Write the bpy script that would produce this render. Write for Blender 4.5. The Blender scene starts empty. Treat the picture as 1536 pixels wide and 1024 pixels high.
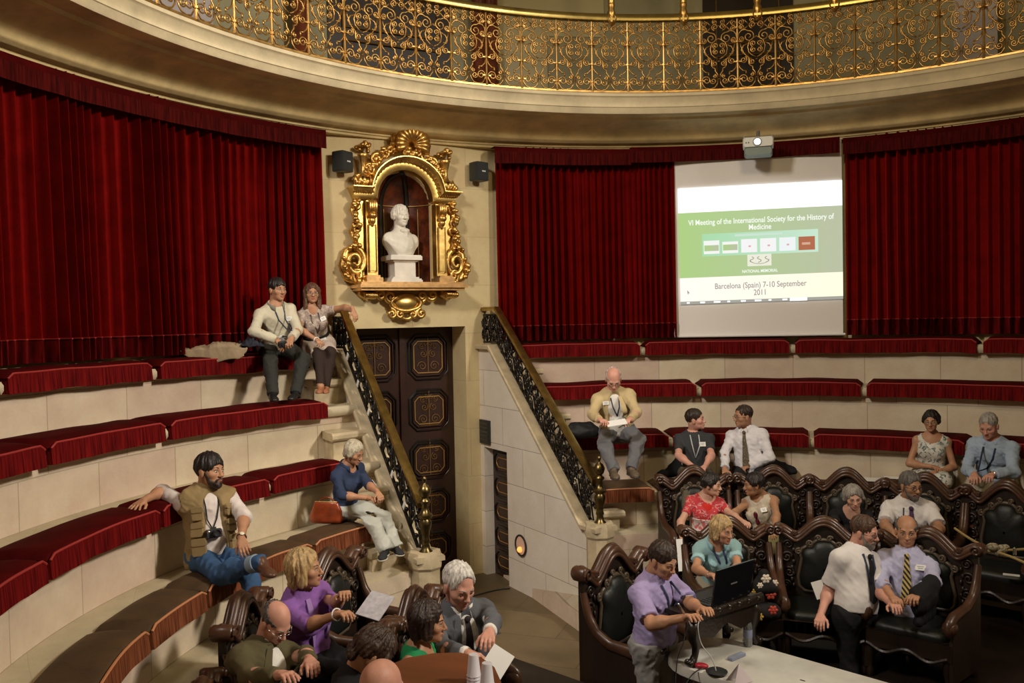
import bpy, bmesh, math, random
import numpy as np
from mathutils import Vector, Matrix
random.seed(7); RNG = np.random.default_rng(11)
S = bpy.context.scene
COL = S.collection
K = 5.8            # metres per room unit (camera-to-axis distance)
ZF = 0.222         # floor lies this far under the unit origin
def Z(z): return (z + ZF) * K
PI = math.pi
def rad(d): return d * PI / 180
# ------------------------------------------------------------------ camera
F_PX = 1310.96; PITCH = 0.026411; YAW = -0.337783; ROLL = -0.019464
CAM = np.array([0.0, -K, Z(0.351377)])
_cp, _sp, _cy, _sy = math.cos(PITCH), math.sin(PITCH), math.cos(YAW), math.sin(YAW)
FWD = np.array([_sy * _cp, _cy * _cp, -_sp]); _r = np.array([_cy, -_sy, 0.0]); _u = np.cross(_r, FWD)
RGT = math.cos(ROLL) * _r + math.sin(ROLL) * _u; UPV = -math.sin(ROLL) * _r + math.cos(ROLL) * _u
cd = bpy.data.cameras.new('camera'); cam = bpy.data.objects.new('camera', cd); COL.objects.link(cam)
cd.sensor_width = 36; cd.lens = F_PX / 1536 * 36; cd.clip_start = 0.05; cd.clip_end = 200
M = Matrix.Identity(4)
for i in range(3):
    M[i][0] = RGT[i]; M[i][1] = UPV[i]; M[i][2] = -FWD[i]; M[i][3] = CAM[i]
cam.matrix_world = M; S.camera = cam
def ray(x, y):
    d = FWD + RGT * (x - 768) / F_PX + UPV * (512 - y) / F_PX
    return d / np.linalg.norm(d)
def at_z(x, y, z):
    d = ray(x, y); return CAM + d * ((z - CAM[2]) / d[2])
def at_depth(x, y, dep):
    d = ray(x, y); return CAM + d * (dep / (d @ FWD))
def at_r(x, y, r):
    d = ray(x, y); a = d[0]**2 + d[1]**2; b = 2 * (CAM[0]*d[0] + CAM[1]*d[1]); c = CAM[0]**2 + CAM[1]**2 - r*r
    return CAM + d * ((-b + math.sqrt(max(b*b - 4*a*c, 0))) / (2*a))
def depth(P): return float((np.asarray(P) - CAM) @ FWD)
# passage frame: s outwards along the passage axis, w to its right
TC = rad(-49.5)
UU = np.array([math.sin(TC), math.cos(TC), 0.0]); VV = np.array([math.cos(TC), -math.sin(TC), 0.0]); ZZ = np.array([0, 0, 1.0])
def sw(s, w, z): return UU * s * K + VV * w * K + ZZ * Z(z)
def pol(r, th, z): return np.array([r * K * math.sin(th), r * K * math.cos(th), Z(z)])
# ------------------------------------------------------------------ mesh builder
class MB:
    def __init__(s): s.v = []; s.f = []; s.uv = []; s.mi = []; s.n = 0; s.m = 0
    def add(s, V, Fs, UV=None):
        V = np.asarray(V, float).reshape(-1, 3)
        s.v.append(V); b = s.n
        for k, f in enumerate(Fs):
            s.f.append([b + i for i in f]); s.mi.append(s.m)
            s.uv.append(None if UV is None else [tuple(UV[i]) for i in f])
        s.n += len(V); return s
    def grid(s, P, UV=None, cu=False, cv=False):
        P = np.asarray(P, float); nu, nv = P.shape[:2]; Fs = []
        for i in range(nu if cu else nu - 1):
            for j in range(nv if cv else nv - 1):
                a, b = i, (i + 1) % nu; c, d = j, (j + 1) % nv
                Fs.append((a*nv+c, b*nv+c, b*nv+d, a*nv+d))
        return s.add(P.reshape(-1, 3), Fs, None if UV is None else np.asarray(UV).reshape(-1, 2))
    def box(s, c, sz, R=None):
        h = np.array(sz, float) / 2
        V = np.array([[x, y, z] for x in (-1, 1) for y in (-1, 1) for z in (-1, 1)], float) * h
        if R is not None: V = V @ np.asarray(R).T
        V = V + np.array(c)
        return s.add(V, [(0,1,3,2),(4,6,7,5),(0,4,5,1),(2,3,7,6),(0,2,6,4),(1,5,7,3)])
    def hexa(s, V):     # 8 corners: 4 bottom loop then 4 top loop
        return s.add(V, [(3,2,1,0),(4,5,6,7),(0,1,5,4),(1,2,6,5),(2,3,7,6),(3,0,4,7)])
    def tube(s, P, r, n=8, closed=False, cap=True, flat=None):
        P = np.asarray(P, float); N = len(P); r = np.broadcast_to(np.asarray(r, float), (N,))
        T = np.zeros_like(P)
        if closed: T = np.roll(P, -1, 0) - np.roll(P, 1, 0)
        else: T[1:-1] = P[2:] - P[:-2]; T[0] = P[1] - P[0]; T[-1] = P[-1] - P[-2]
        T /= np.maximum(np.linalg.norm(T, axis=1), 1e-9)[:, None]
        up = np.array([0, 0, 1.0]) if abs(T[0][2]) < .9 else np.array([1.0, 0, 0])
        if flat is not None: up = np.asarray(flat, float)
        rings = []; a = np.linspace(0, 2*PI, n, endpoint=False)
        X = np.cross(up, T[0]); X /= max(np.linalg.norm(X), 1e-9)
        for i in range(N):
            if flat is not None: X = np.cross(up, T[i])
            else: X = X - T[i] * (X @ T[i])
            l = np.linalg.norm(X); X = X / l if l > 1e-9 else np.array([1.0, 0, 0])
            Y = np.cross(T[i], X)
            rings.append(P[i] + r[i] * (np.cos(a)[:, None] * X + np.sin(a)[:, None] * Y))
        s.grid(np.array(rings), cu=closed, cv=True)
        if cap and not closed:
            b = s.n - N * n
            s.f.append([b + i for i in range(n)][::-1]); s.uv.append(None); s.mi.append(s.m)
            s.f.append([b + (N-1)*n + i for i in range(n)]); s.uv.append(None); s.mi.append(s.m)
        return s
    def lathe(s, prof, n=20, c=(0,0,0), R=None, sq=1.0):
        a = np.linspace(0, 2*PI, n, endpoint=False)
        P = np.array([[[r*math.cos(t), r*math.sin(t)*sq, z] for t in a] for r, z in prof])
        if R is not None: P = P @ np.asarray(R).T
        return s.grid(P + np.array(c), cv=True)
    def prism(s, poly, y0, y1, fr=None):   # polygon in x,z extruded along y; fr maps (x,y,z)->world
        n = len(poly); V = [(x, y0, z) for x, z in poly] + [(x, y1, z) for x, z in poly]
        V = np.array(V, float)
        if fr is not None: V = fr(V)
        return s.add(V, [list(range(n)), list(range(2*n-1, n-1, -1))] + [(i, i+n, (i+1) % n + n, (i+1) % n) for i in range(n)])
    def ell(s, c, rad3, R=None, nu=12, nv=18):
        u = np.linspace(0, PI, nu); a = np.linspace(0, 2*PI, nv, endpoint=False)
        P = np.array([[[math.sin(t)*math.cos(q), math.sin(t)*math.sin(q), math.cos(t)] for q in a] for t in u]) * np.array(rad3)
        if R is not None: P = P @ np.asarray(R).T
        return s.grid(P + np.array(c), cv=True)
    def build(s, name, mats, parent=None, ang=40, smooth=True):
        me = bpy.data.meshes.new(name)
        V = np.concatenate(s.v) if s.v else np.zeros((0, 3))
        me.from_pydata(V.tolist(), [], s.f)
        if not isinstance(mats, (list, tuple)): mats = [mats]
        for m in mats: me.materials.append(m)
        if len(mats) > 1: me.polygons.foreach_set('material_index', s.mi)
        if any(u is not None for u in s.uv):
            ul = me.uv_layers.new(name='UVMap'); flat = []
            for f, u in zip(s.f, s.uv):
                flat += [c for q in (u or [(0, 0)] * len(f)) for c in q]
            ul.data.foreach_set('uv', flat)
        if len(s.f):
            bm = bmesh.new(); bm.from_mesh(me); bmesh.ops.recalc_face_normals(bm, faces=bm.faces); bm.to_mesh(me); bm.free()
            me.polygons.foreach_set('use_smooth', [smooth] * len(me.polygons))
            if smooth and ang < 180: me.set_sharp_from_angle(angle=rad(ang))
        me.update()
        return link(name, me, parent)
def link(name, data, parent=None):
    o = bpy.data.objects.new(name, data); COL.objects.link(o)
    if parent is not None:
        o.parent = parent
        o.matrix_parent_inverse = (Matrix.Translation(parent.location) @ parent.rotation_euler.to_matrix().to_4x4()).inverted()
    return o
def tag(o, label=None, cat=None, group=None, kind=None):
    if label: o['label'] = label
    if cat: o['category'] = cat
    if group: o['group'] = group
    if kind: o['kind'] = kind
    return o
def thing(name, label, cat, loc=(0, 0, 0), group=None, kind=None):
    o = bpy.data.objects.new(name, None); COL.objects.link(o); o.location = loc; o.empty_display_size = .1
    return tag(o, label, cat, group, kind)
def place(o, Mx): o.matrix_basis = Mx
def frame_mat(o, x, y, z):
    m = Matrix.Identity(4)
    for i in range(3): m[i][0] = x[i]; m[i][1] = y[i]; m[i][2] = z[i]; m[i][3] = o[i]
    return m
def copy_tree(root, Mx, label=None):
    r = root.copy(); COL.objects.link(r); r.matrix_basis = Mx
    if label: r['label'] = label
    def rec(src, dst):
        for ch in [c for c in bpy.data.objects if c.parent is src]:
            c = ch.copy(); COL.objects.link(c); c.parent = dst; c.matrix_parent_inverse = ch.matrix_parent_inverse.copy(); rec(ch, c)
    rec(root, r); return r
# ------------------------------------------------------------------ materials
MATS = {}
def mat(name, col, rough=.6, metal=0, bump=0, bscale=60, var=0, vscale=8, sheen=0, spec=.5, coord='Object', stint=None, col2=None, vstretch=(1, 1, 1), emit=None, trans=0, sub=0, coat=0):
    if name in MATS: return MATS[name]
    m = bpy.data.materials.new(name); m.use_nodes = True; nt = m.node_tree; b = nt.nodes['Principled BSDF']
    c = (*col, 1)
    b.inputs['Base Color'].default_value = c; b.inputs['Roughness'].default_value = rough; b.inputs['Metallic'].default_value = metal
    b.inputs['Specular IOR Level'].default_value = spec
    if sheen:
        b.inputs['Sheen Weight'].default_value = sheen; b.inputs['Sheen Tint'].default_value = (*(stint or (min(1, col[0]*3), min(1, col[1]*3), min(1, col[2]*3))), 1); b.inputs['Sheen Roughness'].default_value = .35 if stint else .4
    if trans: b.inputs['Transmission Weight'].default_value = trans
    if coat: b.inputs['Coat Weight'].default_value = coat; b.inputs['Coat Roughness'].default_value = .2
    if sub: b.inputs['Subsurface Weight'].default_value = sub; b.inputs['Subsurface Radius'].default_value = (.01, .004, .002)
    if emit: b.inputs['Emission Color'].default_value = (*emit[0], 1); b.inputs['Emission Strength'].default_value = emit[1]
    L = nt.links.new
    tc = nt.nodes.new('ShaderNodeTexCoord'); mp = nt.nodes.new('ShaderNodeMapping'); mp.inputs['Scale'].default_value = vstretch
    L(tc.outputs[coord], mp.inputs['Vector'])
    if var:
        n = nt.nodes.new('ShaderNodeTexNoise'); n.inputs['Scale'].default_value = vscale; n.inputs['Detail'].default_value = 5; n.inputs['Roughness'].default_value = .6
        L(mp.outputs[0], n.inputs['Vector'])
        r = nt.nodes.new('ShaderNodeValToRGB'); r.color_ramp.elements[0].position = .3; r.color_ramp.elements[1].position = .72
        lo = col2 if col2 else tuple(x * (1 - var) for x in col)
        r.color_ramp.elements[0].color = (*lo, 1); r.color_ramp.elements[1].color = c if col2 else (*[min(1, x * (1 + var * .5)) for x in col], 1)
        L(n.outputs['Fac'], r.inputs[0]); L(r.outputs[0], b.inputs['Base Color'])
    if bump:
        n2 = nt.nodes.new('ShaderNodeTexNoise'); n2.inputs['Scale'].default_value = bscale; n2.inputs['Detail'].default_value = 4
        L(mp.outputs[0], n2.inputs['Vector'])
        bp = nt.nodes.new('ShaderNodeBump'); bp.inputs['Strength'].default_value = bump; bp.inputs['Distance'].default_value = .01
        L(n2.outputs['Fac'], bp.inputs['Height']); L(bp.outputs[0], b.inputs['Normal'])
    MATS[name] = m; return m
def stone(name, c1, c2, cm, bw, bh, coord='UV', off=.37, mortar=.012, bias=0.0, rough=.75, bstr=.25):
    m = bpy.data.materials.new(name); m.use_nodes = True; nt = m.node_tree; b = nt.nodes['Principled BSDF']; L = nt.links.new
    tc = nt.nodes.new('ShaderNodeTexCoord'); br = nt.nodes.new('ShaderNodeTexBrick')
    br.offset = off; br.inputs['Scale'].default_value = 1; br.inputs['Brick Width'].default_value = bw; br.inputs['Row Height'].default_value = bh
    br.inputs['Mortar Size'].default_value = mortar / 2; br.inputs['Mortar Smooth'].default_value = .4; br.inputs['Bias'].default_value = bias
    br.inputs['Color1'].default_value = (*c1, 1); br.inputs['Color2'].default_value = (*c2, 1); br.inputs['Mortar'].default_value = (*cm, 1)
    L(tc.outputs[coord], br.inputs['Vector'])
    n = nt.nodes.new('ShaderNodeTexNoise'); n.inputs['Scale'].default_value = 3; n.inputs['Detail'].default_value = 8; n.inputs['Roughness'].default_value = .65
    L(tc.outputs['Object'], n.inputs['Vector'])
    mx = nt.nodes.new('ShaderNodeMix'); mx.data_type = 'RGBA'; mx.blend_type = 'OVERLAY'; mx.inputs[0].default_value = .35
    L(br.outputs['Color'], mx.inputs[6]); L(n.outputs['Fac'], mx.inputs[7]); L(mx.outputs[2], b.inputs['Base Color'])
    b.inputs['Roughness'].default_value = rough
    n2 = nt.nodes.new('ShaderNodeTexNoise'); n2.inputs['Scale'].default_value = 45; n2.inputs['Detail'].default_value = 5; L(tc.outputs['Object'], n2.inputs['Vector'])
    bp = nt.nodes.new('ShaderNodeBump'); bp.inputs['Strength'].default_value = bstr; bp.inputs['Distance'].default_value = .01
    ad = nt.nodes.new('ShaderNodeMath'); ad.operation = 'SUBTRACT'; L(n2.outputs['Fac'], ad.inputs[0]); L(br.outputs['Fac'], ad.inputs[1])
    L(ad.outputs[0], bp.inputs['Height']); L(bp.outputs[0], b.inputs['Normal'])
    MATS[name] = m; return m
def strands(name, c1, c2, freq, rough=.8, sheen=.3, coord='UV'):
    # hanging threads: fine vertical stripes with noise breaking them up
    m = bpy.data.materials.new(name); m.use_nodes = True; nt = m.node_tree; b = nt.nodes['Principled BSDF']; L = nt.links.new
    tc = nt.nodes.new('ShaderNodeTexCoord'); mp = nt.nodes.new('ShaderNodeMapping'); mp.inputs['Scale'].default_value = (freq, freq * .06, freq)
    L(tc.outputs[coord], mp.inputs['Vector'])
    n = nt.nodes.new('ShaderNodeTexNoise'); n.inputs['Scale'].default_value = 1; n.inputs['Detail'].default_value = 3; L(mp.outputs[0], n.inputs['Vector'])
    r = nt.nodes.new('ShaderNodeValToRGB'); r.color_ramp.elements[0].position = .35; r.color_ramp.elements[1].position = .65
    r.color_ramp.elements[0].color = (*c1, 1); r.color_ramp.elements[1].color = (*c2, 1)
    L(n.outputs['Fac'], r.inputs[0]); L(r.outputs[0], b.inputs['Base Color'])
    bp = nt.nodes.new('ShaderNodeBump'); bp.inputs['Strength'].default_value = .6; bp.inputs['Distance'].default_value = .012
    L(n.outputs['Fac'], bp.inputs['Height']); L(bp.outputs[0], b.inputs['Normal'])
    b.inputs['Specular IOR Level'].default_value = .06; b.inputs['Roughness'].default_value = rough; b.inputs['Sheen Weight'].default_value = sheen; b.inputs['Sheen Tint'].default_value = (*[min(1, 2*x) for x in c2], 1)
    MATS[name] = m; return m
def stripes(name, c1, c2, scale, rot=(0, 0, 0), coord='Object', duty=.5, rough=.8):
    m = bpy.data.materials.new(name); m.use_nodes = True; nt = m.node_tree; b = nt.nodes['Principled BSDF']; L = nt.links.new
    tc = nt.nodes.new('ShaderNodeTexCoord'); mp = nt.nodes.new('ShaderNodeMapping'); mp.inputs['Rotation'].default_value = rot
    L(tc.outputs[coord], mp.inputs['Vector'])
    w = nt.nodes.new('ShaderNodeTexWave'); w.inputs['Scale'].default_value = scale; w.bands_direction = 'X'; L(mp.outputs[0], w.inputs['Vector'])
    r = nt.nodes.new('ShaderNodeValToRGB'); r.color_ramp.interpolation = 'CONSTANT'; r.color_ramp.elements[1].position = duty
    r.color_ramp.elements[0].color = (*c1, 1); r.color_ramp.elements[1].color = (*c2, 1)
    L(w.outputs['Fac'], r.inputs[0]); L(r.outputs[0], b.inputs['Base Color']); b.inputs['Roughness'].default_value = rough
    MATS[name] = m; return m
def blotch(name, cols, scale, pos, rough=.8, coord='Object'):
    m = bpy.data.materials.new(name); m.use_nodes = True; nt = m.node_tree; b = nt.nodes['Principled BSDF']; L = nt.links.new
    tc = nt.nodes.new('ShaderNodeTexCoord'); n = nt.nodes.new('ShaderNodeTexNoise'); n.inputs['Scale'].default_value = scale; n.inputs['Detail'].default_value = 3; n.inputs['Distortion'].default_value = .6
    L(tc.outputs[coord], n.inputs['Vector'])
    r = nt.nodes.new('ShaderNodeValToRGB'); r.color_ramp.interpolation = 'CONSTANT'
    e = r.color_ramp.elements; e[0].color = (*cols[0], 1); e[0].position = 0; e[1].position = pos[0]; e[1].color = (*cols[1], 1)
    for p, c in zip(pos[1:], cols[2:]): q = e.new(p); q.color = (*c, 1)
    L(n.outputs['Fac'], r.inputs[0]); L(r.outputs[0], b.inputs['Base Color']); b.inputs['Roughness'].default_value = rough
    MATS[name] = m; return m
# ================================================================== ARCHITECTURE
M_RISER = stone('riser limestone', (.63, .54, .39), (.57, .43, .34), (.40, .32, .22), .86, .36)
M_TREAD = stone('tread limestone', (.52, .45, .31), (.48, .40, .27), (.40, .32, .2), 1.3, 5, mortar=.006)
M_FLOOR = stone('floor slabs', (.185, .135, .072), (.15, .108, .058), (.09, .066, .038), 1.1, .7, coord='Object', rough=.55)
M_WALL = stone('wall plaster ashlar', (.62, .51, .29), (.59, .47, .26), (.47, .38, .22), 1.25, .62, mortar=.008, rough=.8, bstr=.12)
M_PARA = stone('parapet limestone', (.76, .69, .59), (.71, .63, .55), (.33, .29, .24), .95, .46, mortar=.009, off=.5)
M_COPE = mat('worn coping stone', (.56, .46, .30), rough=.55, bump=.2, bscale=25, var=.3, vscale=6)
M_CORN = mat('cornice stucco', (.80, .64, .33), rough=.75, bump=.25, bscale=18, var=.35, vscale=2.2)
M_LIP = mat('pale cornice stone', (.70, .60, .40), rough=.7, bump=.2, bscale=30, var=.22, vscale=3)
M_GWALL = mat('gallery plaster', (.50, .48, .32), rough=.85, bump=.1, bscale=30, var=.18, vscale=1.2)
M_CREAM = mat('cream plaster', (.72, .66, .42), rough=.85)
M_WOOD = mat('dark carved walnut', (.022, .011, .006), rough=.45, bump=.25, bscale=35, var=.5, vscale=6, vstretch=(1, 1, .25), coat=.05)
M_WOODB = mat('polished walnut', (.072, .031, .016), rough=.36, bump=.1, bscale=30, var=.4, vscale=6, coat=.12)
M_DOORW = mat('dark oxblood wood', (.034, .010, .006), rough=.34, bump=.15, bscale=40, var=.4, vscale=5, coat=.2)
M_DOORB = mat('black painted moulding', (.012, .010, .009), rough=.35)
M_GILT = mat('antique gilding', (.84, .56, .19), rough=.38, metal=1, bump=.35, bscale=28, var=.55, vscale=14, col2=(.50, .28, .08))
M_GILTB = mat('burnished gilding', (.86, .60, .20), rough=.34, metal=1, bump=.12, bscale=20, var=.35, vscale=8)
M_GILTD = mat('dull gold paint', (.42, .24, .07), rough=.5, metal=.4)
M_GILTF = mat('faded gold paint', (.15, .075, .022), rough=.6, metal=.2)
M_GRILLE = mat('gilt wrought iron', (.74, .46, .15), rough=.36, metal=.9, var=.5, vscale=12, col2=(.35, .19, .06))
M_BRASS = mat('aged brass', (.50, .36, .13), rough=.33, metal=1, var=.4, vscale=9)
M_NEWEL = mat('dark bronze', (.20, .15, .065), rough=.34, metal=1, var=.4, vscale=9)
M_IRON = mat('black lacquered iron', (.022, .019, .016), rough=.22, metal=.5, bump=.2, bscale=40)
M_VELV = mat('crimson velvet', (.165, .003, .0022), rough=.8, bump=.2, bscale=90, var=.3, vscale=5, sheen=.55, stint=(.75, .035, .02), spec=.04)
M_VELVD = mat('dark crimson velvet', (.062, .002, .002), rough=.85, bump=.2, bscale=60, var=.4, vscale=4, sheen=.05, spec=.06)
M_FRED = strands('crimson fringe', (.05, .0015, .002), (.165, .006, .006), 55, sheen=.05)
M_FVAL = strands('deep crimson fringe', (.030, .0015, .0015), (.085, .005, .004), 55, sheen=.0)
M_PRED = mat('crimson piping', (.30, .018, .015), rough=.7, sheen=.1)
M_BROWN = mat('tobacco velvet', (.068, .034, .010), rough=.8, bump=.25, bscale=50, var=.4, vscale=5, vstretch=(1, 1, 1), sheen=.15)
M_FBRN = strands('copper fringe', (.085, .024, .010), (.235, .075, .034), 55, sheen=.05)
M_PBRN = mat('copper piping', (.50, .20, .09), rough=.6, sheen=.1)
M_WHITE = mat('white paper', (.82, .82, .80), rough=.7)
M_BLACKP = mat('black plastic', (.02, .021, .022), rough=.4)

def ring(mb, prof, fa, fb, n, v0=0.0):
    prof = [tuple(p) for p in prof]
    L = [v0]
    for a, b in zip(prof[:-1], prof[1:]): L.append(L[-1] + math.hypot(a[0]-b[0], a[1]-b[1]) * K)
    P = []; U = []
    for (r, z), l in zip(prof, L):
        ta, tb = fa(r), fb(r); t = np.linspace(ta, tb, n)
        P.append([pol(r, q, z) for q in t]); U.append([(q * r * K, l) for q in t])
    mb.grid(np.array(P), np.array(U)); return mb
def const(d): return lambda r: rad(d)
HS = .19
M_SHADEF = mat('shade dark floor', (.020, .012, .008), rough=.5, var=.4, vscale=4)  # dark colour stands in for shade on the inner platform and centre
def lend(r, w=HS): return TC - math.asin(min(.99, w / max(r, .685)))
def rend(r, w=HS): return TC + math.asin(min(.99, w / max(r, .685)))
TIERS = [(1.034, .280), (.933, .195), (.832, .101), (.740, .012)]     # edge radius, tread height
P5 = (.685, -.055); P6 = (.27, -.145)
for side, fa, fb in (('left', lambda r: TC - PI, lend), ('right', rend, lambda r: TC + PI)):
    mb = MB(); N = 150
    back = 1.105
    for k, (r, z) in enumerate(TIERS):
        ro = r + .014; zn = TIERS[k+1][1] if k < 3 else P5[1]
        mb.m = 1; ring(mb, [(back, z), (r + .004, z), (r, z - .005), (r, z - .012), (r + .004, z - .017), (ro, z - .019)], fa, fb, N)
        mb.m = 0; ring(mb, [(ro, zn), (ro, z - .019)], fa, fb, N)
        back = ro
    mb.m = 1; ring(mb, [(back, P5[1]), (P5[0], P5[1])], fa, fb, N)
    mb.m = 0; ring(mb, [(P5[0], P6[1]), (P5[0], P5[1])], fa, fb, N)
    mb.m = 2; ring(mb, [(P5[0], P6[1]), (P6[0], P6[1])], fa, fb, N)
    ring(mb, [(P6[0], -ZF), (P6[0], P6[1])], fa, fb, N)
    mb.m = 0; end = (fb if side == 'left' else fa)
    pr_ = [(1.105, TIERS[0][1])]
    for k, (r, z) in enumerate(TIERS): pr_ += [(r + .014, z), (r + .014, TIERS[k+1][1] if k < 3 else P5[1])]
    pr_ += [(P5[0], P5[1]), (P5[0], P6[1]), (P6[0], P6[1]), (P6[0], -ZF), (1.105, -ZF)]
    mb.add([pol(r, end(r), z) for r, z in pr_], [list(range(len(pr_)))], [(r * K, z * K) for r, z in pr_])
    tag(mb.build('floor_tiers_' + side, [M_RISER, M_TREAD, M_SHADEF]), kind='structure')
# floor and a centre disc whose dark colour stands for shade
mb = MB(); mb.lathe([(0.001, 0), (1.3 * K, 0)], 64); tag(mb.build('floor', M_FLOOR), kind='structure')
M_SHADEF_ = mat('shade dark floor', (.020, .012, .008), rough=.5, var=.4, vscale=4)
mb = MB(); mb.lathe([(0.001, .012), (.268 * K, .012), (.268 * K, 0)], 64); tag(mb.build('floor_shade_disc', M_SHADEF), kind='structure')
# round wall behind the curtains
mb = MB()
for fa, fb in ((lambda r: TC - PI, lambda r: lend(r, .20)), (lambda r: rend(r, .20), lambda r: TC + PI)):
    ring(mb, [(1.105, -ZF), (1.105, .76)], fa, fb, 120)
tag(mb.build('wall_round', M_WALL), kind='structure')
# flat wall over the passage with door opening and arched niche
def swpoly(mb, poly, s0, s1):
    n = len(poly)
    V = [sw(s0, w, z) for w, z in poly] + [sw(s1, w, z) for w, z in poly]
    UV = [(w * K, z * K) for w, z in poly] * 2
    Fs = [list(range(n)), list(range(2*n-1, n-1, -1))] + [(i, (i+1) % n, (i+1) % n + n, i+n) for i in range(n)]
    mb.add(V, Fs, UV)
NC, NW = -.017, .0665      # niche centre, half width
NZ0, NZ1 = .430, .600
arc = [(NC - NW * math.cos(t), NZ1 + NW * math.sin(t)) for t in np.linspace(0, PI/2, 9)]
mb = MB()
swpoly(mb, [(-.225, -ZF), (-.127, -ZF), (-.127, .336), (NC, .336), (NC, NZ0), (NC-NW, NZ0)] + arc + [(NC, .76), (-.225, .76)], 1.085, 1.118)
arc2 = [(2*NC - w, z) for w, z in arc]
swpoly(mb, [(.225, -ZF), (.127, -ZF), (.127, .336), (NC, .336), (NC, NZ0), (NC+NW, NZ0)] + arc2 + [(NC, .76), (.225, .76)], 1.085, 1.118)
for w in (-.127, .127): # door reveals
    q = .02 if w > 0 else -.02
    swpoly(mb, [(w, -ZF), (w + q, -ZF), (w + q, .34), (w, .34)], 1.118, 1.17)
swpoly(mb, [(-.147, .336), (.147, .336), (.147, .36), (-.147, .36)], 1.118, 1.17)
tag(mb.build('wall_passage', M_WALL), kind='structure')
# niche lining: half-round dark panelling with gold lines
M_NICHE = mat('niche tortoiseshell panel', (.13, .028, .010), rough=.3, var=.7, vscale=12, coat=.3)
mb = MB(); P = []
for t in np.linspace(0, PI, 15):
    row = [sw(1.085 + .062 * math.sin(t), NC - NW * 1.02 * math.cos(t), z) for z in (NZ0, NZ1)]
    for e in np.linspace(.15, 1, 7) * PI / 2:
        row.append(sw(1.085 + .062 * math.sin(t) * math.cos(e), NC - NW * 1.02 * math.cos(t) * math.cos(e), NZ1 + NW * 1.04 * math.sin(e)))
    P.append(row)
mb.grid(np.array(P))
niche = mb.build('wall_niche', M_NICHE); tag(niche, kind='structure')
mb = MB()
for t in (.22, .40, .60, .78):
    a = t * PI; b = a + .20 * PI * (1 if t in (.22, .60) else -1)
    for q in (a,):
        mb.tube([sw(1.082 + .062 * math.sin(q), NC - NW * math.cos(q), z) for z in (NZ0 + .01, NZ1 - .005)], .006, 5)
mb.tube([sw(1.082 + .062 * math.sin(q), NC - NW * math.cos(q), NZ1 + .002) for q in np.linspace(0.05, PI - .05, 15)], .007, 5)
mb.build('gold_line', M_GILTD, niche)
mb = MB()
for q in (.36 * PI, .66 * PI):
    mb.tube([sw(1.083 + .062 * math.sin(q), NC - NW * math.cos(q), z) for z in np.linspace(NZ0 + .005, NZ1, 6)] + [sw(1.083 + .062 * math.sin(q) * math.cos(e), NC - NW * math.cos(q) * math.cos(e), NZ1 + NW * .99 * math.sin(e)) for e in np.linspace(.1, PI/2, 8)], .030, 6)
mb.build('black_rib', M_DOORB, niche)
# ---- door: two leaves with gilded octagonal panels
def octa(w0, w1, z0, z1, c): return [(w0 + c, z0), (w1 - c, z0), (w1, z0 + c), (w1, z1 - c), (w1 - c, z1), (w0 + c, z1), (w0, z1 - c), (w0, z0 + c)]
def spiral(c, r0, r1, a0, turns, n=26):
    t = np.linspace(0, 1, n); r = r0 + (r1 - r0) * t; a = a0 + turns * 2 * PI * t
    return np.stack([c[0] + r * np.cos(a), c[1] + r * np.sin(a)], 1)
def make_leaf(root, w0, w1, s, zs, arms=True):
    mb = MB(); swpoly(mb, [(w0, -ZF), (w1, -ZF), (w1, zs[-1] + .012), (w0, zs[-1] + .012)], s, s + .012); mb.build('door_leaf', M_DOORW, root)
    m1 = MB(); m2 = MB(); m3 = MB()
    for z0, z1 in zip(zs[:-1], zs[1:]):
        a0, a1, b0, b1 = w0 + .012, w1 - .012, z0 + .010, z1 - .008
        for d, wd, c in ((0, .0045, .020), (.008, .003, .014)):
            o = octa(a0 + d, a1 - d, b0 + d, b1 - d, c); q = octa(a0 + d + wd, a1 - d - wd, b0 + d + wd, b1 - d - wd, c * .8)
            for i in range(8):
                j = (i + 1) % 8
                m1.add([sw(s, *o[i]), sw(s, *o[j]), sw(s - .004, *q[j]), sw(s - .004, *q[i])], [(0, 1, 2, 3)])
        e = octa(a0 + .016, a1 - .016, b0 + .018, b1 - .018, .010); m2.tube([sw(s - .002, *p) for p in e], .007, 5, closed=True)
        e = octa(a0 + .003, a1 - .003, b0 + .003, b1 - .003, .018); m1.tube([sw(s - .004, *p) for p in e], .006, 4, closed=True)
        if arms:
            cw, cz = (a0 + a1) / 2, (b0 + b1) / 2
            k = (a1 - a0) / .09
            for sg in (-1, 1):
                for (dx, dz, r, a, tn) in ((.013, -.018, .010, 0, 1.6), (.010, .006, .008, 2, 1.5), (.014, .022, .006, 4, 1.3), (.006, .026, .005, 1, 1.2)):
                    pts = spiral((0, 0), r * k, .001, a, tn)
                    m3.tube([sw(s - .0015, cw + sg * (dx * k + p[0]), cz + dz * k + p[1]) for p in pts], .0065, 4)
            m3.tube([sw(s - .0015, cw, cz - .03 * k), sw(s - .0015, cw, cz + .04 * k)], .008, 4)
            m3.tube([sw(s - .0015, cw + x, cz + z) for x, z in ((-.02*k, -.031*k), (.02*k, -.031*k))], .006, 4)
    m1.build('moulding', M_DOORB, root); m2.build('gold_line', M_GILTD, root)
    if arms: m3.build('gilded_arms', M_GILTF, root)
zs = [-.215, -.12, -.02, .09, .205, .330]
door1 = thing('door_1', None, None, sw(1.14, 0, -ZF), kind='structure')
make_leaf(door1, -.1265, -.001, 1.150, zs); make_leaf(door1, .001, .1265, 1.150, zs)
mb = MB(); swpoly(mb, [(-.006, -ZF), (.006, -ZF), (.006, .335), (-.006, .335)], 1.144, 1.150); mb.build('meeting_stile', M_DOORW, door1)
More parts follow.
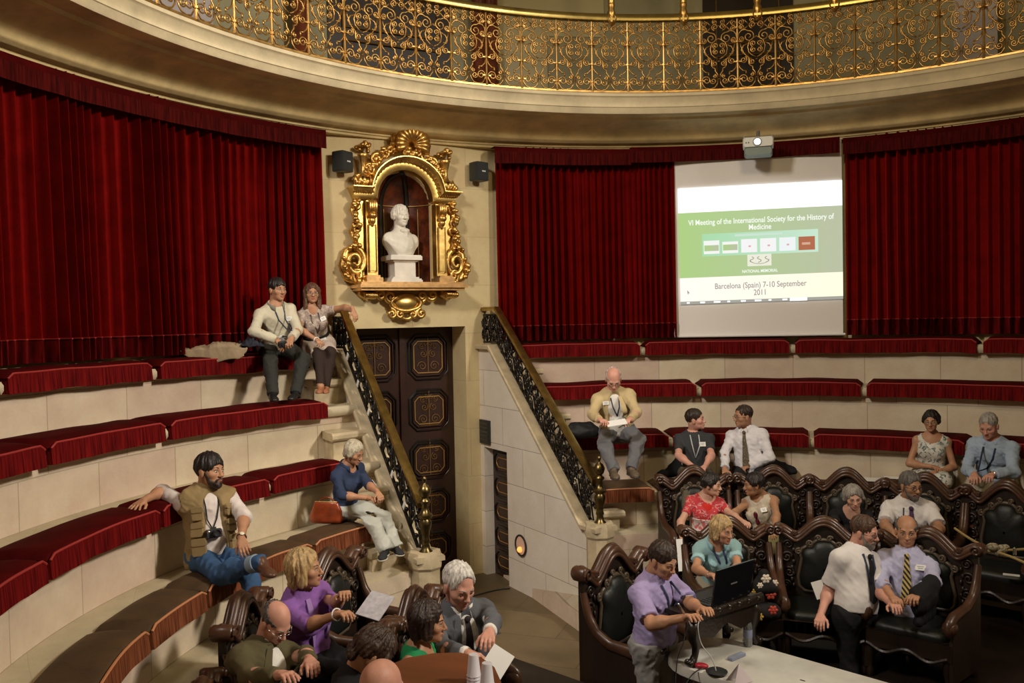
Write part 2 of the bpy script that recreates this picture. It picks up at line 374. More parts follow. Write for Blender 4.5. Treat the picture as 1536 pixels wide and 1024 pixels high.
# ---- parapets with copings
def szpoly(mb, poly, w0, w1):
    n = len(poly)
    V = [sw(s, w0, z) for s, z in poly] + [sw(s, w1, z) for s, z in poly]
    UV = [(s * K, z * K) for s, z in poly] * 2
    mb.add(V, [list(range(n)), list(range(2*n-1, n-1, -1))] + [(i, (i+1) % n, (i+1) % n + n, i+n) for i in range(n)], UV)
CT = [(1.085, .295), (1.026, .295), (.684, -.030), (.640, -.030)]     # coping line
for side, sg in (('left', -1), ('right', 1)):
    mb = MB(); W0, W1 = sg * .160, sg * .190
    top = [(s, z - .010) for s, z in CT]
    if sg > 0: poly = top + [(.640, -ZF), (.967, -ZF), (.967, .066), (1.068, .066), (1.068, -ZF), (1.085, -ZF)]
    else: poly = top + [(.640, -ZF), (1.085, -ZF)]
    szpoly(mb, poly, W0, W1)
    tag(mb.build('wall_parapet_' + side, M_PARA), kind='structure')
    mb = MB()
    prof = [(.150, -.010), (.200, -.010), (.200, -.003), (.197, 0), (.153, 0), (.150, -.003)]
    P = [[sw(s, sg * w, z + dz) for w, dz in prof] for s, z in CT + [(.632, -.030)]]
    mb.grid(np.array(P), cv=True); n = len(P)
    for row in (P[0], P[-1]): mb.add(row, [list(range(6))])
    mb2 = mb
    tag(mb2.build('trim_coping_' + side, M_COPE, ang=25), kind='structure')
    # newel pedestal, eight-sided
    mb = MB(); c = sw(.655, sg * .175, -ZF)
    mb.lathe([(.17, 0), (.17, .12), (.145, .16), (.145, (.222 - .055) * K), (.165, (.222 - .05) * K), (.165, (.222 - .035) * K), (.15, (.222 - .026) * K), (.001, (.222 - .026) * K)], 8, c=c)
    tag(mb.build('trim_pedestal_' + side, M_COPE, ang=20), kind='structure')
# steps beside the parapets: a half-height block between the treads
for side, sg, wo in (('left', -1, .262), ('right', 1, .250)):
    mb = MB()
    for (r0, z0), (r1, z1) in zip(TIERS, TIERS[1:] + [P5]):
        zt = (z0 + z1) / 2 + .004; rf = (r0 + r1) / 2 + .006; rb = r0 + .013
        f = lambda r, w: TC + sg * math.asin(w / r)
        for (ra, za, zb, wa) in ((rf + .010, z1, zt - .012, wo - .005), (rf, zt - .014, zt, wo)):
            n = 5; g = lambda r, q, z: pol(r, f(r, HS) + (f(r, wa) - f(r, HS)) * q, z)
            pr = [(rb, za), (ra, za), (ra, zb), (rb, zb)] if zb < zt else [(rb, za), (ra + .004, za), (ra, za + .004), (ra, zb - .004), (ra + .004, zb), (rb, zb)]
            P = np.array([[g(r, q, z) for r, z in pr] for q in np.linspace(0, 1, n)])
            mb.grid(P, cv=True)
            mb.add(P[-1], [list(range(len(pr)))])
    tag(mb.build('floor_steps_' + side, M_COPE, ang=30), kind='structure')
# small door in the right parapet and wall plate above it
door2 = thing('door_2', None, None, sw(1.01, .175, -ZF), kind='structure')
mb = MB(); szpoly(mb, [(.967, -ZF), (1.068, -ZF), (1.068, .066), (.967, .066)], .182, .188); mb.build('door_leaf', M_DOORW, door2)
mb = MB(); m2 = MB()
for z0, z1 in zip(np.linspace(-.215, .06, 6)[:-1], np.linspace(-.215, .06, 6)[1:]):
    e = octa(.974, 1.061, z0 + .006, z1 - .006, .012)
    mb.tube([sw(s, .181, z) for s, z in e], .016, 5, closed=True)
    e = octa(.985, 1.050, z0 + .017, z1 - .017, .008); m2.tube([sw(s, .181, z) for s, z in e], .006, 4, closed=True)
mb.build('moulding', M_DOORB, door2); m2.build('gold_line', M_GILTD, door2)
mb = MB(); szpoly(mb, [(1.036, .074), (1.080, .074), (1.080, .127), (1.036, .127)], .155, .160)
o = mb.build('vent_plate', M_BLACKP); tag(o, 'square black vent plate on the pale parapet above the small side door', 'vent')
m2 = MB()
for i in range(5): szpoly(m2, [(1.040, .082 + i*.009), (1.076, .082 + i*.009), (1.076, .085 + i*.009), (1.040, .085 + i*.009)], .1535, .155)
m2.build('slat', mat('dull grey plastic', (.05, .05, .05), rough=.5), o)
# glowing porthole lamp
lamp = thing('porthole_lamp', 'round glowing orange lamp set low in the pale staircase parapet', 'wall lamp', sw(.911, .160, -.122))
a = np.linspace(0, 2*PI, 28, endpoint=False)
mb = MB(); mb.tube([sw(.911 + .021*math.cos(t), .157, -.122 + .021*math.sin(t)) for t in a], .012, 8, closed=True); mb.build('bezel', M_BLACKP, lamp)
mb = MB(); mb.add([sw(.911 + .020*math.cos(t), .158, -.122 + .020*math.sin(t)) for t in a], [list(range(28))])
mb.build('glass', mat('lamp glass', (.30, .22, .18), rough=.25, emit=((.9, .45, .25), .28)), lamp)
mb = MB(); mb.ell(sw(.913, .156, -.131), (.035, .035, .035)); mb.build('bulb', mat('lamp filament glow', (1, .5, .15), emit=((1, .33, .07), 1.6)), lamp)
# ------------------------------------------------------------------ gallery
f0, f1 = (lambda r: TC - PI), (lambda r: TC + PI)
mb = MB(); N = 220
lip = [(.935, .8235), (.918, .8225), (.914, .820), (.914, .8145), (.917, .813), (.9185, .811), (.9215, .805), (.9235, .800), (.9235, .795), (.9225, .7935), (.9245, .7925), (.9275, .786), (.929, .7825), (.930, .781)]
mb.m = 0; ring(mb, lip, f0, f1, N)
mb.m = 1
cove = [(.930, .781), (.968, .782), (.972, .777)] + [(.972 + .075 * math.sin(t), .777 - .026 * (1 - math.cos(t))) for t in np.linspace(0.1, PI/2, 9)] + [(1.050, .748), (1.052, .7475), (1.056, .7445), (1.060, .7437), (1.072, .7425), (1.074, .738), (1.078, .737), (1.080, .733), (1.106, .733)]
ring(mb, cove, f0, f1, N)
tag(mb.build('trim_cornice', [M_LIP, M_CORN], ang=35), kind='structure')
mb = MB(); ring(mb, [(.935, .8235), (1.305, .8235)], f0, f1, 120)
tag(mb.build('floor_gallery', mat('gallery boards', (.22, .12, .06), rough=.6, var=.3)), kind='structure')
mb = MB(); ring(mb, [(1.30, .82), (1.30, 1.75)], f0, f1, 120); tag(mb.build('wall_gallery', M_GWALL), kind='structure')
mb = MB(); mb.lathe([(1.30 * K, Z(1.75)), (.7 * K, Z(1.98)), (.01, Z(2.05))], 64); tag(mb.build('ceiling', M_CREAM), kind='structure')
# dark doorways, pale panels and bench of the gallery
def gal_panel(mb, t0, t1, z0, z1, r=1.295, d=.012, n=6):
    ring(mb, [(r + d, z0), (r, z0), (r, z1), (r + d, z1)], const(t0), const(t1), n)
M_GREY = mat('grey green doorway surround', (.40, .39, .30), rough=.8)
for nm, t0, t1, k in (('door_3', -12.0, -2.3, 1), ('door_4', -54.0, -40.5, 2)):
    d = thing(nm, None, None, pol(1.29, rad((t0+t1)/2), .8235), kind='structure')
    m1 = MB(); gal_panel(m1, t0, t1, .824, 1.22); m1.build('door_leaf', mat('almost black wood', (.022, .014, .010), rough=.4), d)
    m2 = MB()
    for z0, z1 in ((.85, 1.00), (1.03, 1.19)):
        m2.tube([pol(1.291, rad(t), z) for t, z in [(t0+1.5, z0), (t1-1.5, z0), (t1-1.5, z1), (t0+1.5, z1)]], .012, 4, closed=True)
    m2.build('gold_line', M_GILTD, d)
    m3 = MB(); rg = random.Random(k)
    for i in range(26):
        c = rad(rg.uniform(t0 + 1, t1 - 1)); zc = .835 + abs(rg.gauss(0, .022))
        pts = spiral((0, 0), rg.uniform(.008, .016), .002, rg.uniform(0, 6), 1.4, 14)
        m3.tube([pol(1.27, c + p[0] / 1.27, zc + p[1]) for p in pts], .014, 5)
    m3.build('gilded_carving', M_GILTD, d)
M_REDM = mat('red marble', (.22, .055, .03), rough=.25, var=.6, vscale=6)
for t in (-57.5, -37.6, -36.2):
    mb = MB(); mb.lathe([(.16, 0), (.16, .1), (.11, .16), (.10, 2.2), (.14, 2.3), (.14, 2.4)], 16, c=pol(1.27, rad(t), .8235))
    tag(mb.build('trim_column', M_REDM), kind='structure')
mb = MB(); gal_panel(mb, 14.8, 45, .824, .885, r=1.24, d=.05); tag(mb.build('bench', mat('honey wood', (.36, .17, .06), rough=.5, var=.3)), 'long brown wooden bench behind the gilded balustrade at upper right', 'bench')
for t0, t1, z0, z1, lb in ((-73, -67.0, .86, 1.05, 'white poster board behind the balustrade at far left of the gallery'), (13.6, 17.6, .905, 1.08, 'pale lilac board standing on the gallery bench at upper right')):
    mb = MB(); gal_panel(mb, t0, t1, z0, z1, r=1.25, d=.006); tag(mb.build('poster_board', mat('lilac white board', (.66, .62, .66), rough=.7)), lb, 'poster board')
mb = MB(); gal_panel(mb, -36.0, -29.5, .824, 1.2, r=1.296); gal_panel(mb, -29.5, -23, 1.06, 1.2, r=1.296); tag(mb.build('trim_panel', M_CREAM), kind='structure')
# ------------------------------------------------------------------ gilded balustrade
STEP = 4.79; BASE = -.15
bal = thing('gallery_balustrade', 'gilded wrought iron balustrade of spiral scrolls round the upper gallery', 'balustrade', pol(.92, rad(-20), .8225))
mb = MB(); prof = [(.9215, .970), (.907, .970), (.906, .974), (.906, .980), (.909, .984), (.9205, .984)]
ring(mb, prof + prof[:1], const(-150), const(60), 160); mb.build('handrail', mat('olive brass rail', (.40, .30, .10), rough=.3, metal=.9, var=.35, vscale=5), bal)
mb = MB(); ring(mb, [(.9195, .8225), (.9165, .8225), (.9165, .826), (.9195, .826), (.9195, .8225)], const(-150), const(60), 160); mb.build('bottom_rail', M_GRILLE, bal)
H = .1475 * K; Wd = rad(STEP) * .918 * K
def scroll_panel():
    mb = MB()
    def T(pts, r=.0085): mb.tube([(p[0] * Wd, 0, p[1] * H) for p in pts], r, 5, flat=(0, 1, 0))
    asp = H / Wd
    def cscroll(c1, c2, r, sg=1, belly=.0):   # C shaped bar curling into a spiral at either end
        a = spiral((0, 0), r, r * .18, 0, 1.25, 20)
        return a
    def sp(cx, cz, r, a0, turns):
        t = np.linspace(0, 1, 24); rr = r * (1 - .82 * t); a = a0 + turns * 2 * PI * t
        return np.stack([cx + rr * np.cos(a), cz + rr * np.sin(a) / asp], 1)
    for s in (-1, 1):
        X = lambda P: [(.5 + s * (p[0] - .5), p[1]) for p in P]
        # top pair and side pairs
        T(X(np.vstack([sp(.62, .87, .10, PI*1.5, 1.4)[::-1], sp(.62, .955, .10, PI*.5, -1.4)]) if False else sp(.60, .885, .095, -PI/2, 1.6)))
        T(X(sp(.60, .955, .075, PI/2, -1.5)))
        T(X(sp(.90, .935, .085, PI/2, 1.5))); T(X(sp(.90, .86, .085, -PI/2, -1.5)))
        T(X([(.70, .90), (.76, .93), (.80, .955), (.86, .965)])); T(X([(.70, .89), (.76, .855), (.82, .83), (.88, .825)]))
        # big hearts under them
        T(X(np.vstack([[(.97, .62), (.985, .70)], [(.97, .77), (.90, .815), (.80, .825)], sp(.70, .725, .155, PI * .45, 1.55)])))
        T(X(sp(.90, .695, .075, -PI*.5, -1.5)))
        T(X([(.95, .68), (.90, .58), (.84, .50), (.75, .44), (.62, .40)]))
        T(X([(.72, .63), (.84, .60), (.90, .54), (.86, .49), (.78, .50)]))
        # inner quatrefoil
        T(X(sp(.585, .62, .085, -PI*.5, 1.5))); T(X(sp(.585, .535, .08, PI*.5, -1.5)))
        T(X([(.5, .72), (.58, .70), (.68, .66), (.73, .58), (.70, .50), (.62, .46), (.52, .43)]))
        # lower curls
        T(X(sp(.84, .40, .095, PI*.6, 1.6))); T(X(sp(.62, .37, .085, PI*.5, -1.6)))
        T(X([(.74, .46), (.70, .42), (.70, .34), (.66, .31), (.60, .30), (.60, .26), (.54, .22), (.53, .17)]))
        T(X([(.98, .36), (.94, .29), (.86, .25), (.78, .245)])); T(X([(.78, .25), (.78, .20)]))
        T(X(np.vstack([[(.52, .16), (.55, .08), (.62, .03), (.75, .012), (.88, .03), (.955, .09)], sp(.84, .135, .12, 0, 1.5)])))
        T(X(sp(.66, .125, .09, PI * .2, -1.5))); T(X(sp(.62, .19, .055, PI * .5, 1.3)))
    for z in (.40, .15, .72, .90):
        mb.box((.5 * Wd, 0, z * H), (.05 * Wd, .02, .012 * H))
    return mb
def baluster():
    mb = MB(); mb.lathe([(.020, 0), (.016, .02), (.013, .05), (.012, .3*H), (.015, .5*H), (.012, .7*H), (.012, .97*H), (.02, H)], 8)
    for z in (.13, .38, .66, .86): mb.lathe([(.01, z*H-.014), (.026, z*H-.010), (.026, z*H+.010), (.01, z*H+.014)], 8); mb.box((0, 0, z*H), (.10, .02, .014))
    return mb
sp0 = scroll_panel().build('scroll_panel', M_GRILLE, None, ang=180); br0 = baluster().build('baluster', M_GRILLE, None)
def ringframe(th, r=.918, z=.8245): return frame_mat(pol(r, th, z), (math.cos(th), -math.sin(th), 0), (math.sin(th), math.cos(th), 0), (0, 0, 1))
first = True
for k in range(-19, 9):
    for src, th in ((sp0, rad(BASE + STEP * k)), (br0, rad(BASE + STEP * k))):
        o = src if first else src.copy()
        if not first: COL.objects.link(o)
        o.parent = bal; o.matrix_parent_inverse = Matrix.Translation(-bal.location)
        m = ringframe(th)
        if src is sp0:   # panel spans from this bar to the next: lay it along the chord
            th2 = th + rad(STEP) / 2; c = ringframe(th2); m = c @ Matrix.Translation((-Wd / 2, 0, 0))
        o.matrix_basis = m
    first = False
# gilded posts standing on the handrail, held by a scrolled bracket
mp_ = MB(); mp_.lathe([(.030, .12), (.042, .14), (.036, .20), (.040, .26), (.046, .28), (.036, .30), (.036, 1.6), (.05, 1.62)], 12)
mb_ = MB(); mb_.lathe([(.012, -.13), (.03, -.11), (.022, -.06), (.042, -.02), (.05, .03), (.036, .07), (.045, .12), (.03, .14)], 12)
mb_.tube([(.05*math.cos(t), -.03, -.05+.05*math.sin(t)) for t in np.linspace(0, 5, 16)], .009, 5); mb_.tube([(-.05*math.cos(t), -.03, -.05+.05*math.sin(t)) for t in np.linspace(0, 5, 16)], .009, 5)
p0 = None
PLAB = {-3: 'leftmost gilded post on the gallery handrail', -2: 'second gilded post from the left on the gallery handrail', -1: 'third gilded post on the handrail, before the dark doorway', 0: 'rightmost gilded post on the gallery handrail right of the dark doorway'}
for i, t in enumerate((-26.3, -16.72, -7.2, 2.3)):
    m = ringframe(rad(t), .9105, .982)
    if p0 is None:
        p0 = thing('gilded_post', PLAB[-3], 'post', group='gilded posts on the gallery handrail'); mp_.build('shaft', M_GILTB, p0); mb_.build('bracket', M_GILT, p0); p0.matrix_basis = m
    else: copy_tree(p0, m, PLAB[i - 3])
# ================================================================== CURTAINS, CUSHIONS, SCREEN, BUST, RAILINGS
def noise1(seed, n=6):
    rg = np.random.default_rng(seed); f = rg.uniform(.5, 3.2, n); p = rg.uniform(0, 6.28, n); a = rg.uniform(.4, 1, n) / n
    return lambda x: sum(a[i] * np.sin(f[i] * np.asarray(x) + p[i]) for i in range(n))
def curtain(label, t0, t1, seed, z0=.304, z1=.735, fold=.115, amp=.21, bunch=0, ends=''):
    ra = rad(t0); rb = rad(t1); Lm = (rb - ra) * 1.085 * K
    n = int(Lm / .0065); u = np.linspace(0, Lm, n)
    nz = noise1(seed); nz2 = noise1(seed + 1); nz3 = noise1(seed + 2)
    ph = 2 * PI * (u / fold + 1.3 * nz(u * 2.6))
    am = amp * (.75 + .9 * nz2(u * 2.3))
    c = thing('curtain', label, 'curtain', pol(1.08, (ra + rb) / 2, z0), 'crimson velvet curtains round the wall')
    foldf = lambda w, u: np.clip((np.sin(w) + .30 + .25 * nz2(u * 5)) / 1.3, 0, 1.2) ** .55 * (1 + .30 * nz2(u * 4.1)) + .10 * (.5 + .5 * np.sin(2 * w + 1 + 3 * nz(u)))
    rows = []; uvs = []
    zs = np.concatenate([np.linspace(z0 + .028, z1, 14)])
    for z in zs:
        q = (z - z0) / (z1 - z0)
        w = ph + .7 * nz3(u * 2 + q * 1.7)
        r = 1.090 * K - am * foldf(w, u) * (.75 + .35 * (1 - q))
        uu = u + .012 * np.cos(w)
        th = ra + uu / (1.085 * K)
        rows.append(np.stack([r * np.sin(th), r * np.cos(th), np.full_like(th, Z(z))], 1)); uvs.append(np.stack([u, np.full_like(u, z * K)], 1))
    mb = MB(); mb.grid(np.array(rows), np.array(uvs)); mb.build('drape', M_VELV, c, ang=180)
    # woven band and fringe along the foot of the drape
    for nm, za, zb, m, off in (('fringe', z0 - .004, z0 + .030, M_FRED, .006), ):
        rr = []; uv = []
        for z in np.linspace(za, zb, 4):
            q = (z - z0) / (z1 - z0); w = ph + .7 * nz3(u * 2 + q * 1.7)
            r = 1.090 * K - off - am * foldf(w, u) * 1.1
            th = ra + (u + .012 * np.cos(w)) / (1.085 * K)
            rr.append(np.stack([r * np.sin(th), r * np.cos(th), np.full_like(th, Z(z))], 1)); uv.append(np.stack([u, np.full_like(u, z * K)], 1))
        mb = MB(); mb.grid(np.array(rr), np.array(uv)); o = mb.build(nm, m, c, ang=180)
        mb = MB(); mb.tube(rr[-1], .007, 5); mb.build('piping', M_PRED, c)
    return c
def valance(label, t0, t1, seed, z0=.6945, z1=.731, r0=1.0555):
    c = thing('curtain_valance', label, 'valance', pol(r0, rad((t0 + t1) / 2), z0), 'fringed crimson valances over the curtains')
    u = np.linspace(rad(t0), rad(t1), max(12, int((t1 - t0) * 5))); nz = noise1(seed)
    def strip(za, zb, off, k, hem):
        rows = []; uv = []
        for q in np.linspace(0, 1, k):
            z = zb + (za - zb) * q
            r = r0 * K - off - .012 * nz(u * 30) * (.3 + q)
            zz = Z(z) + .012 * nz(u * 22 + 3) * q * hem
            rows.append(np.stack([r * np.sin(u), r * np.cos(u), zz], 1)); uv.append(np.stack([u * r0 * K, np.full_like(u, z * K)], 1))
        m = MB(); m.grid(np.array(rows), np.array(uv)); return m, rows
    m, rows = strip(z0 + .022, z1, 0, 5, .4)
    top = [np.stack([1.084 * K * np.sin(u), 1.084 * K * np.cos(u), np.full_like(u, Z(z1))], 1), rows[0]]
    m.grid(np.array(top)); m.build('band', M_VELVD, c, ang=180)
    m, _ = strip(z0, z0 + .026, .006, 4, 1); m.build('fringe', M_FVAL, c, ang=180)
curtain('long pleated crimson velvet curtain filling the wall left of the gilded bust frame', -140, -60.0, 3)
curtain('crimson velvet curtain between the stone passage wall and the white screen', -39.0, -23.6, 9, amp=.18, fold=.10)
curtain('bunched crimson curtain hanging tight along the left edge of the white screen', -23.4, -16.6, 14, fold=.080, amp=.13)
curtain('dark crimson curtain right of the white projection screen', 3.0, 60, 21)
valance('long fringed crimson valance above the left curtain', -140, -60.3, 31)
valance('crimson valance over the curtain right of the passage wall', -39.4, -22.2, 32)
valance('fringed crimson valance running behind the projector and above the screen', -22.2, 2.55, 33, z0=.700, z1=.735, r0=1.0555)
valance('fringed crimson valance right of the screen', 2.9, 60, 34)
# ------------------------------------------------------------------ bench cushions
def cushion(label, group, edge, zt, t0, t1, back, mats, seed, thick=.011, hang=.030, depth_=None, endL=None, endR=None):
    M1, M2, M3 = mats
    nz = noise1(seed, 7); nzb = noise1(seed + 50, 7)
    th = np.linspace(t0, t1, max(10, int((t1 - t0) * edge * K / .05)))
    L = (th - t0) * edge * K; tot = L[-1]
    sway = .022 * nz(L * 3.2); fr = .05 * nzb(L * 1.7) * .6
    e = np.minimum(1, np.minimum(L, tot - L) / .07); e = np.sqrt(np.maximum(0, 1 - (1 - e) ** 2))
    c = thing('bench_cushion', label, 'cushion', pol(edge, (t0 + t1) / 2, zt), group)
    R0 = edge * K - .030; B = back * K
    def shift(r, thv):   # end caps cut parallel to the stair: optional angular end per radius
        return thv
    rows = []; uv = []
    prof = [(0, .004, 0), (.0, .35, .0), (.015, .72, 0), (.06, .95, .3), (.30, 1.12, .6), (.55, 1.15, .8), (.8, 1.02, .6), (.95, .7, .3), (1.0, .3, 0), (1.0, .004, 0)]
    for q, h, wv in prof:
        r = R0 + fr * (1 - q) + (B - R0) * q + 0 * th
        zz = Z(zt) + (.004 + thick * K * h) * (.35 + .65 * e) + sway * (h if h < 1 else 1) * .8 + .012 * wv * nz(L * 5 + 9 * q)
        rows.append(np.stack([r * np.sin(th), r * np.cos(th), np.maximum(zz, Z(zt) + .003)], 1)); uv.append(np.stack([L, np.full_like(L, q * .5)], 1))
    m = MB(); m.grid(np.array(rows), np.array(uv))
    for j in (0, -1): m.add([row[j] for row in rows], [list(range(len(rows)))])
    m.build('pad', M1, c, ang=70)
    frows = []; fuv = []; nh = noise1(seed + 9, 5)
    top = rows[2]
    for q in np.linspace(0, 1, 5):
        r = R0 + fr - .010 - .012 * q * (1 + nh(L * 9))
        z = top[:, 2] * (1 - q) + (Z(zt - hang + .013) + .010 * nh(L * 6) + .6 * sway) * q
        frows.append(np.stack([r * np.sin(th), r * np.cos(th), z], 1)); fuv.append(np.stack([L, np.full_like(L, -q * .14)], 1))
    m = MB(); m.grid(np.array(frows), np.array(fuv))
    # fringe wraps back round each end
    for j in (0, -1):
        a = np.array([row[j] for row in frows]); d = np.array([math.sin(th[j]), math.cos(th[j]), 0]) * .22
        m.grid(np.array([a, a + d]), np.array([[(0, -k * .035) for k in range(5)], [(.22, -k * .035) for k in range(5)]]))
    m.build('fringe', M2, c, ang=180)
    m = MB(); m.tube(frows[0] + np.array([0, 0, .004]), .0085, 6); m.build('piping', M3, c)
RED = (M_VELVD, M_FRED, M_PRED); BRN = (M_BROWN, M_FBRN, M_PBRN)
G_ = ['red cushions of the topmost bench', 'red cushions of the second bench from the top', 'red cushions of the third bench from the top', 'brown cushions of the lowest bench']
def wl(r): return math.degrees(TC - math.asin(.258 / r))
def wr(r): return math.degrees(TC + math.asin(.214 / r))
ROWN = ['topmost bench', 'second bench down', 'third bench down', 'lowest bench']
LEFT = [[-140, -97.6, -81.7, wl(1.034)], [-140, -100.3, -86.0, wl(.933)], [-140, -111.4, -95.0, -79.0, wl(.832)], [-140, -108.9, -98.2, -79.5, wl(.740)]]
RIGHT = [[wr(1.034), -21.4, -3.1, 17.4, 40, 60], [wr(.933), -15.2, 5.3, 26, 60], [wr(.832), -20.2, -1.1, 18, 50], [wr(.740), -23.9, -14.5, -2.3, 9, 22, 50]]
ORD = {2: ['left', 'right'], 3: ['left', 'middle', 'right'], 4: ['first', 'second', 'third', 'fourth'], 5: ['first', 'second', 'third', 'fourth', 'fifth'], 6: ['first', 'second', 'third', 'fourth', 'fifth', 'sixth']}
for nm, A in (('left', LEFT), ('right', RIGHT)):
    for k, seg in enumerate(A):
        r, z = TIERS[k]
        back = [1.098, 1.040, .938, .838][k] if nm == 'right' else [1.098, 1.030, .905, .800][k]
        m = BRN if k == 3 else RED
        n = len(seg) - 1
        for i in range(n):
            colour = 'tobacco brown' if k == 3 else 'crimson'
            if nm == 'left':
                pos = ['nearest the railing', 'second from the railing', 'third from the railing', 'far left of photo'][n - 1 - i] if n == 4 else ['nearest the railing', 'second from the railing', 'far left of photo'][n - 1 - i]
            else:
                pos = '%s from the railing' % ORD[max(n, 2)][i] if i else 'nearest the railing'
            lab = '%s fringed cushion on the %s, %s seats, %s' % (colour, ROWN[k], nm, pos)
            g = .35 if not (k == 0 and nm == 'left' and i == 1) else .55
            a, b = seg[i] + (g if i else 0), seg[i+1] - (g if i < n - 1 else 0)
            cushion(lab, G_[k] + ' ' + nm, r, z, rad(a), rad(b), back, m, 100 + k * 10 + i + (50 if nm == 'right' else 0), thick=[.013, .0125, .0105, .010][k])
# white dowels in the gaps of the top bench, left and right
# ------------------------------------------------------------------ stair railings
def railing(sg, label):
    rt = thing('stair_railing', label, 'railing', sw(.85, sg * .175, .1), group='iron stair railings beside the passage')
    top = [(1.086, .372), (1.024, .372), (.664, .046)]
    mb = MB(); prof = [(-.0075, -.003), (.0075, -.003), (.0088, .001), (.0075, .005), (0, .0065), (-.0075, .005), (-.0088, .001)]
    P = [[sw(s, sg * .175 + a, z + b) for a, b in prof] for s, z in top]; mb.grid(np.array(P), cv=True)
    for row in (P[0], P[-1]): mb.add(row, [list(range(len(prof)))])
    mb.build('handrail', M_BRASS, rt, ang=30)
    bot = [(1.086, .298), (1.024, .298), (.664, -.046 + .0)]
    bot = [(1.086, .300), (1.026, .300), (.672, -.036)]
    mb = MB(); mb.tube([sw(s, sg * .175, z) for s, z in bot], .020, 6); mb.tube([sw(s, sg * .175, z - .012) for s, z in top], .018, 6)
    mb.build('rail_bar', M_IRON, rt)
    L0 = np.array([1.026, .300]); L1 = np.array([.672, -.036]); T0 = np.array([1.024, .362]); T1 = np.array([.664, .036])
    def scrolls(name, sa, sb, n, rt):
        for i in range(n):
            m = MB()
            b0, b1 = sa[0] + (sa[1]-sa[0]) * i/n, sa[0] + (sa[1]-sa[0]) * (i+1)/n
            t0, t1 = sb[0] + (sb[1]-sb[0]) * i/n, sb[0] + (sb[1]-sb[0]) * (i+1)/n
            def q(u, v): return (b0 + (b1-b0)*u) * (1-v) + (t0 + (t1-t0)*u) * v
            def T(pts, r=.011, dw=0): m.tube([sw(*(lambda s: (s[0], sg * .175 + dw, s[1]))(q(u, v))) for u, v in pts], r, 5)
            T([(0, 0), (0, 1)], .012)
            for cu, cv, rr, a0, tn in ((.3, .25, .24, 0, 1.4), (.72, .22, .20, 2, -1.4), (.3, .72, .22, 3, 1.4), (.72, .75, .24, 5, -1.5), (.5, .5, .20, 1, 1.2)):
                p = spiral((0, 0), rr, .03, a0, tn, 18); T([(min(1, max(0, cu + x)), min(1, max(0, cv + y))) for x, y in p], .011, sg * .006 * (-1) ** int(cu * 10))
            T([(0, .05), (.35, .5), (.6, .55), (1, .95)], .010); T([(0, .95), (.4, .45), (.65, .5), (1, .05)], .010)
            for cu, cv in ((.5, .5), (.2, .5), (.85, .48), (.5, .12), (.5, .88)):
                c = q(cu, cv); m.ell(sw(c[0], sg * .175, c[1]), (.026, .022, .03), nu=6, nv=8)
            m.build(name, M_IRON, rt, ang=180)
    scrolls('scroll_panel', (L0, L1), (T0, T1), 9, rt)
    scrolls('scroll_panel', (np.array([1.086, .300]), np.array([1.026, .300])), (np.array([1.086, .362]), np.array([1.024, .362])), 2, rt)
    # brass newel with ball finial
    mb = MB(); c = sw(.652, sg * .175, -.030)
    h = [(.075, 0), (.075, .02), (.045, .05), (.038, .10), (.05, .12), (.038, .15), (.045, .20), (.062, .26), (.066, .30), (.05, .33), (.075, .35), (.078, .37), (.05, .39), (.034, .43), (.034, .47), (.058, .49), (.058, .505), (.03, .53), (.05, .55), (.064, .585), (.064, .61), (.045, .645), (.016, .665), (.012, .68), (.024, .70), (.024, .715), (.012, .735), (.001, .74)]
    mb.lathe([(r * .92, z) for r, z in h], 20, c=c); mb.build('newel', M_NEWEL, rt, ang=50)
    # small white tags tied along the railing
    if sg < 0:
        mb = MB()
        for q in (.12, .27, .42, .57, .72, .86):
            c = (L0 + (L1 - L0) * q) * .62 + (T0 + (T1 - T0) * q) * .38
            o = sw(c[0], sg * .175, c[1]) - VV * .05
            m = MB(); R = np.array([UU * .8 + ZZ * .6, VV, ZZ * .8 - UU * .6]).T
            m.box(o, (.045, .008, .075), R)
            m.build('white_tag', M_WHITE, rt)
railing(-1, 'black scrolled iron railing with brass handrail and white tags, left of the door')
railing(1, 'black scrolled iron railing with brass handrail on the pale parapet right of the door')
# ------------------------------------------------------------------ gilded aedicule with the bust
S0 = 1.085   # wall face
def W3(w, z, d=0): a = abs(w); a = a if a < .07 else .07 + (a - .07) * .78; return sw(S0 - d / K, NC + (a if w > 0 else -a), z)     # d metres in front of the wall
fr = thing('bust_frame', 'ornate gilded arched frame with scrolls and shell on the stone wall', 'frame', W3(0, .42))
def wz(mb, poly, d0, d1):
    n = len(poly); V = [W3(w, z, d0) for w, z in poly] + [W3(w, z, d1) for w, z in poly]
    mb.add(V, [list(range(n)), list(range(2*n-1, n-1, -1))] + [(i, (i+1) % n, (i+1) % n + n, i+n) for i in range(n)])
def rect(w0, w1, z0, z1): return [(w0, z0), (w1, z0), (w1, z1), (w0, z1)]
mb = MB()
wz(mb, rect(-.128, .128, .4265, .4315), -.02, .30); wz(mb, rect(-.136, .136, .4195, .4265), -.02, .36); wz(mb, rect(-.130, .130, .414, .4195), -.02, .32)
for sg in (-1, 1):
    wz(mb, rect(sg*.086 - .022, sg*.086 + .022, .4315, .441), 0, .24)
    wz(mb, rect(sg*.086 - .018, sg*.086 + .018, .441, .446), 0, .21)
mb.build('shelf', mat('rosy gilded ledge', (.80, .50, .22), rough=.3, metal=.85, var=.3, vscale=12), fr)
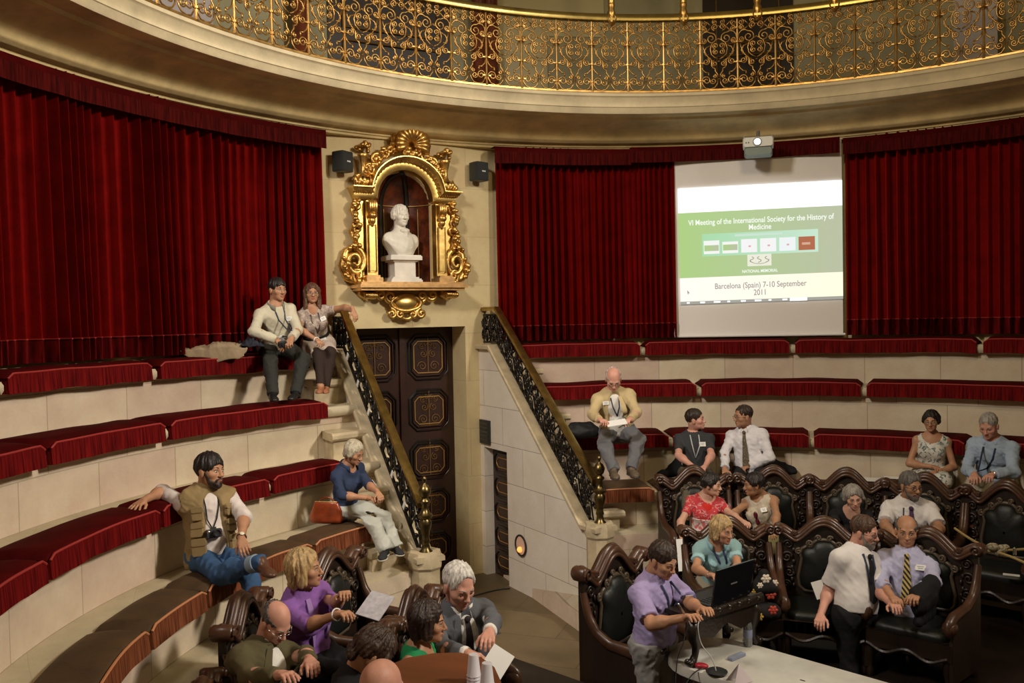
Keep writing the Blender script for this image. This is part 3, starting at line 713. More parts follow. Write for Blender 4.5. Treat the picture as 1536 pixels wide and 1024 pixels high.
for sg in (-1, 1):
    mb = MB()
    wz(mb, rect(sg*.082 - .0145, sg*.082 + .0145, .446, .600), -.01, .13)
    wz(mb, rect(sg*.082 - .009, sg*.082 + .009, .456, .548), .13, .145)
    mb.tube([W3(sg*.082 + x, z, .15) for x, z in rect(-.010, .010, .453, .551)], .008, 5, closed=True)
    wz(mb, rect(sg*.108 - .010, sg*.108 + .008, .438, .600), -.01, .07)
    mb.build('pilaster', M_GILTB, fr)
    mb = MB()   # fluted bracket hanging under the capital
    for i in range(4): mb.tube([W3(sg*.082 - .0085 + i*.0057, z, d) for z, d in ((.600, .17), (.592, .20), (.58, .19), (.572, .155))], .016, 6)
    mb.ell(W3(sg*.082, .569, .16), (.06, .05, .05)); mb.ell(W3(sg*.082, .559, .15), (.045, .04, .05)); mb.ell(W3(sg*.082, .552, .14), (.025, .025, .04))
    mb.build('bracket', M_GILT, fr)
# arch and entablature following one moulded outline
def outline(o):
    p = [(-.126 - o * .6, .606 + o), (-.082 - o*.2, .606 + o)]
    r = .068 + o
    st = [(-(r) * math.cos(t), .606 + (r) * math.sin(t)) for t in np.linspace(math.asin(min(1, o / r)) if o > 0 else 0, PI - (math.asin(min(1, o / r)) if o > 0 else 0), 25)]
    return p[:1] + st + [(.126 + o * .6, .606 + o)]
mb = MB()
prof = [(-.005, -.02), (-.005, .11), (.003, .13), (.010, .13), (.010, .15), (.013, .165), (.013, .19), (.018, .21), (.0195, .25), (.0215, .25), (.0215, 0)]
P = [[W3(w, z, d) for (w, z) in outline(o)] for o, d in prof]
mb.grid(np.array(P)); 
for j in (0, -1): mb.add([row[j] for row in P], [list(range(len(P)))])
mb.m = 1
ol = outline(.0115); pts = []
for a, b in zip(ol[:-1], ol[1:]):
    n = max(1, int(math.hypot(a[0]-b[0], a[1]-b[1]) / .0062))
    pts += [(a[0] + (b[0]-a[0]) * i/n, a[1] + (b[1]-a[1]) * i/n) for i in range(n)]
for w, z in pts: mb.ell(W3(w, z, .172), (.013, .013, .013), nu=5, nv=7)
mb.build('arch', [M_GILTB, M_GILT], fr, ang=35)
# carved volutes and leaves
def vol(mb, c, r, a0, turns, d, thick, n=34, sz=1.0):
    t = np.linspace(0, 1, n); rr = r * (1 - .85 * t); a = a0 + turns * 2 * PI * t
    mb.tube([W3(c[0] + rr[i] * math.cos(a[i]), c[1] + sz * rr[i] * math.sin(a[i]), d + .05 * t[i]) for i in range(n)], thick * (1 - .55 * t), 8)
def leaf(mb, p0, p1, bend, d, wd):
    p0 = np.array(p0); p1 = np.array(p1); nrm = np.array([-(p1-p0)[1], (p1-p0)[0]])
    t = np.linspace(0, 1, 9); pts = [p0 + (p1-p0) * q + nrm * bend * math.sin(q * PI) for q in t]
    mb.tube([W3(p[0], p[1], d + .06 * math.sin(q * PI)) for p, q in zip(pts, t)], wd * np.sin(np.clip(t * .85 + .12, 0, 1) * PI) + .002, 7)
for sg in (-1, 1):
    mb = MB()
    vol(mb, (sg * .128, .474), .030, PI/2 if sg < 0 else PI/2, 1.7 * -sg * -1, .08, .045)
    vol(mb, (sg * .121, .447), .016, -PI/2, 1.3 * sg, .08, .036)
    vol(mb, (sg * .119, .588), .012, -PI/2, 1.4 * sg, .06, .034)
    vol(mb, (sg * .118, .545), .012, PI/2, 1.3 * -sg, .06, .03)
    rg = random.Random(5)
    spine = [(.121, .600), (.130, .580), (.118, .560), (.132, .535), (.120, .510), (.150, .495), (.160, .465), (.148, .442), (.122, .434), (.105, .440)]
    mb.tube([W3(sg * w, z, .06) for w, z in spine], [.02, .04, .035, .045, .04, .05, .06, .055, .05, .03], 8)
    for i in range(34):
        k = rg.uniform(0, len(spine) - 1.01); a = int(k); f = k - a
        w = spine[a][0] + (spine[a+1][0] - spine[a][0]) * f; z = spine[a][1] + (spine[a+1][1] - spine[a][1]) * f
        an = rg.uniform(0, 2*PI); l = rg.uniform(.010, .020)
        leaf(mb, (sg * w, z), (sg * (w + l * math.cos(an) * .7), z + l * math.sin(an)), rg.uniform(-.4, .4), rg.uniform(.06, .10), rg.uniform(.022, .034))
    mb.build('side_scroll', M_GILT, fr, ang=180)
    # flower vase on the entablature
    mb = MB(); c = (sg * .101, .630)
    vol(mb, (sg * .112, .641), .013, PI, 1.3 * sg, .10, .032); vol(mb, (sg * .092, .641), .012, 0, 1.3 * -sg, .10, .03)
    base = W3(sg * .1, .648, .11)
    mb.lathe([(.07, 0), (.05, .03), (.035, .07), (.03, .12), (.045, .18), (.06, .24), (.075, .27), (.06, .28)], 14, c=base)
    for i in range(26):
        an = rg.uniform(0, 2*PI); el = rg.uniform(-.2, 1.2); rr = rg.uniform(.05, .11)
        mb.ell(base + np.array([rr*math.cos(an)*math.cos(el), rr*math.sin(an)*math.cos(el), .33 + rr*math.sin(el)]), (.030, .030, .026), nu=6, nv=8)
    for i in range(12):
        leaf(mb, (sg * (.085 + .0035 * i), .628), (sg * (.083 + .004 * i), .650 + .006 * math.sin(i * 2.1)), rg.uniform(-.3, .3), .10, .024)
    mb.build('vase', M_GILT, fr, ang=180)
    mb = MB()   # garland scrolls climbing the arch towards the shell
    for (w, z, r, a0, tn, th) in ((.082, .664, .014, 0, 1.5, .030), (.064, .686, .013, 2, -1.4, .030), (.046, .700, .011, 1, 1.4, .028), (.034, .708, .010, 4, -1.3, .026)):
        vol(mb, (sg * w, z), r, a0 if sg > 0 else PI - a0, tn * sg, .10, th)
    for i in range(22):
        q = rg.uniform(0, 1); w = .092 - .062 * q; z = .655 + .058 * q; an = rg.uniform(.2, 2.6); l = rg.uniform(.008, .016)
        leaf(mb, (sg * w, z), (sg * (w + l * math.cos(an)), z + l * math.sin(an)), rg.uniform(-.5, .5), .09, .022)
    mb.build('garland', M_GILT, fr, ang=180)
mb = MB()   # shell crest
sc = (.013, .722)
for i in range(13):
    a = -.35 + (PI + .7) * i / 12; R_ = .034
    mb.tube([W3(sc[0] + q * math.cos(a) * 1.06, sc[1] + q * math.sin(a), .10 + .10 * math.sin(min(1, q / R_) * 2.4)) for q in np.linspace(.004, R_, 7)], np.linspace(.012, .046, 7), 8)
    mb.ell(W3(sc[0] + .0365 * math.cos(a) * 1.06, sc[1] + .0365 * math.sin(a), .12), (.045, .045, .045), nu=7, nv=9)
for i in range(10):
    a = rg.uniform(PI, 2*PI); mb.ell(W3(sc[0] + rg.uniform(.005, .02) * math.cos(a), sc[1] - .005 + .016 * math.sin(a), .14), (.05, .05, .04), nu=6, nv=8)
for sg in (-1, 1):
    vol(mb, (sc[0] + sg * .016, sc[1] - .016), .010, 0 if sg > 0 else PI, 1.3 * sg, .12, .028)
mb.build('shell', M_GILT, fr, ang=180)
mb = MB()   # oval cartouche and brackets under the shelf
el = [(-.003 + .034 * math.cos(t), .388 + .016 * math.sin(t)) for t in np.linspace(0, 2*PI, 30, endpoint=False)]
wz(mb, el, 0, .07); mb.ell(W3(-.003, .388, .08), (.034 * K * .8, .05, .016 * K), R=np.stack([VV, UU, ZZ], 1)); mb.build('cartouche', M_GILTB, fr)
mb = MB(); mb.tube([W3(w, z, .08) for w, z in el], .028, 8, closed=True)
for sg in (-1, 1):
    vol(mb, (-.003 + sg * .034, .366), .011, PI/2, 1.4 * sg, .07, .032); vol(mb, (-.003 + sg * .036, .402), .011, -PI/2, 1.4 * sg, .08, .03)
    vol(mb, (-.003 + sg * .060, .405), .012, PI, 1.4 * sg, .08, .034); vol(mb, (-.003 + sg * .014, .364), .009, PI/2, 1.2 * -sg, .07, .03)
    wz(mb, [(sg*.078, .414), (sg*.122, .414), (sg*.117, .404), (sg*.098, .394), (sg*.080, .402)], 0, .17)
    for i in range(6): leaf(mb, (sg * (.082 + i*.006), .412), (sg * (.088 + i*.005), .397), .2, .17, .024)
mb.tube([W3(-.003 + .012 * math.cos(t), .362 + .008 * math.sin(t), .08) for t in np.linspace(PI, 2*PI, 9)], .03, 7)
mb.build('cartouche_border', M_GILT, fr, ang=180)
# marble bust on its plinth
M_MARB = mat('white statuary marble', (.80, .76, .68), rough=.45, var=.12, vscale=7, bump=.05, sub=.0)
M_VEIN = mat('veined plinth marble', (.78, .75, .69), rough=.35, var=.25, vscale=3)
# ------------------------------------------------------------------ loudspeakers
def speaker(label, w, z0, z1, yaw):
    t = thing('loudspeaker', label, 'loudspeaker', sw(S0, w, (z0+z1)/2), 'small wall loudspeakers')
    h = (z1 - z0) * K; a = UU * -math.cos(yaw) + VV * math.sin(yaw); b = np.cross(ZZ, a); o = sw(1.062, w, (z0 + z1) / 2)
    mb = MB(); R = np.stack([b, a, ZZ], 1)
    d = .012; 
    prof = [(-.09, -.09), (.09, -.09), (.10, .02), (.092, .075), (-.092, .075), (-.10, .02)]
    for zz0, zz1, k in ((-h/2 + d, h/2 - d, 1.0),):
        mb.add([o + R @ np.array([x*k, y*k, zz0]) for x, y in prof] + [o + R @ np.array([x*k, y*k, zz1]) for x, y in prof] + [o + R @ np.array([x*.92, y*.92, -h/2]) for x, y in prof] + [o + R @ np.array([x*.92, y*.92, h/2]) for x, y in prof],
               [(i, (i+1) % 6, (i+1) % 6 + 6, i + 6) for i in range(6)] + [(i + 12, (i+1) % 6 + 12, (i+1) % 6, i) for i in range(6)] + [(i + 6, (i+1) % 6 + 6, (i+1) % 6 + 18, i + 18) for i in range(6)] + [list(range(12, 18)), list(range(18, 24))])
    mb.build('cabinet', mat('charcoal cabinet', (.026, .030, .029), rough=.45), t, ang=25)
    mb = MB(); mb.box(o + R @ np.array([0, .074, .0]), (.165, .008, h - .05), R); mb.build('grille', mat('speaker cloth', (.02, .023, .024), rough=.7, bump=.4, bscale=300), t)
    mb = MB()
    for i in range(3): mb.box(o + R @ np.array([-.012 + i * .021, .080, 0]), (.014, .003, .018), R); 
    mb.build('logo', mat('pale logo print', (.7, .72, .7)), t)
    mb = MB(); mb.tube([sw(1.0845, w, z0 + .01), sw(1.06, w, z0 + .02)], .018, 8); mb.build('wall_bracket', M_BLACKP, t)
speaker('small black loudspeaker on the wall left of the gilded frame', -.155, .655, .696, .55)
speaker('small black loudspeaker on the wall right of the gilded frame', .158, .656, .697, .25)
# ------------------------------------------------------------------ projection screen and slide
A_, B_ = pol(1.075, rad(-16.75), .31), pol(1.075, rad(2.75), .31)
SX = (B_ - A_); SWID = np.linalg.norm(SX); SX /= SWID; SN = np.cross(SX, ZZ); SN = SN if SN @ (CAM - A_) > 0 else -SN
def SP(u, z, d=0): return A_ + SX * (u * SWID) + ZZ * (Z(z) - A_[2]) + SN * d
scr = thing('projection_screen', 'white cloth projection screen hanging between the crimson curtains', 'screen', SP(.5, .31))
mb = MB(); nzs = noise1(77); P = []
for u in np.linspace(0, 1, 30):
    col = []
    for z in np.linspace(.304, .735, 24):
        e = .014 * (1 - min(1, (z - .304) / .1)) if u < .02 else 0
        col.append(SP(u - e * (1 if u < .5 else 0), z, .012 * nzs(u * 6 + z * 9) - .012))
    P.append(col)
mb.grid(np.array(P)); mb.build('cloth', mat('screen cloth', (.88, .86, .84), rough=.8), scr, ang=180)
mb = MB(); mb.tube([SP(-.01, .302), SP(1.01, .302)], .016, 8); mb.build('weight_bar', M_WHITE, scr)
def emat(name, c, s): return mat(name, (.02, .02, .02), rough=.9, emit=(c, s))
def grad_emat(name, c0, c1, s):
    m = mat(name, (.02, .02, .02), rough=.9, emit=(c0, s)); nt = m.node_tree; b = nt.nodes['Principled BSDF']
    tc = nt.nodes.new('ShaderNodeTexCoord'); sx = nt.nodes.new('ShaderNodeSeparateXYZ'); nt.links.new(tc.outputs['UV'], sx.inputs[0])
    r = nt.nodes.new('ShaderNodeValToRGB'); r.color_ramp.elements[0].color = (*c0, 1); r.color_ramp.elements[1].color = (*c1, 1)
    nt.links.new(sx.outputs[0], r.inputs[0]); nt.links.new(r.outputs[0], b.inputs['Emission Color']); return m
# slide corners in screen space: u along, v from top
TL = (.020, .6415); TR = (1.0, .6425); BL = (.028, .3780); BR = (1.0, .3830)
def SL(x, y, d):
    a = np.array(TL) * (1-x) + np.array(TR) * x; b = np.array(BL) * (1-x) + np.array(BR) * x; p = a * (1-y) + b * y
    return SP(p[0], p[1], d)
def spatch(name, x0, x1, y0, y1, m, d, par):
    mb = MB(); mb.add([SL(x0, y0, d), SL(x1, y0, d), SL(x1, y1, d), SL(x0, y1, d)], [(0, 1, 2, 3)], [(0, 0), (1, 0), (1, 1), (0, 1)]); return mb.build(name, m, par)
E_W = emat('lit white', (1, 1, 1), 1.35); E_G = grad_emat('lit green', (.40, .60, .22), (.47, .51, .36), 1.15)
E_LOW = grad_emat('lit pale', (.95, .93, .86), (1, .93, .72), 1.18)
sl = spatch('slide_header', 0, 1, 0, .215, E_W, .012, scr); spatch('slide_body', 0, 1, .215, .78, E_G, .012, scr); spatch('slide_footer', 0, 1, .78, .985, E_LOW, .012, scr)
spatch('task_bar', 0, 1, .985, 1.01, emat('lit dull', (.55, .54, .48), .75), .012, scr)
tb = MB()
for i in range(9): x = .04 + i * .085; tb.add([SL(x, .99, .014), SL(x + .018 + .012 * (i % 3), .99, .014), SL(x + .018 + .012 * (i % 3), 1.004, .014), SL(x, 1.004, .014)], [(0, 1, 2, 3)])
tb.add([SL(.68, .985, .014), SL(.785, .985, .014), SL(.785, 1.012, .014), SL(.68, 1.012, .014)], [(0, 1, 2, 3)]); tb.build('task_bar_item', E_W, scr)
def text(name, s, x, y, size, m, par, d=.016, bold=0):
    cu = bpy.data.curves.new(name, 'FONT'); cu.body = s; cu.align_x = 'CENTER'; cu.size = size; cu.offset = bold; cu.extrude = .0008
    ob = bpy.data.objects.new(name, cu); dg = bpy.context.evaluated_depsgraph_get()
    COL.objects.link(ob); dg.update(); me = bpy.data.meshes.new_from_object(ob.evaluated_get(dg)); bpy.data.objects.remove(ob); bpy.data.curves.remove(cu)
    me.materials.clear(); me.materials.append(m)
    o = link(name, me, par); p = SL(x, y, d); q = SL(x + .01, y, d); ex = (q - p) / np.linalg.norm(q - p) * .8; ey = np.cross(SN, ex) / .8
    me.transform(frame_mat(p, ex, ey, SN)); return o
E_TXT = emat('lit lettering', (.95, 1, .9), 1.1); E_GRY = mat('grey lettering', (.02, .02, .02), rough=.9, emit=((.52, .46, .44), .75))
text('slide_title', 'VI Meeting of the International Society for the History of', .505, .325, .099, E_TXT, scr, bold=.0014)
text('slide_title', 'Medicine', .505, .385, .099, E_TXT, scr, bold=.0014)
text('slide_date', 'Barcelona (Spain) 7-10 September', .50, .885, .105, E_GRY, scr, bold=.001)
text('slide_date', '2011', .50, .95, .105, E_GRY, scr, bold=.001)
text('slide_caption', 'NATIONAL MEMORIAL', .50, .755, .055, E_TXT, scr, bold=.001)
spatch('switcher_panel', .145, .855, .405, .60, grad_emat('lit aqua', (.38, .68, .40), (.56, .76, .60), 1.15), .014, scr)
spatch('switcher_caption', .35, .64, .42, .438, emat('lit mint', (.75, .95, .8), .9), .016, scr)
spatch('slide_emblem', .425, .572, .58, .70, emat('lit ivory', (.93, .92, .78), 1.0), .013, scr)
mb = MB()
for x0, sg in ((.452, 1), (.498, -1), (.545, -1)):
    mb.tube([SL(x0 + .012 * math.sin(t * 2.2) * sg, .645 + .032 * (t / PI - .5) * 1.6, .015) for t in np.linspace(0, PI, 12)], .004, 4)
mb.tube([SL(.499 + .058 * math.cos(t), .645 + .036 * math.sin(t), .015) for t in np.linspace(0, PI * 1.0, 16)], .003, 4)
mb.build('emblem_lines', mat('olive lines', (.02, .02, .02), emit=((.35, .36, .2), .7)), scr)
for i, c in enumerate(((1, 1, .97), (1, 1, .97), (1, 1, 1), (1, 1, 1), (.95, 1, 1), (.62, .2, .10))):
    x0 = .155 + i * .1165; o = spatch('thumbnail', x0, x0 + .098, .465 + .015 * (i == 1), .58, emat('lit thumb %d' % i, c, 1.0 if i < 5 else .8), .016, scr)
    if i < 2: spatch('thumbnail_band', x0 + .004, x0 + .094, .505, .555, E_G, .018, o)
    elif i < 5: spatch('thumbnail_mark', x0 + .045, x0 + .06, .52, .535, mat('lit rose', (.02,)*3, emit=((.9, .5, .5), .9)), .018, o)
    else: spatch('thumbnail_mark', x0 + .02, x0 + .07, .515, .535, mat('lit salmon', (.02,)*3, emit=((.9, .55, .4), .8)), .018, o)
mb = MB()
mb.add([SL(.044, .885, .016), SL(.060, .912, .016), SL(.050, .915, .016), SL(.052, .93, .016), SL(.046, .917, .016)], [(0, 1, 2), (0, 2, 3, 4)]); mb.build('pointer', E_GRY, scr)
# projector over the screen, lens glowing
pr = thing('projector', 'white projector with glowing lens hanging from the cornice above the screen', 'projector', pol(.99, rad(-7.0), .715))
pc = pol(.985, rad(-7.0), .7195); py_ = CAM - pc; py_[2] = 0; py_ /= np.linalg.norm(py_); px_ = np.cross(py_, ZZ); R = np.stack([px_, py_, ZZ], 1)
mb = MB()
def rbox(mb, c, sx, sy, sz, b, R):
    pr_ = [(-sx+b, -sz), (sx-b, -sz), (sx, -sz+b), (sx, sz-b), (sx-b, sz), (-sx+b, sz), (-sx, sz-b), (-sx, -sz+b)]
    P = [[c + R @ np.array([x*k, y, z*k]) for x, z in pr_] for y, k in ((-sy, .9), (-sy*.9, 1), (sy*.9, 1), (sy, .93))]
    mb.grid(np.array(P), cv=True); mb.add(P[0], [list(range(8))]); mb.add(P[-1], [list(range(8))])
rbox(mb, pc, .185, .14, .062, .02, R); mb.build('body', mat('projector white', (.72, .74, .72), rough=.4), pr)
mb = MB(); rbox(mb, pc + np.array([0, 0, -.112]), .17, .13, .048, .02, R); mb.build('base_plate', mat('shaded grey green plastic', (.20, .26, .24), rough=.5), pr)  # base colour carries the shade of the projector's underside
mb = MB(); a = np.linspace(0, 2*PI, 24, endpoint=False); mb.tube([pc + R @ np.array([.01 + .046*math.cos(t), .142, .046*math.sin(t)]) for t in a], .010, 8, closed=True); mb.build('lens_ring', mat('grey plastic', (.4, .42, .42)), pr)
mb = MB(); mb.ell(pc + R @ np.array([.01, .136, 0]), (.042, .015, .042), R); mb.build('lens', mat('lens glow', (1, 1, 1), emit=((.95, 1, 1), 9)), pr)
mb = MB()
for x in (.115, .145): mb.box(pc + R @ np.array([x, .140, -.005]), (.014, .01, .014), R)
mb.build('sensor', M_BLACKP, pr)
for x in (-.17, .17): mb = MB(); mb.tube([pc + R @ np.array([x, .08, .05]), pc + R @ np.array([x, .08, .085])], .014, 8); mb.build('bracket_pin', mat('grey metal', (.45, .45, .45), rough=.35, metal=.8), pr)
mb = MB(); mb.tube([pc + np.array([0, 0, .06]), pc + np.array([0, 0, .16]) + R @ np.array([0, -.05, 0])], .025, 10)
mb.build('mount', mat('grey metal', (.45, .45, .45), rough=.35, metal=.8), pr)
# ================================================================== SCULPTING: distance fields meshed into one continuous surface
def nrm(v): v = np.asarray(v, float); return v / max(np.linalg.norm(v), 1e-9)
def rc(a, b, ra, rb=None, k=.03, cuts=()):
    a = np.asarray(a, float); b = np.asarray(b, float); rb = ra if rb is None else rb; ab = b - a; L2 = max(ab @ ab, 1e-9)
    def f(P):
        q = P - a; t = np.clip(q @ ab / L2, 0, 1); d = np.linalg.norm(q - t[:, None] * ab, axis=1) - (ra + (rb - ra) * t)
        for p, n in cuts: d = np.maximum(d, (P - p) @ n)
        return d
    return f, k, (np.minimum(a, b) - max(ra, rb), np.maximum(a, b) + max(ra, rb))
def el(c, r, R=None, k=.03, cuts=()):
    c = np.asarray(c, float); r = np.asarray(r, float); R = np.eye(3) if R is None else np.asarray(R, float)
    def f(P):
        q = (P - c) @ R; k0 = np.linalg.norm(q / r, axis=1); k1 = np.linalg.norm(q / (r * r), axis=1)
        d = k0 * (k0 - 1) / np.maximum(k1, 1e-6)
        for p, n in cuts: d = np.maximum(d, (P - p) @ n)
        return d
    m = r.max(); return f, k, (c - m, c + m)
def smin(a, b, k):
    h = np.clip(.5 + .5 * (b - a) / k, 0, 1); return b + (a - b) * h - k * h * (1 - h)
class Field:
    def __init__(s): s.add_ = []; s.sub = []; s.cut = []; s.disp = None; s.infl = 0; s.post = None
    def add(s, *p): s.add_ += p; return s
    def __call__(s, P):
        d = None
        for f, k, _ in s.add_:
            e = f(P); d = e if d is None else smin(d, e, k)
        d = d - s.infl
        if s.disp is not None: d = d + s.disp(P)
        for f, k, _ in s.sub: d = -smin(-d, f(P), k)
        for p, n in s.cut: d = np.maximum(d, (P - p) @ n)
        if s.post is not None: d = d + s.post(P)
        return d
    def bbox(s):
        lo = np.min([b[0] for _, _, b in s.add_], 0); hi = np.max([b[1] for _, _, b in s.add_], 0); return lo - .03 - s.infl, hi + .03 + s.infl
CO = np.array([[x, y, z] for x in (0, 1) for y in (0, 1) for z in (0, 1)])
ED = [(i, j) for i in range(8) for j in range(i + 1, 8) if abs(CO[i] - CO[j]).sum() == 1]
def surf(field, h):
    lo, hi = field.bbox(); B = 6
    nb = np.ceil((hi - lo) / (h * B)).astype(int) + 1
    bc = np.stack(np.meshgrid(*[np.arange(n) for n in nb], indexing='ij'), -1).reshape(-1, 3)
    ctr = lo + (bc + .5) * B * h
    dc = field(ctr); keep = np.abs(dc) < B * h * 1.35 + .012
    dims = nb * B + 1
    F = np.empty(dims)
    sg = np.where(dc > 0, 1.0, -1.0).reshape(nb)
    big = np.repeat(np.repeat(np.repeat(sg, B, 0), B, 1), B, 2)
    F[:-1, :-1, :-1] = big; F[-1] = 1; F[:, -1] = 1; F[:, :, -1] = 1
    mask = np.zeros(dims, bool)
    kb = bc[keep] * B
    off = np.stack(np.meshgrid(*[np.arange(B + 1)] * 3, indexing='ij'), -1).reshape(-1, 3)
    idx = (kb[:, None] + off[None]).reshape(-1, 3); mask[idx[:, 0], idx[:, 1], idx[:, 2]] = True
    I = np.argwhere(mask)
    vals = np.concatenate([field(lo + c * h) for c in np.array_split(I, max(1, len(I) // 60000))])
    F[mask] = vals
    S_ = F < 0
    c8 = [S_[a:dims[0]-1+a, b:dims[1]-1+b, c:dims[2]-1+c] for a, b, c in CO]
    n_in = sum(x.astype(np.int8) for x in c8); act = (n_in > 0) & (n_in < 8)
    A = np.argwhere(act); vid = -np.ones(act.shape, int); vid[act] = np.arange(len(A))
    fv = np.stack([F[A[:, 0]+a, A[:, 1]+b, A[:, 2]+c] for a, b, c in CO], 1)
    acc = np.zeros((len(A), 3)); cnt = np.zeros(len(A))
    for i, j in ED:
        x = (fv[:, i] < 0) != (fv[:, j] < 0); t = fv[x, i] / (fv[x, i] - fv[x, j])
        acc[x] += CO[i] + t[:, None] * (CO[j] - CO[i]); cnt[x] += 1
    V = lo + (A + acc / cnt[:, None]) * h
    Q = []
    for ax in range(3):
        o = [0, 0, 0]; o[ax] = 1
        a0 = S_[:dims[0]-o[0], :dims[1]-o[1], :dims[2]-o[2]]; a1 = S_[o[0]:, o[1]:, o[2]:]
        E = np.argwhere(a0 != a1); u, w = [(1, 2), (2, 0), (0, 1)][ax]
        E = E[(E[:, u] > 0) & (E[:, w] > 0) & (E[:, u] < dims[u]-1) & (E[:, w] < dims[w]-1)]
        du = np.zeros(3, int); du[u] = 1; dw = np.zeros(3, int); dw[w] = 1
        q = [vid[tuple((E - x).T)] for x in (du + dw, dw, 0 * du, du)]
        q = np.stack(q, 1); fl = S_[tuple(E.T)]; q[~fl] = q[~fl][:, ::-1]; Q.append(q)
    Q = np.concatenate(Q); Q = Q[(Q >= 0).all(1)]
    return V, Q
def sdf_obj(name, fields, m, parent, h=.009):
    if not isinstance(fields, (list, tuple)): fields = [fields]
    Vs, Qs, n = [], [], 0
    for f in fields:
        f, hh = f if isinstance(f, tuple) else (f, h)
        V, Q = surf(f, hh); Vs.append(V); Qs.append(Q + n); n += len(V)
    V = np.concatenate(Vs); Q = np.concatenate(Qs)
    me = bpy.data.meshes.new(name); me.vertices.add(len(V)); me.vertices.foreach_set('co', V.ravel())
    me.loops.add(len(Q) * 4); me.loops.foreach_set('vertex_index', Q.ravel().astype(np.int32))
    me.polygons.add(len(Q)); me.polygons.foreach_set('loop_start', np.arange(0, len(Q) * 4, 4, dtype=np.int32))
    me.update(calc_edges=True); me.validate()
    me.polygons.foreach_set('use_smooth', [True] * len(me.polygons))
    me.materials.append(m); return link(name, me, parent)
def wrinkle(seed, amp=.005, fr=26, dirn=None):
    rg = np.random.default_rng(seed); ks = rg.normal(0, 1, (7, 3)); ks /= np.linalg.norm(ks, axis=1)[:, None]
    if dirn is not None: ks = ks * .55 + np.asarray(dirn) * rg.choice([-1, 1], 7)[:, None] * .8
    ks *= fr * rg.uniform(.6, 1.9, 7)[:, None]; ph = rg.uniform(0, 6.28, 7)
    def f(P):
        w = sum(np.sin(P @ k + p) for k, p in zip(ks[:3], ph)) * .9
        s = 0
        for k, p in zip(ks, ph): s = s + (1 - np.abs(np.sin(P @ k + p + .5 * w))) ** 2
        return -amp * (s - 2.4) / 2.2
    return f
SKINS = {'fair': (.60, .34, .24), 'tan': (.46, .235, .135), 'pink': (.62, .315, .235), 'olive': (.40, .21, .115), 'brown': (.30, .145, .075)}
def skin(t): return mat('skin ' + t, SKINS[t], rough=.5, var=.16, vscale=14, bump=.06, bscale=120, spec=.35)
def hairm(nm, c): return mat('hair ' + nm, c, rough=.45, var=.55, vscale=40, vstretch=(1, 1, .25), bump=.5, bscale=110, spec=.4)
def cloth(nm, c, var=.10, rough=.85, bump=.12, sheen=.05): return mat('cloth ' + nm, c, rough=rough, var=var, vscale=5, bump=bump, bscale=220, sheen=sheen, spec=.25)
def on_sphere(c, L, px, near=True):
    d = ray(*px); oc = CAM - c; b = oc @ d; q = b * b - (oc @ oc - L * L)
    if q < 0: p = CAM + d * (-b); return c + nrm(p - c) * L
    return CAM + d * (-b - math.sqrt(q) if near else -b + math.sqrt(q))
class Person: pass
def rot_yaw_pitch(x, y, z, yaw, pitch, roll):
    cy, sy = math.cos(yaw), math.sin(yaw); x1 = x * cy + -y * -sy * 1.0; y1 = y * cy + x * sy
    x1 = x * cy - y * sy; cp, sp = math.cos(pitch), math.sin(pitch)
    y2 = y1 * cp - z * sp; z2 = z * cp + y1 * sp
    cr, sr = math.cos(roll), math.sin(roll); x3 = x1 * cr + z2 * sr; z3 = z2 * cr - x1 * sr
    return x3, y2, z3
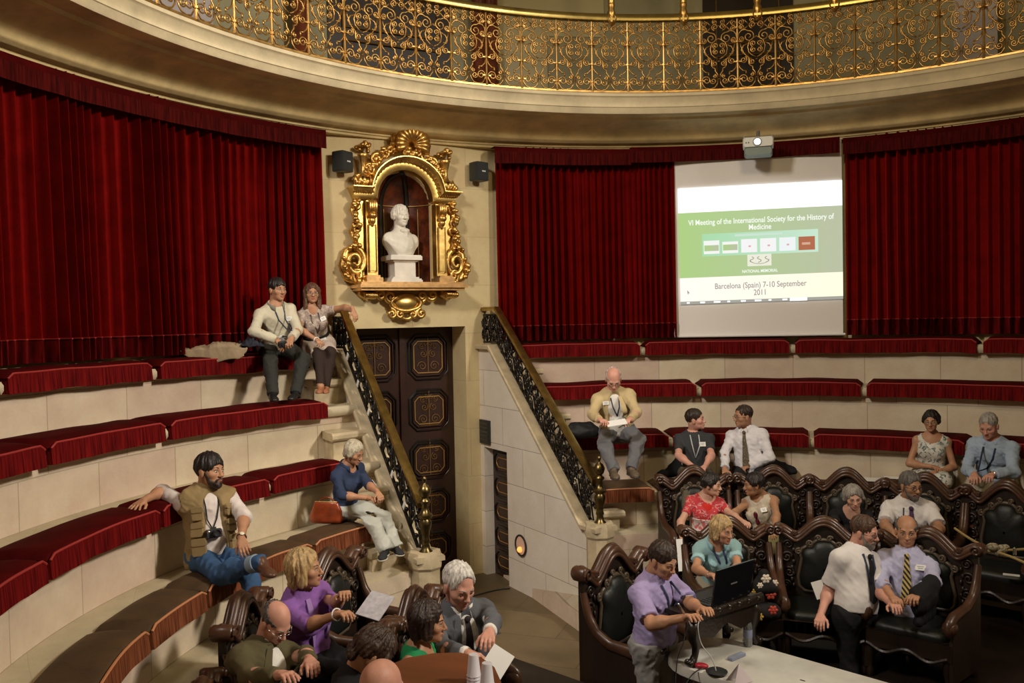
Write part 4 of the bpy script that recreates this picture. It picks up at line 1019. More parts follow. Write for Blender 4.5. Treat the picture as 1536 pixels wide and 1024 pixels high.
def person(label, hip, zh, r=None, dep=None, sc=1.0, psi=0, neck=None, head=None, hyaw=0, hpitch=0, hroll=0, tone='fair', female=False, belly=0.0,
           R=None, L=None, legR=None, legL=None, neck_near=True, group=None, hs=1.0, hippsi=None, trunk=.50, shw=None, pos=None):
    p = Person(); p.sc = s = sc; p.female = female; p.tone = tone
    if pos is not None: H = np.array(pos, float)
    elif dep is not None: H = at_depth(*hip, dep)
    elif r is not None: H = at_r(*hip, r); H[2] = zh
    else: H = at_z(*hip, zh)
    p.H = H; p.dep = depth(H)
    Lt = trunk * s
    N = on_sphere(H, Lt, neck, neck_near); p.N = N
    p.T = T = nrm(N - H)
    tc = CAM - H; tc[2] = 0; tc = nrm(tc); ri = np.cross(FWD, ZZ); ri[2] = 0; ri = nrm(ri)
    ri = nrm(np.cross(ZZ, tc))        # image right seen from the camera
    f0 = tc * math.cos(rad(psi)) + ri * math.sin(rad(psi))
    p.X = X = nrm(np.cross(T, f0)); p.Y = Y = np.cross(X, T)      # X person's left, Y forward
    hp = psi if hippsi is None else hippsi
    f1 = tc * math.cos(rad(hp)) + ri * math.sin(rad(hp)); p.XH = nrm(np.cross(ZZ, f1)); p.YH = f1
    SW = (shw or (.148 if female else .172)) * s
    p.sh = {'L': N - T * .082 * s + X * SW, 'R': N - T * .082 * s - X * SW}
    p.hipj = {'L': H + p.XH * .088 * s, 'R': H - p.XH * .088 * s}
    p.arm = {}; p.leg = {}
    for k, a in (('L', L), ('R', R)):
        if not a: continue
        e = on_sphere(p.sh[k], .285 * s, a['e'], a.get('en', True)); w = on_sphere(e, .255 * s, a['w'], a.get('wn', True))
        hd = a.get('h'); hdv = nrm(on_sphere(w, .15 * s, hd, a.get('hn', True)) - w) if hd else nrm(w - e)
        p.arm[k] = dict(e=e, w=w, hd=hdv, curl=a.get('curl', .48), pn=a.get('pn'), splay=a.get('splay', .09))
    for k, a in (('L', legL), ('R', legR)):
        if not a: continue
        if a in ('sit', 'stand', 'reach'):
            if a == 'sit': kn = p.hipj[k] + f1 * .425 * s - ZZ * .01; an = kn - ZZ * .40 * s + f1 * .04
            elif a == 'reach': kn = p.hipj[k] + nrm(f1 - ZZ * .35) * .43 * s; an = kn + nrm(f1 * .35 - ZZ) * .41 * s
            else: kn = p.hipj[k] - ZZ * .43 * s + f1 * .03; an = kn - ZZ * .41 * s - f1 * .03
            p.leg[k] = dict(k=kn, a=an, t=None, tn=True); continue
        kn = on_sphere(p.hipj[k], .43 * s, a['k'], a.get('kn', True)); an = on_sphere(kn, .41 * s, a['a'], a.get('an', True))
        p.leg[k] = dict(k=kn, a=an, t=a.get('t'), tn=a.get('tn', True))
    # head
    p.hs = hs * s * (.95 if female else 1.0)
    HC = on_sphere(N, .165 * s, head, True); p.HC = HC
    tch = CAM - HC; tch[2] = 0; tch = nrm(tch); rih = nrm(np.cross(ZZ, tch))
    fy = tch * math.cos(rad(hyaw)) + rih * math.sin(rad(hyaw)); hx = np.cross(ZZ, fy)
    y2 = fy * math.cos(rad(hpitch)) - ZZ * math.sin(rad(hpitch)); z2 = np.cross(y2, hx)
    x3 = hx * math.cos(rad(hroll)) + z2 * math.sin(rad(hroll)); z3 = z2 * math.cos(rad(hroll)) - hx * math.sin(rad(hroll))
    p.R3 = np.stack([x3, y2, z3], 1)
    p.root = thing('person', label, 'person', (H[0], H[1], H[2]), group)
    p.belly = belly
    return p
def hl(p, v): return p.HC + p.R3 @ (np.asarray(v, float) * p.hs)
def tl(p, x, y, z): return p.H + p.T * (z * np.linalg.norm(p.N - p.H)) + p.X * x * p.sc + p.Y * y * p.sc
def torso_prims(p, g=0.0):
    s = p.sc; F3 = np.stack([p.X, p.Y, p.T], 1); H3 = np.stack([p.XH, np.cross(ZZ, p.XH) * -1, ZZ], 1); A = []
    if p.female:
        A += [el(tl(p, 0, 0, .0), np.array([.165, .115, .12]) * s + g, F3, .06), el(tl(p, 0, .0, .34), np.array([.125, .092, .16]) * s + g, F3, .08), el(tl(p, 0, 0, .68), np.array([.142, .098, .17]) * s + g, F3, .07)]
        for q in (-1, 1): A.append(el(tl(p, q * .066, .085, .62), np.array([.062, .056, .062]) * s + g, F3, .05))
    else:
        A += [el(tl(p, 0, -.005, .0), np.array([.158, .112, .12]) * s + g, F3, .06), el(tl(p, 0, .0, .32), np.array([.142, .102, .18]) * s + g, F3, .08), el(tl(p, 0, 0, .68), np.array([.165, .112, .19]) * s + g, F3, .07)]
        A.append(el(tl(p, 0, .05, .70), np.array([.13, .07, .10]) * s + g, F3, .06))
    if p.belly: A.append(el(tl(p, 0, .045, .22), np.array([.135, .06 + .07 * p.belly, .14]) * s + g, F3, .08))
    A.append(rc(p.sh['L'], p.sh['R'], .048 * s + g, k=.05)); A.append(el(tl(p, 0, -.01, .88), np.array([.12, .075, .08]) * s + g, F3, .06))
    A.append(rc(tl(p, 0, -.015, .93), p.N + p.T * .02 * s, .06 * s + g, .052 * s + g, .05))
    return A
def arm_prims(p, k, g=0.0, upto=2.0, gf=None, flat=True):
    s = p.sc * (.88 if p.female else 1.0); A = []; a = p.arm[k]; S0_, e, w = p.sh[k], a['e'], a['w']; gf = g if gf is None else gf
    A.append(el(S0_, np.array([.052, .052, .052]) * s + g, None, .04))
    if upto >= 1: A.append(rc(S0_, e, .047 * s + g, .039 * s + gf, .03))
    else:
        c = S0_ + (e - S0_) * upto; d = nrm(e - S0_)
        A.append(rc(S0_, c + d * .06, .049 * s + g, .045 * s + gf, .03, cuts=((c, d),)))
    if upto > 1:
        q = min(1, upto - 1); c = e + (w - e) * q; d = nrm(w - e)
        if q < 1: A.append(rc(e, c + d * .06, .042 * s + gf, .040 * s + gf - .006 * q, .03, cuts=((c, d),)))
        else: A += [rc(e, w, .041 * s + gf, .0275 * s + gf, .03), el(e + (w - e) * .28, np.array([.043, .043, .043]) * s + gf, None, .04)]
    return A
def leg_prims(p, k, g=0.0, upto=2.0, ga=None, thick=1.0):
    s = p.sc; l = p.leg[k]; A = []; h, kn, an = p.hipj[k], l['k'], l['a']; ga = g if ga is None else ga
    A += [el(h, np.array([.10, .10, .10]) * s * thick + g, None, .06), rc(h, kn, .086 * s * thick + g, .058 * s + g, .05)]
    if upto >= 2: A += [rc(kn, an, .055 * s + g, .040 * s + ga, .04), el(kn + (an - kn) * .3 - nrm(p.YH) * .02, np.array([.052, .052, .09]) * s + g, None, .05)]
    elif upto > 1:
        c = kn + (an - kn) * (upto - 1); d = nrm(an - kn); A += [rc(kn, c + d * .05, .055 * s + g, .048 * s + ga, .04, cuts=((c, d),))]
    return A
def hand_field(p, k):
    a = p.arm[k]; s = p.sc * (.90 if p.female else 1.0); w = a['w']; d = a['hd']
    pn = a['pn']
    if pn is None: pn = nrm(np.array([0, 0, -1.0]) - d * d[2] * -1)     # palm down
    pn = np.asarray(pn, float); pn = nrm(pn - d * (pn @ d)); side = np.cross(d, pn) * (-1 if k == 'L' else 1)    # towards the thumb
    f = Field(); curl = a['curl']; kn0 = w + d * .085 * s
    f.add(rc(w - d * .04, w + d * .01, .027 * s, .026 * s, .02))
    offs = (.030, .010, -.011, -.030); lens = (.070, .078, .073, .058)
    for i, (o, ln) in enumerate(zip(offs, lens)):
        base = w + d * .012 * s + side * o * .55 * s; kn = kn0 + side * o * s - d * abs(o - .005) * .25 * s
        f.add(rc(base, kn, .0145 * s, .0112 * s, .014))
        dirn = nrm(d + side * (o / .03) * a['splay']); q = kn; ang = 0
        for sg, (fr, rr) in enumerate(((.45, .0092), (.31, .0084), (.24, .0076))):
            ang += curl * (1.0, 1.25, .8)[sg] * (.85 + .1 * i)
            v = dirn * math.cos(ang) + pn * math.sin(ang); e = q + v * ln * fr * s; f.add(rc(q, e, rr * s + .0004, rr * s - .0006, .0035 if sg else .006)); q = e
    t0 = w + d * .022 * s + side * .020 * s; t1 = t0 + nrm(d * .65 + side * .75 + pn * .35) * .042 * s; t2 = t1 + nrm(d * .9 + side * .35 + pn * (.3 + .4 * curl)) * .031 * s; t3 = t2 + nrm(d + pn * (.3 + .5 * curl)) * .024 * s
    f.add(rc(t0, t1, .0145 * s, .0115 * s, .014), rc(t1, t2, .0108 * s, .0098 * s, .006), rc(t2, t3, .0096 * s, .0078 * s, .004))
    return f
def head_field(p, jaw=1.0, nose=1.0, puff=0.0, ears=True):
    s = p.hs; R = p.R3; f = Field(); E = lambda c, r, k=.02: el(hl(p, c), np.array(r) * s, R, k * s)
    C = lambda a, b, ra, rb, k=.02: rc(hl(p, a), hl(p, b), ra * s, rb * s, k * s)
    fm = p.female
    f.add(E((0, -.014, .034), (.076, .096, .088)), E((0, .030, -.030), (.062 + puff, .062, .082), .04), E((0, .040, -.078), (.047 * jaw + puff, .048, .034), .03))
    f.add(E((0, .078, -.100), (.020 * jaw, .017, .016), .025))
    for q in (-1, 1):
        f.add(E((q * .043, .058, -.024), (.026 + puff, .024, .022), .025))
        if ears: f.add(E((q * .080, -.006, -.014), (.010, .019, .032), .008), E((q * .084, -.010, .000), (.007, .018, .018), .006))
    f.add(C((-.034, .078, .016), (.034, .078, .016), .0135 if not fm else .011, .0135 if not fm else .011, .02))
    for q in (-1, 1): f.sub.append(el(hl(p, (q * .032, .101, -.003)), np.array([.019, .016, .0125]) * s, R, .012 * s))
    f.add(C((0, .088, .010), (0, .110, -.030), .0085, .0125 * nose, .012), E((0, .112, -.033), (.0115 * nose, .011 * nose, .010), .008))
    for q in (-1, 1): f.add(E((q * .012 * nose, .101, -.036), (.0085, .010, .008), .006))
    f.add(E((0, .092, -.061), (.023, .0115, .006), .008), E((0, .092, -.070), (.020, .0115, .0065), .006))
    f.sub.append(el(hl(p, (0, .108, -.0655)), np.array([.022, .012, .0018]) * s, R, .004 * s))
    nr = .046 if fm else .056
    f.add(rc(hl(p, (0, -.030, -.045)), p.N + p.T * .0 - p.Y * .015 * s, nr * s, nr * s * 1.06, .035))
    return f
def face_bits(p, brow=(.03, .02, .012), lip=(.42, .15, .12), lids=False, eyes=True, lipstick=False):
    s = p.hs
    if eyes:
        for q in (-1, 1):
            mb = MB(); mb.m = 0; mb.ell(hl(p, (q * .032, .0775, -.003)), np.array([.0135, .0125, .0115 if not lids else .009]) * s, p.R3, 8, 12)
            mb.m = 1; mb.ell(hl(p, (q * .0325, .0862, -.004)), np.array([.0062, .0048, .0062]) * s, p.R3, 7, 10)
            mb.build('eye', [mat('eye white', (.55, .50, .45), rough=.25) if not lids else skin(p.tone), mat('dark iris', (.018, .011, .008), rough=.15)], p.root, ang=180)
            m2 = MB(); m2.tube([hl(p, (q * (.032 + x), .0885 - 7 * x * x, .0075 - 5.5 * x * x)) for x in np.linspace(-.016, .016, 6)], .0022 * s, 5); m2.build('eyelid', mat('lash brown', (.05, .025, .018)), p.root, ang=180)
    for q in (-1, 1):
        mb = MB(); mb.tube([hl(p, (q * (.015 + .036 * t), .0945 - .020 * t * t, .0205 + .006 * math.sin(t * 2.6))) for t in np.linspace(0, 1, 7)], np.array([.003, .0042, .0042, .004, .0035, .003, .0018]) * s, 6)
        mb.build('eyebrow', mat('brow %.2f %.2f' % (brow[0], brow[2]), brow, rough=.8), p.root, ang=180)
    mb = MB(); 
    mb.ell(hl(p, (0, .0965, -.061)), np.array([.021, .009, .0052]) * s, p.R3, 8, 14); mb.ell(hl(p, (0, .0965, -.0695)), np.array([.018, .0095, .0058]) * s, p.R3, 8, 14)
    mb.build('lips', mat('lips %.2f' % lip[0], lip, rough=.45), p.root, ang=180)
def body(p, arms=('L', 'R'), legs=(), headkw={}, hands=('L', 'R'), extra=()):
    f = Field(); f.add(*torso_prims(p))
    for k in arms:
        if k in p.arm: f.add(*arm_prims(p, k))
    for k in legs:
        if k in p.leg: f.add(*leg_prims(p, k))
    f.add(*extra)
    fl = [(f, .0105), (head_field(p, **headkw), .0042)]
    for k in hands:
        if k in p.arm: fl.append((hand_field(p, k), .0036))
    return sdf_obj('body', fl, skin(p.tone), p.root)
def hair(p, m, style='short', length=.0, seed=1, vol=1.0, part=.0, fringe=-.014, h=.0055, flow=None):
    s = p.hs; R = p.R3; rg = np.random.default_rng(seed); f = Field()
    E = lambda c, r, k=.02: el(hl(p, c), np.array(r) * s, R, k * s)
    v = .008 * vol
    f.add(E((0, -.016, .040), (.079 + v, .098 + v, .088 + v * 1.1)))
    if style in ('bob', 'long'):
        for q in (-1, 1):
            f.add(rc(hl(p, (q * .066, .0, .03)), hl(p, (q * (.070 + .012 * vol), .012, -.06 - length)), .034 * s * vol, .027 * s * vol, .03), rc(hl(p, (q * .05, -.05, .03)), hl(p, (q * .055, -.055, -.075 - length)), .045 * s * vol, .034 * s, .03))
        f.add(rc(hl(p, (0, -.06, .03)), hl(p, (0, -.068, -.075 - length)), .05 * s * vol, .036 * s, .03))
    if style == 'wavy':
        for i in range(22):
            a = rg.uniform(-2.3, 2.3) + PI; x, y = math.sin(a) * .075, math.cos(a) * .085 - .01
            f.add(E((x, y, rg.uniform(-.10 - length, .05)), (.03, .03, .035), .015))
    f.sub.append(el(hl(p, (0, .105, -.035 - fringe)), np.array([.061 if style in ('bob', 'long', 'wavy') else .066, .082, .088]) * s, R, .014 * s))
    if style in ('short', 'bald', 'crew'):
        f.cut.append((hl(p, (0, 0, -.055)), -R[:, 2]))
        for q in (-1, 1): f.sub.append(el(hl(p, (q * .088, .018, -.030)), np.array([.022, .040, .042]) * s, R, .008 * s))
    if style == 'bald': f.sub.append(el(hl(p, (0, .020, .100)), np.array([.090, .105, .075]) * s, R, .010 * s))
    if style == 'thin': pass
    ph = rg.uniform(0, 6, 6); C = p.HC.copy()
    def disp(P):
        q = (P - C) @ R / s; az = np.arctan2(q[:, 0], q[:, 1] + .02); z = q[:, 2]
        return .0022 * s * np.sin(az * 23 + 3 * np.sin(z * 22 + ph[0]) + ph[1]) + .0024 * s * np.sin(az * 11 + z * 30 + ph[2]) + .0018 * s * np.sin(q[:, 1] * 90 + az * 17 + ph[3])
    ks = rg.normal(0, 1, (5, 3)) * 150; kp = rg.uniform(0, 6, 5)
    def fine(P):
        q = (P - C) @ R / s; az = np.arctan2(q[:, 0], q[:, 1] + .02)
        return .0010 * s * (np.sin(az * 41 + 6 * np.sin(q[:, 2] * 35 + kp[0])) + np.sin(az * 29 - q[:, 2] * 70 + kp[1])) + .0011 * s * sum(np.sin(q @ k + p_) for k, p_ in zip(ks, kp)) / 2
    f.disp = disp; f.post = fine
    return sdf_obj('hair', f, m, p.root, h * s)
def beard(p, m, full=True, seed=2):
    s = p.hs; R = p.R3; f = Field(); E = lambda c, r, k=.015: el(hl(p, c), np.array(r) * s, R, k * s)
    f.add(E((0, .044, -.082), (.053, .053, .040)), E((0, .078, -.106), (.028, .022, .024)))
    if full:
        for q in (-1, 1): f.add(rc(hl(p, (q * .066, .018, -.015)), hl(p, (q * .048, .045, -.075)), .012 * s, .020 * s, .015 * s))
    for q in (-1, 1): f.add(rc(hl(p, (q * .002, .105, -.050)), hl(p, (q * .028, .088, -.066)), .0075 * s, .007 * s, .008 * s))
    f.sub.append(el(hl(p, (0, .104, -.0655)), np.array([.016, .020, .006]) * s, R, .006 * s))
    f.sub.append(el(hl(p, (0, .10, -.010)), np.array([.050, .060, .040]) * s, R, .012 * s))
    rg = np.random.default_rng(seed); ks = rg.normal(0, 220, (4, 3)); f.disp = lambda P: .0018 * s * sum(np.sin(P @ k) for k in ks) / 2
    return sdf_obj('beard', f, m, p.root, .0048 * s)
def glasses(p, m=None, r=.019, sun=False):
    s = p.hs; mb = MB(); a = np.linspace(0, 2 * PI, 18, endpoint=False)
    for q in (-1, 1):
        mb.tube([hl(p, (q * .033 + r * 1.15 * math.cos(t), .104 - 4 * (abs(.033 + q * r * math.cos(t) * q) - .033) ** 2, -.006 + r * .8 * math.sin(t))) for t in a], .0014 * s + .0006, 6, closed=True)
        mb.tube([hl(p, (q * .055, .100, .0)), hl(p, (q * .074, .075, .004)), hl(p, (q * .084, -.005, -.002))], .0018 * s, 5)
    mb.tube([hl(p, (x, .108, -.001 + .004 * math.cos(x * 150))) for x in np.linspace(-.012, .012, 5)], .0016 * s, 5)
    return mb.build('glasses', m or mat('wire spectacles', (.25, .22, .18), rough=.25, metal=.9), p.root, ang=180)
def shirt(p, m, name='shirt', g=.011, sleeve=2.0, hem=-.10, seed=3, neckr=.066, amp=.0045, vneck=.0, gf=None, arms=('L', 'R'), extra=(), cut=(), skirt_arms=True, fr=24):
    f = Field(); f.add(*torso_prims(p, g))
    for k in arms:
        if k in p.arm: f.add(*arm_prims(p, k, g, min(sleeve, 1.93), gf))
        else: f.add(el(p.sh[k], np.array([.06] * 3) * p.sc + g, None, .05))
    f.add(*extra)
    w1 = wrinkle(seed, amp * 1.7, fr, dirn=p.X * .4 + p.T * .5); w2 = wrinkle(seed + 7, amp * .8, fr * 2.1); f.disp = lambda P: w1(P) + w2(P)
    f.sub.append(rc(p.N + p.Y * .012 * p.sc - p.T * .02 * p.sc, p.N + p.T * .25, neckr * p.sc, neckr * p.sc * 1.1, .012))
    if vneck: f.sub.append(rc(p.N + p.Y * .10, tl(p, 0, .17, .95 - vneck), .062 * p.sc, .012, .012))
    f.cut.append((tl(p, 0, 0, hem), -p.T))
    for c in cut: f.sub.append(c)
    p.shirt = f
    return sdf_obj(name, f, m, p.root, .0095)
def trousers(p, m, name='trousers', g=.014, upto=2.0, seed=5, waist=.20, ga=None, amp=.005, thick=1.0, extra=()):
    f = Field(); T_ = torso_prims(p, g)[:2]; f.add(*T_)
    for k in ('L', 'R'):
        if k in p.leg: f.add(*leg_prims(p, k, g, upto, ga, thick))
    f.add(*extra)
    w1 = wrinkle(seed, amp * 1.6, 22); w2 = wrinkle(seed + 7, amp * .6, 46); f.disp = lambda P: w1(P) + w2(P); f.cut.append((tl(p, 0, 0, waist), p.T)); p.trs = f
    if upto >= 2:
        for k in ('L', 'R'):
            if k in p.leg: l = p.leg[k]; d = nrm(l['a'] - l['k']); f.sub.append(el(l['a'] + d * .075 * p.sc, np.array([.10, .10, .055]), np.stack([nrm(np.cross(d, p.YH + .01)), nrm(np.cross(d, np.cross(d, p.YH + .01))), d], 1), .004))
    return sdf_obj(name, f, m, p.root, .0105)
def shoe(p, k, m, sole=None, down=None, sz=1.0):
    l = p.leg[k]; s = p.sc * sz; an = l['a']; t = l.get('t')
    d = nrm(on_sphere(an, .19 * s, t, l.get('tn', True)) - an) if t else nrm(p.YH - ZZ * .25)
    toe = an + d * .19 * s; dn = nrm(-ZZ if down is None else down)
    fd = nrm(d - dn * (d @ dn)); sd = np.cross(dn, fd); F3 = np.stack([sd, fd, -dn], 1)
    b = an + dn * .055 * s; f = Field()
    f.add(rc(an - fd * .02 + dn * .03, an + dn * .02 + ZZ * .02, .040 * s, .042 * s, .02), el(b - fd * .03 * s, np.array([.040, .055, .036]) * s, F3, .02), el(b + fd * .13 * s + dn * .006, np.array([.047, .075, .030]) * s, F3, .03), rc(an + fd * .02 + dn * .03, b + fd * .12 * s, .036 * s, .03 * s, .03))
    f.cut.append((b + dn * .022 * s, dn)); o = sdf_obj('shoe', f, m, p.root, .0075)
    if sole:
        g = Field(); g.add(el(b - fd * .03 * s + dn * .018, np.array([.044, .06, .020]) * s, F3, .02), el(b + fd * .12 * s + dn * .018, np.array([.052, .085, .020]) * s, F3, .03)); g.cut.append((b + dn * .034 * s, dn)); g.cut.append((b + dn * .008 * s, -dn))
        sdf_obj('sole', g, sole, o, .0075)
    return o
def project(p, f, x, z, y0=.42, lift=.004, back=False):
    P = tl(p, x, y0, z)[None]; d = -p.Y * (1 if not back else -1)
    if back: P = tl(p, x, -y0, z)[None]
    for _ in range(40):
        v = f(P)[0]
        if v < .0015: break
        P = P + d * max(v * .7, .001)
    return P[0] - d * lift
def ribbon(mb, pts, wid, th=.004, side=None):
    pts = np.asarray(pts); n = len(pts); wid = np.broadcast_to(wid, (n,)); T = np.gradient(pts, axis=0); rows = []
    for i in range(n):
        t = nrm(T[i]); sd = nrm(side - t * (side @ t)); nn = np.cross(sd, t)
        rows.append([pts[i] + sd * wid[i] / 2 + nn * th / 2, pts[i] - sd * wid[i] / 2 + nn * th / 2, pts[i] - sd * wid[i] / 2 - nn * th / 2, pts[i] + sd * wid[i] / 2 - nn * th / 2])
    mb.grid(np.array(rows), cv=True); mb.add(rows[0], [(0, 1, 2, 3)]); mb.add(rows[-1], [(3, 2, 1, 0)]); return mb
def lay(p, name, pts, wid, m, f=None, lift=.005, th=.004):
    f = f or p.shirt; P = [project(p, f, x, z, lift=lift) for x, z in pts]; mb = MB(); ribbon(mb, P, wid, th, p.X); return mb.build(name, m, p.root, ang=60)
def strap(p, pts, m, f=None, w=.014, name='lanyard', lift=.006):
    f = f or p.shirt; P = [project(p, f, x, z, lift=lift) for x, z in pts]; mb = MB(); mb.tube(P, w / 2, 5); return mb.build(name, m, p.root, ang=180)
def badge(p, x, z, w=.075, h=.05, f=None, name='name_badge', m=None, lift=.008, tilt=0):
    f = f or p.shirt; c = project(p, f, x, z, lift=lift); e = .03
    a = project(p, f, x + e, z, lift=lift) - project(p, f, x - e, z, lift=lift); b = project(p, f, x, z + .06, lift=lift) - project(p, f, x, z - .06, lift=lift)
    a = nrm(a); n = nrm(np.cross(a, b)); b = np.cross(n, a)
    if tilt: a, b = a * math.cos(tilt) + b * math.sin(tilt), b * math.cos(tilt) - a * math.sin(tilt)
    mb = MB(); mb.m = 0; mb.box(c, (w, h, .003), np.stack([a, b, n], 1)); mb.m = 1
    for i, (ll, yy) in enumerate(((.6, .15), (.45, -.15))): mb.box(c + b * h * yy + n * .0018 * (1 if n @ p.Y > 0 else -1), (w * ll, h * .10, .0012), np.stack([a, b, n], 1))
    return mb.build(name, [m or M_WHITE, mat('printed grey', (.25, .27, .3))], p.root)
def collar(p, m, open_=.5, hgt=.036, r=.075, name='collar', point=.045):
    s = p.sc; c = p.N + p.T * .006 * s + p.Y * .010 * s; rows = []
    for t in np.linspace(open_, 2 * PI - open_, 24):
        d = p.Y * math.cos(t) + p.X * math.sin(t); fr = max(0, math.cos(t)); up = p.T
        a = c + d * r * s - up * .010 * s * (fr * 1.5) + up * .022 * s; b = c + d * (r + .006) * s + up * (hgt * .95) * s - up * .02 * s * fr
        o = c + d * (r + .022) * s - up * .004 * s - up * (.016 + point * fr ** 4) * s + p.Y * .012 * fr * s
        rows.append([a, b, b + d * .005, o])
    mb = MB(); mb.grid(np.array(rows)); o = mb.build(name, m, p.root, ang=180)
    md = o.modifiers.new('thickness', 'SOLIDIFY'); md.thickness = .004; return o
def tie(p, m, z1=.12, w=.085, top=.90):
    f = p.shirt; zs = np.linspace(top, z1, 14); P = [project(p, f, 0, z, lift=.008) for z in zs]
    wid = np.interp(np.linspace(0, 1, 14), [0, .1, .93, 1], [.030, .036, w, .01]); mb = MB(); ribbon(mb, P, wid, .005, p.X); t = mb.build('necktie', m, p.root, ang=60)
    mb = MB(); mb.ell(P[0] + p.T * .008 + p.Y * .006, (.021, .014, .022), np.stack([p.X, p.Y, p.T], 1)); mb.build('knot', m, t, ang=180); return t
def jacket(p, m, g=.024, sleeve=1.93, hem=-.22, seed=8, open_=.06, name='jacket', vest=False, gf=.013, lapel=None, opn=1.0):
    f = Field(); f.add(*torso_prims(p, g))
    for k in ('L', 'R'):
        if vest: f.add(el(p.sh[k] - p.X * (.03 if k == 'L' else -.03), np.array([.05, .062, .062]) * p.sc + g * .8, np.stack([p.X, p.Y, p.T], 1), .04))
        elif k in p.arm: f.add(*arm_prims(p, k, g, sleeve, gf))
    f.add(el(tl(p, 0, -.01, -.05), np.array([.17, .12, .12]) * p.sc + g, np.stack([p.X, p.Y, p.T], 1), .06))
    w1 = wrinkle(seed, .008, 20, dirn=p.X * .3 + p.T * .6); w2 = wrinkle(seed + 7, .0035, 44); f.disp = lambda P: w1(P) + w2(P)
    f.sub.append(rc(p.N - p.T * .02, p.N + p.T * .25, .072 * p.sc, .08 * p.sc, .012))
    # the open front, a wedge widening towards the hem
    a, b = tl(p, 0, .10, .96), tl(p, 0, .13, -.3); 
    f.sub.append(rc(a + p.Y * .08, b + p.Y * .1, (.06 + open_ * .3) * opn * p.sc + .02, (.075 + open_) * opn * p.sc + .03, .01))
    if vest:
        for k in ('L', 'R'):
            if k in p.arm: f.sub.append(rc(p.sh[k] + (p.X if k == 'L' else -p.X) * .03, p.arm[k]['e'], .062 * p.sc, .062 * p.sc, .01))
    f.cut.append((tl(p, 0, 0, hem), -p.T)); p.jack = f
    o = sdf_obj(name, f, m, p.root, .0095)
    return o
def lapels(p, m, xs=((.055, .93), (.085, .72), (.06, .45)), w=.055):
    for q in (-1, 1):
        P = [project(p, p.jack, q * x, z, lift=.004) for x, z in xs]; P = np.array(P)
        t = np.linspace(0, 1, 8); Q = np.array([(1-u)**2 * P[0] + 2*u*(1-u) * P[1] + u*u * P[2] for u in t])
        mb = MB(); ribbon(mb, Q, np.interp(t, [0, .5, 1], [w * .7, w, .012]), .006, p.X); mb.build('lapel', m, p.root, ang=60)
# ================================================================== THE AUDIENCE
def seat(k, up=.155): return Z(TIERS[k][1]) + up
C_WHITE = cloth('white', (.74, .72, .68)); C_NAVY = cloth('navy', (.030, .045, .095)); C_BLK = cloth('black', (.012, .012, .014)); C_GRY = cloth('grey trousers', (.13, .13, .14)); C_KHAKI = cloth('khaki', (.42, .36, .24)); C_LANY = cloth('lanyard blue', (.035, .045, .09))
H_BLK = hairm('black', (.018, .013, .011)); H_DK = hairm('dark brown', (.035, .020, .013)); H_BR = hairm('brown', (.085, .045, .025)); H_GRY = hairm('grey', (.36, .34, .31)); H_WHT = hairm('white', (.66, .63, .58)); H_BLD = hairm('blonde', (.46, .31, .14)); H_SALT = hairm('salt and pepper', (.13, .115, .105))
BL = (.03, .02, .014); BGR = (.25, .23, .2)
SH_BR = mat('brown leather shoe', (.10, .045, .025), rough=.35); SH_BK = mat('black leather shoe', (.012, .012, .013), rough=.35); SH_TAN = mat('tan leather', (.36, .15, .075), rough=.4)
def open_camera(par, c, nm='camera', sz=1.0):
    pass
# ---- 1 man with cream shirt on the top bench
p = person('man in a cream shirt and dark trousers holding a small camera, topmost left bench', (414, 511), seat(0), r=1.036 * K, sc=.98, psi=24, neck=(413, 457), head=(416, 434), hyaw=34, hpitch=4, tone='tan', belly=.5,
    R=dict(e=(381, 497), w=(417, 511), h=(427, 523), curl=.5), L=dict(e=(447, 495), w=(437, 508), h=(431, 518), curl=.7), legR=dict(k=(406, 541), a=(409, 589), t=(412, 600)), legL=dict(k=(455, 538), a=(444, 587), t=(436, 598)))
body(p); face_bits(p, BL); hair(p, H_BLK, 'short', seed=1, fringe=.004)
shirt(p, cloth('cream shirt', (.60, .56, .43)), sleeve=1.93, hem=.04, seed=11, gf=.016); collar(p, cloth('dark collar', (.22, .21, .17)), .5)
trousers(p, cloth('charcoal', (.032, .032, .028)), seed=12, ga=.022)
for k in 'RL': shoe(p, k, SH_BK)
strap(p, [(-.05, .93), (-.03, .75), (.005, .55), (.0, .38)], C_LANY); strap(p, [(.05, .93), (.045, .75), (.02, .55), (.0, .38)], C_LANY)
badge(p, -.02, .32, .10, .075, name='badge_card', tilt=.15); badge(p, .085, .74, .075, .045)
cm = thing('compact_camera', 'small dark camera held in the lap of the man in the cream shirt', 'camera', p.arm['L']['w'])
cp_ = (p.arm['L']['w'] + p.arm['R']['w']) / 2 + p.arm['L']['hd'] * .085 + p.Y * .01
mb = MB(); rbox(mb, cp_, .045, .016, .028, .008, np.stack([p.X, p.Y, p.T], 1)); mb.build('camera_body', M_BLACKP, cm); mb = MB(); mb.lathe([(.001, 0), (.019, 0), (.019, .012), (.014, .014), (.001, .014)], 16, c=cp_ + p.Y * .014, R=np.stack([p.X, p.T, p.Y], 1)); mb.build('lens', mat('lens black', (.03, .03, .035), rough=.1), cm)
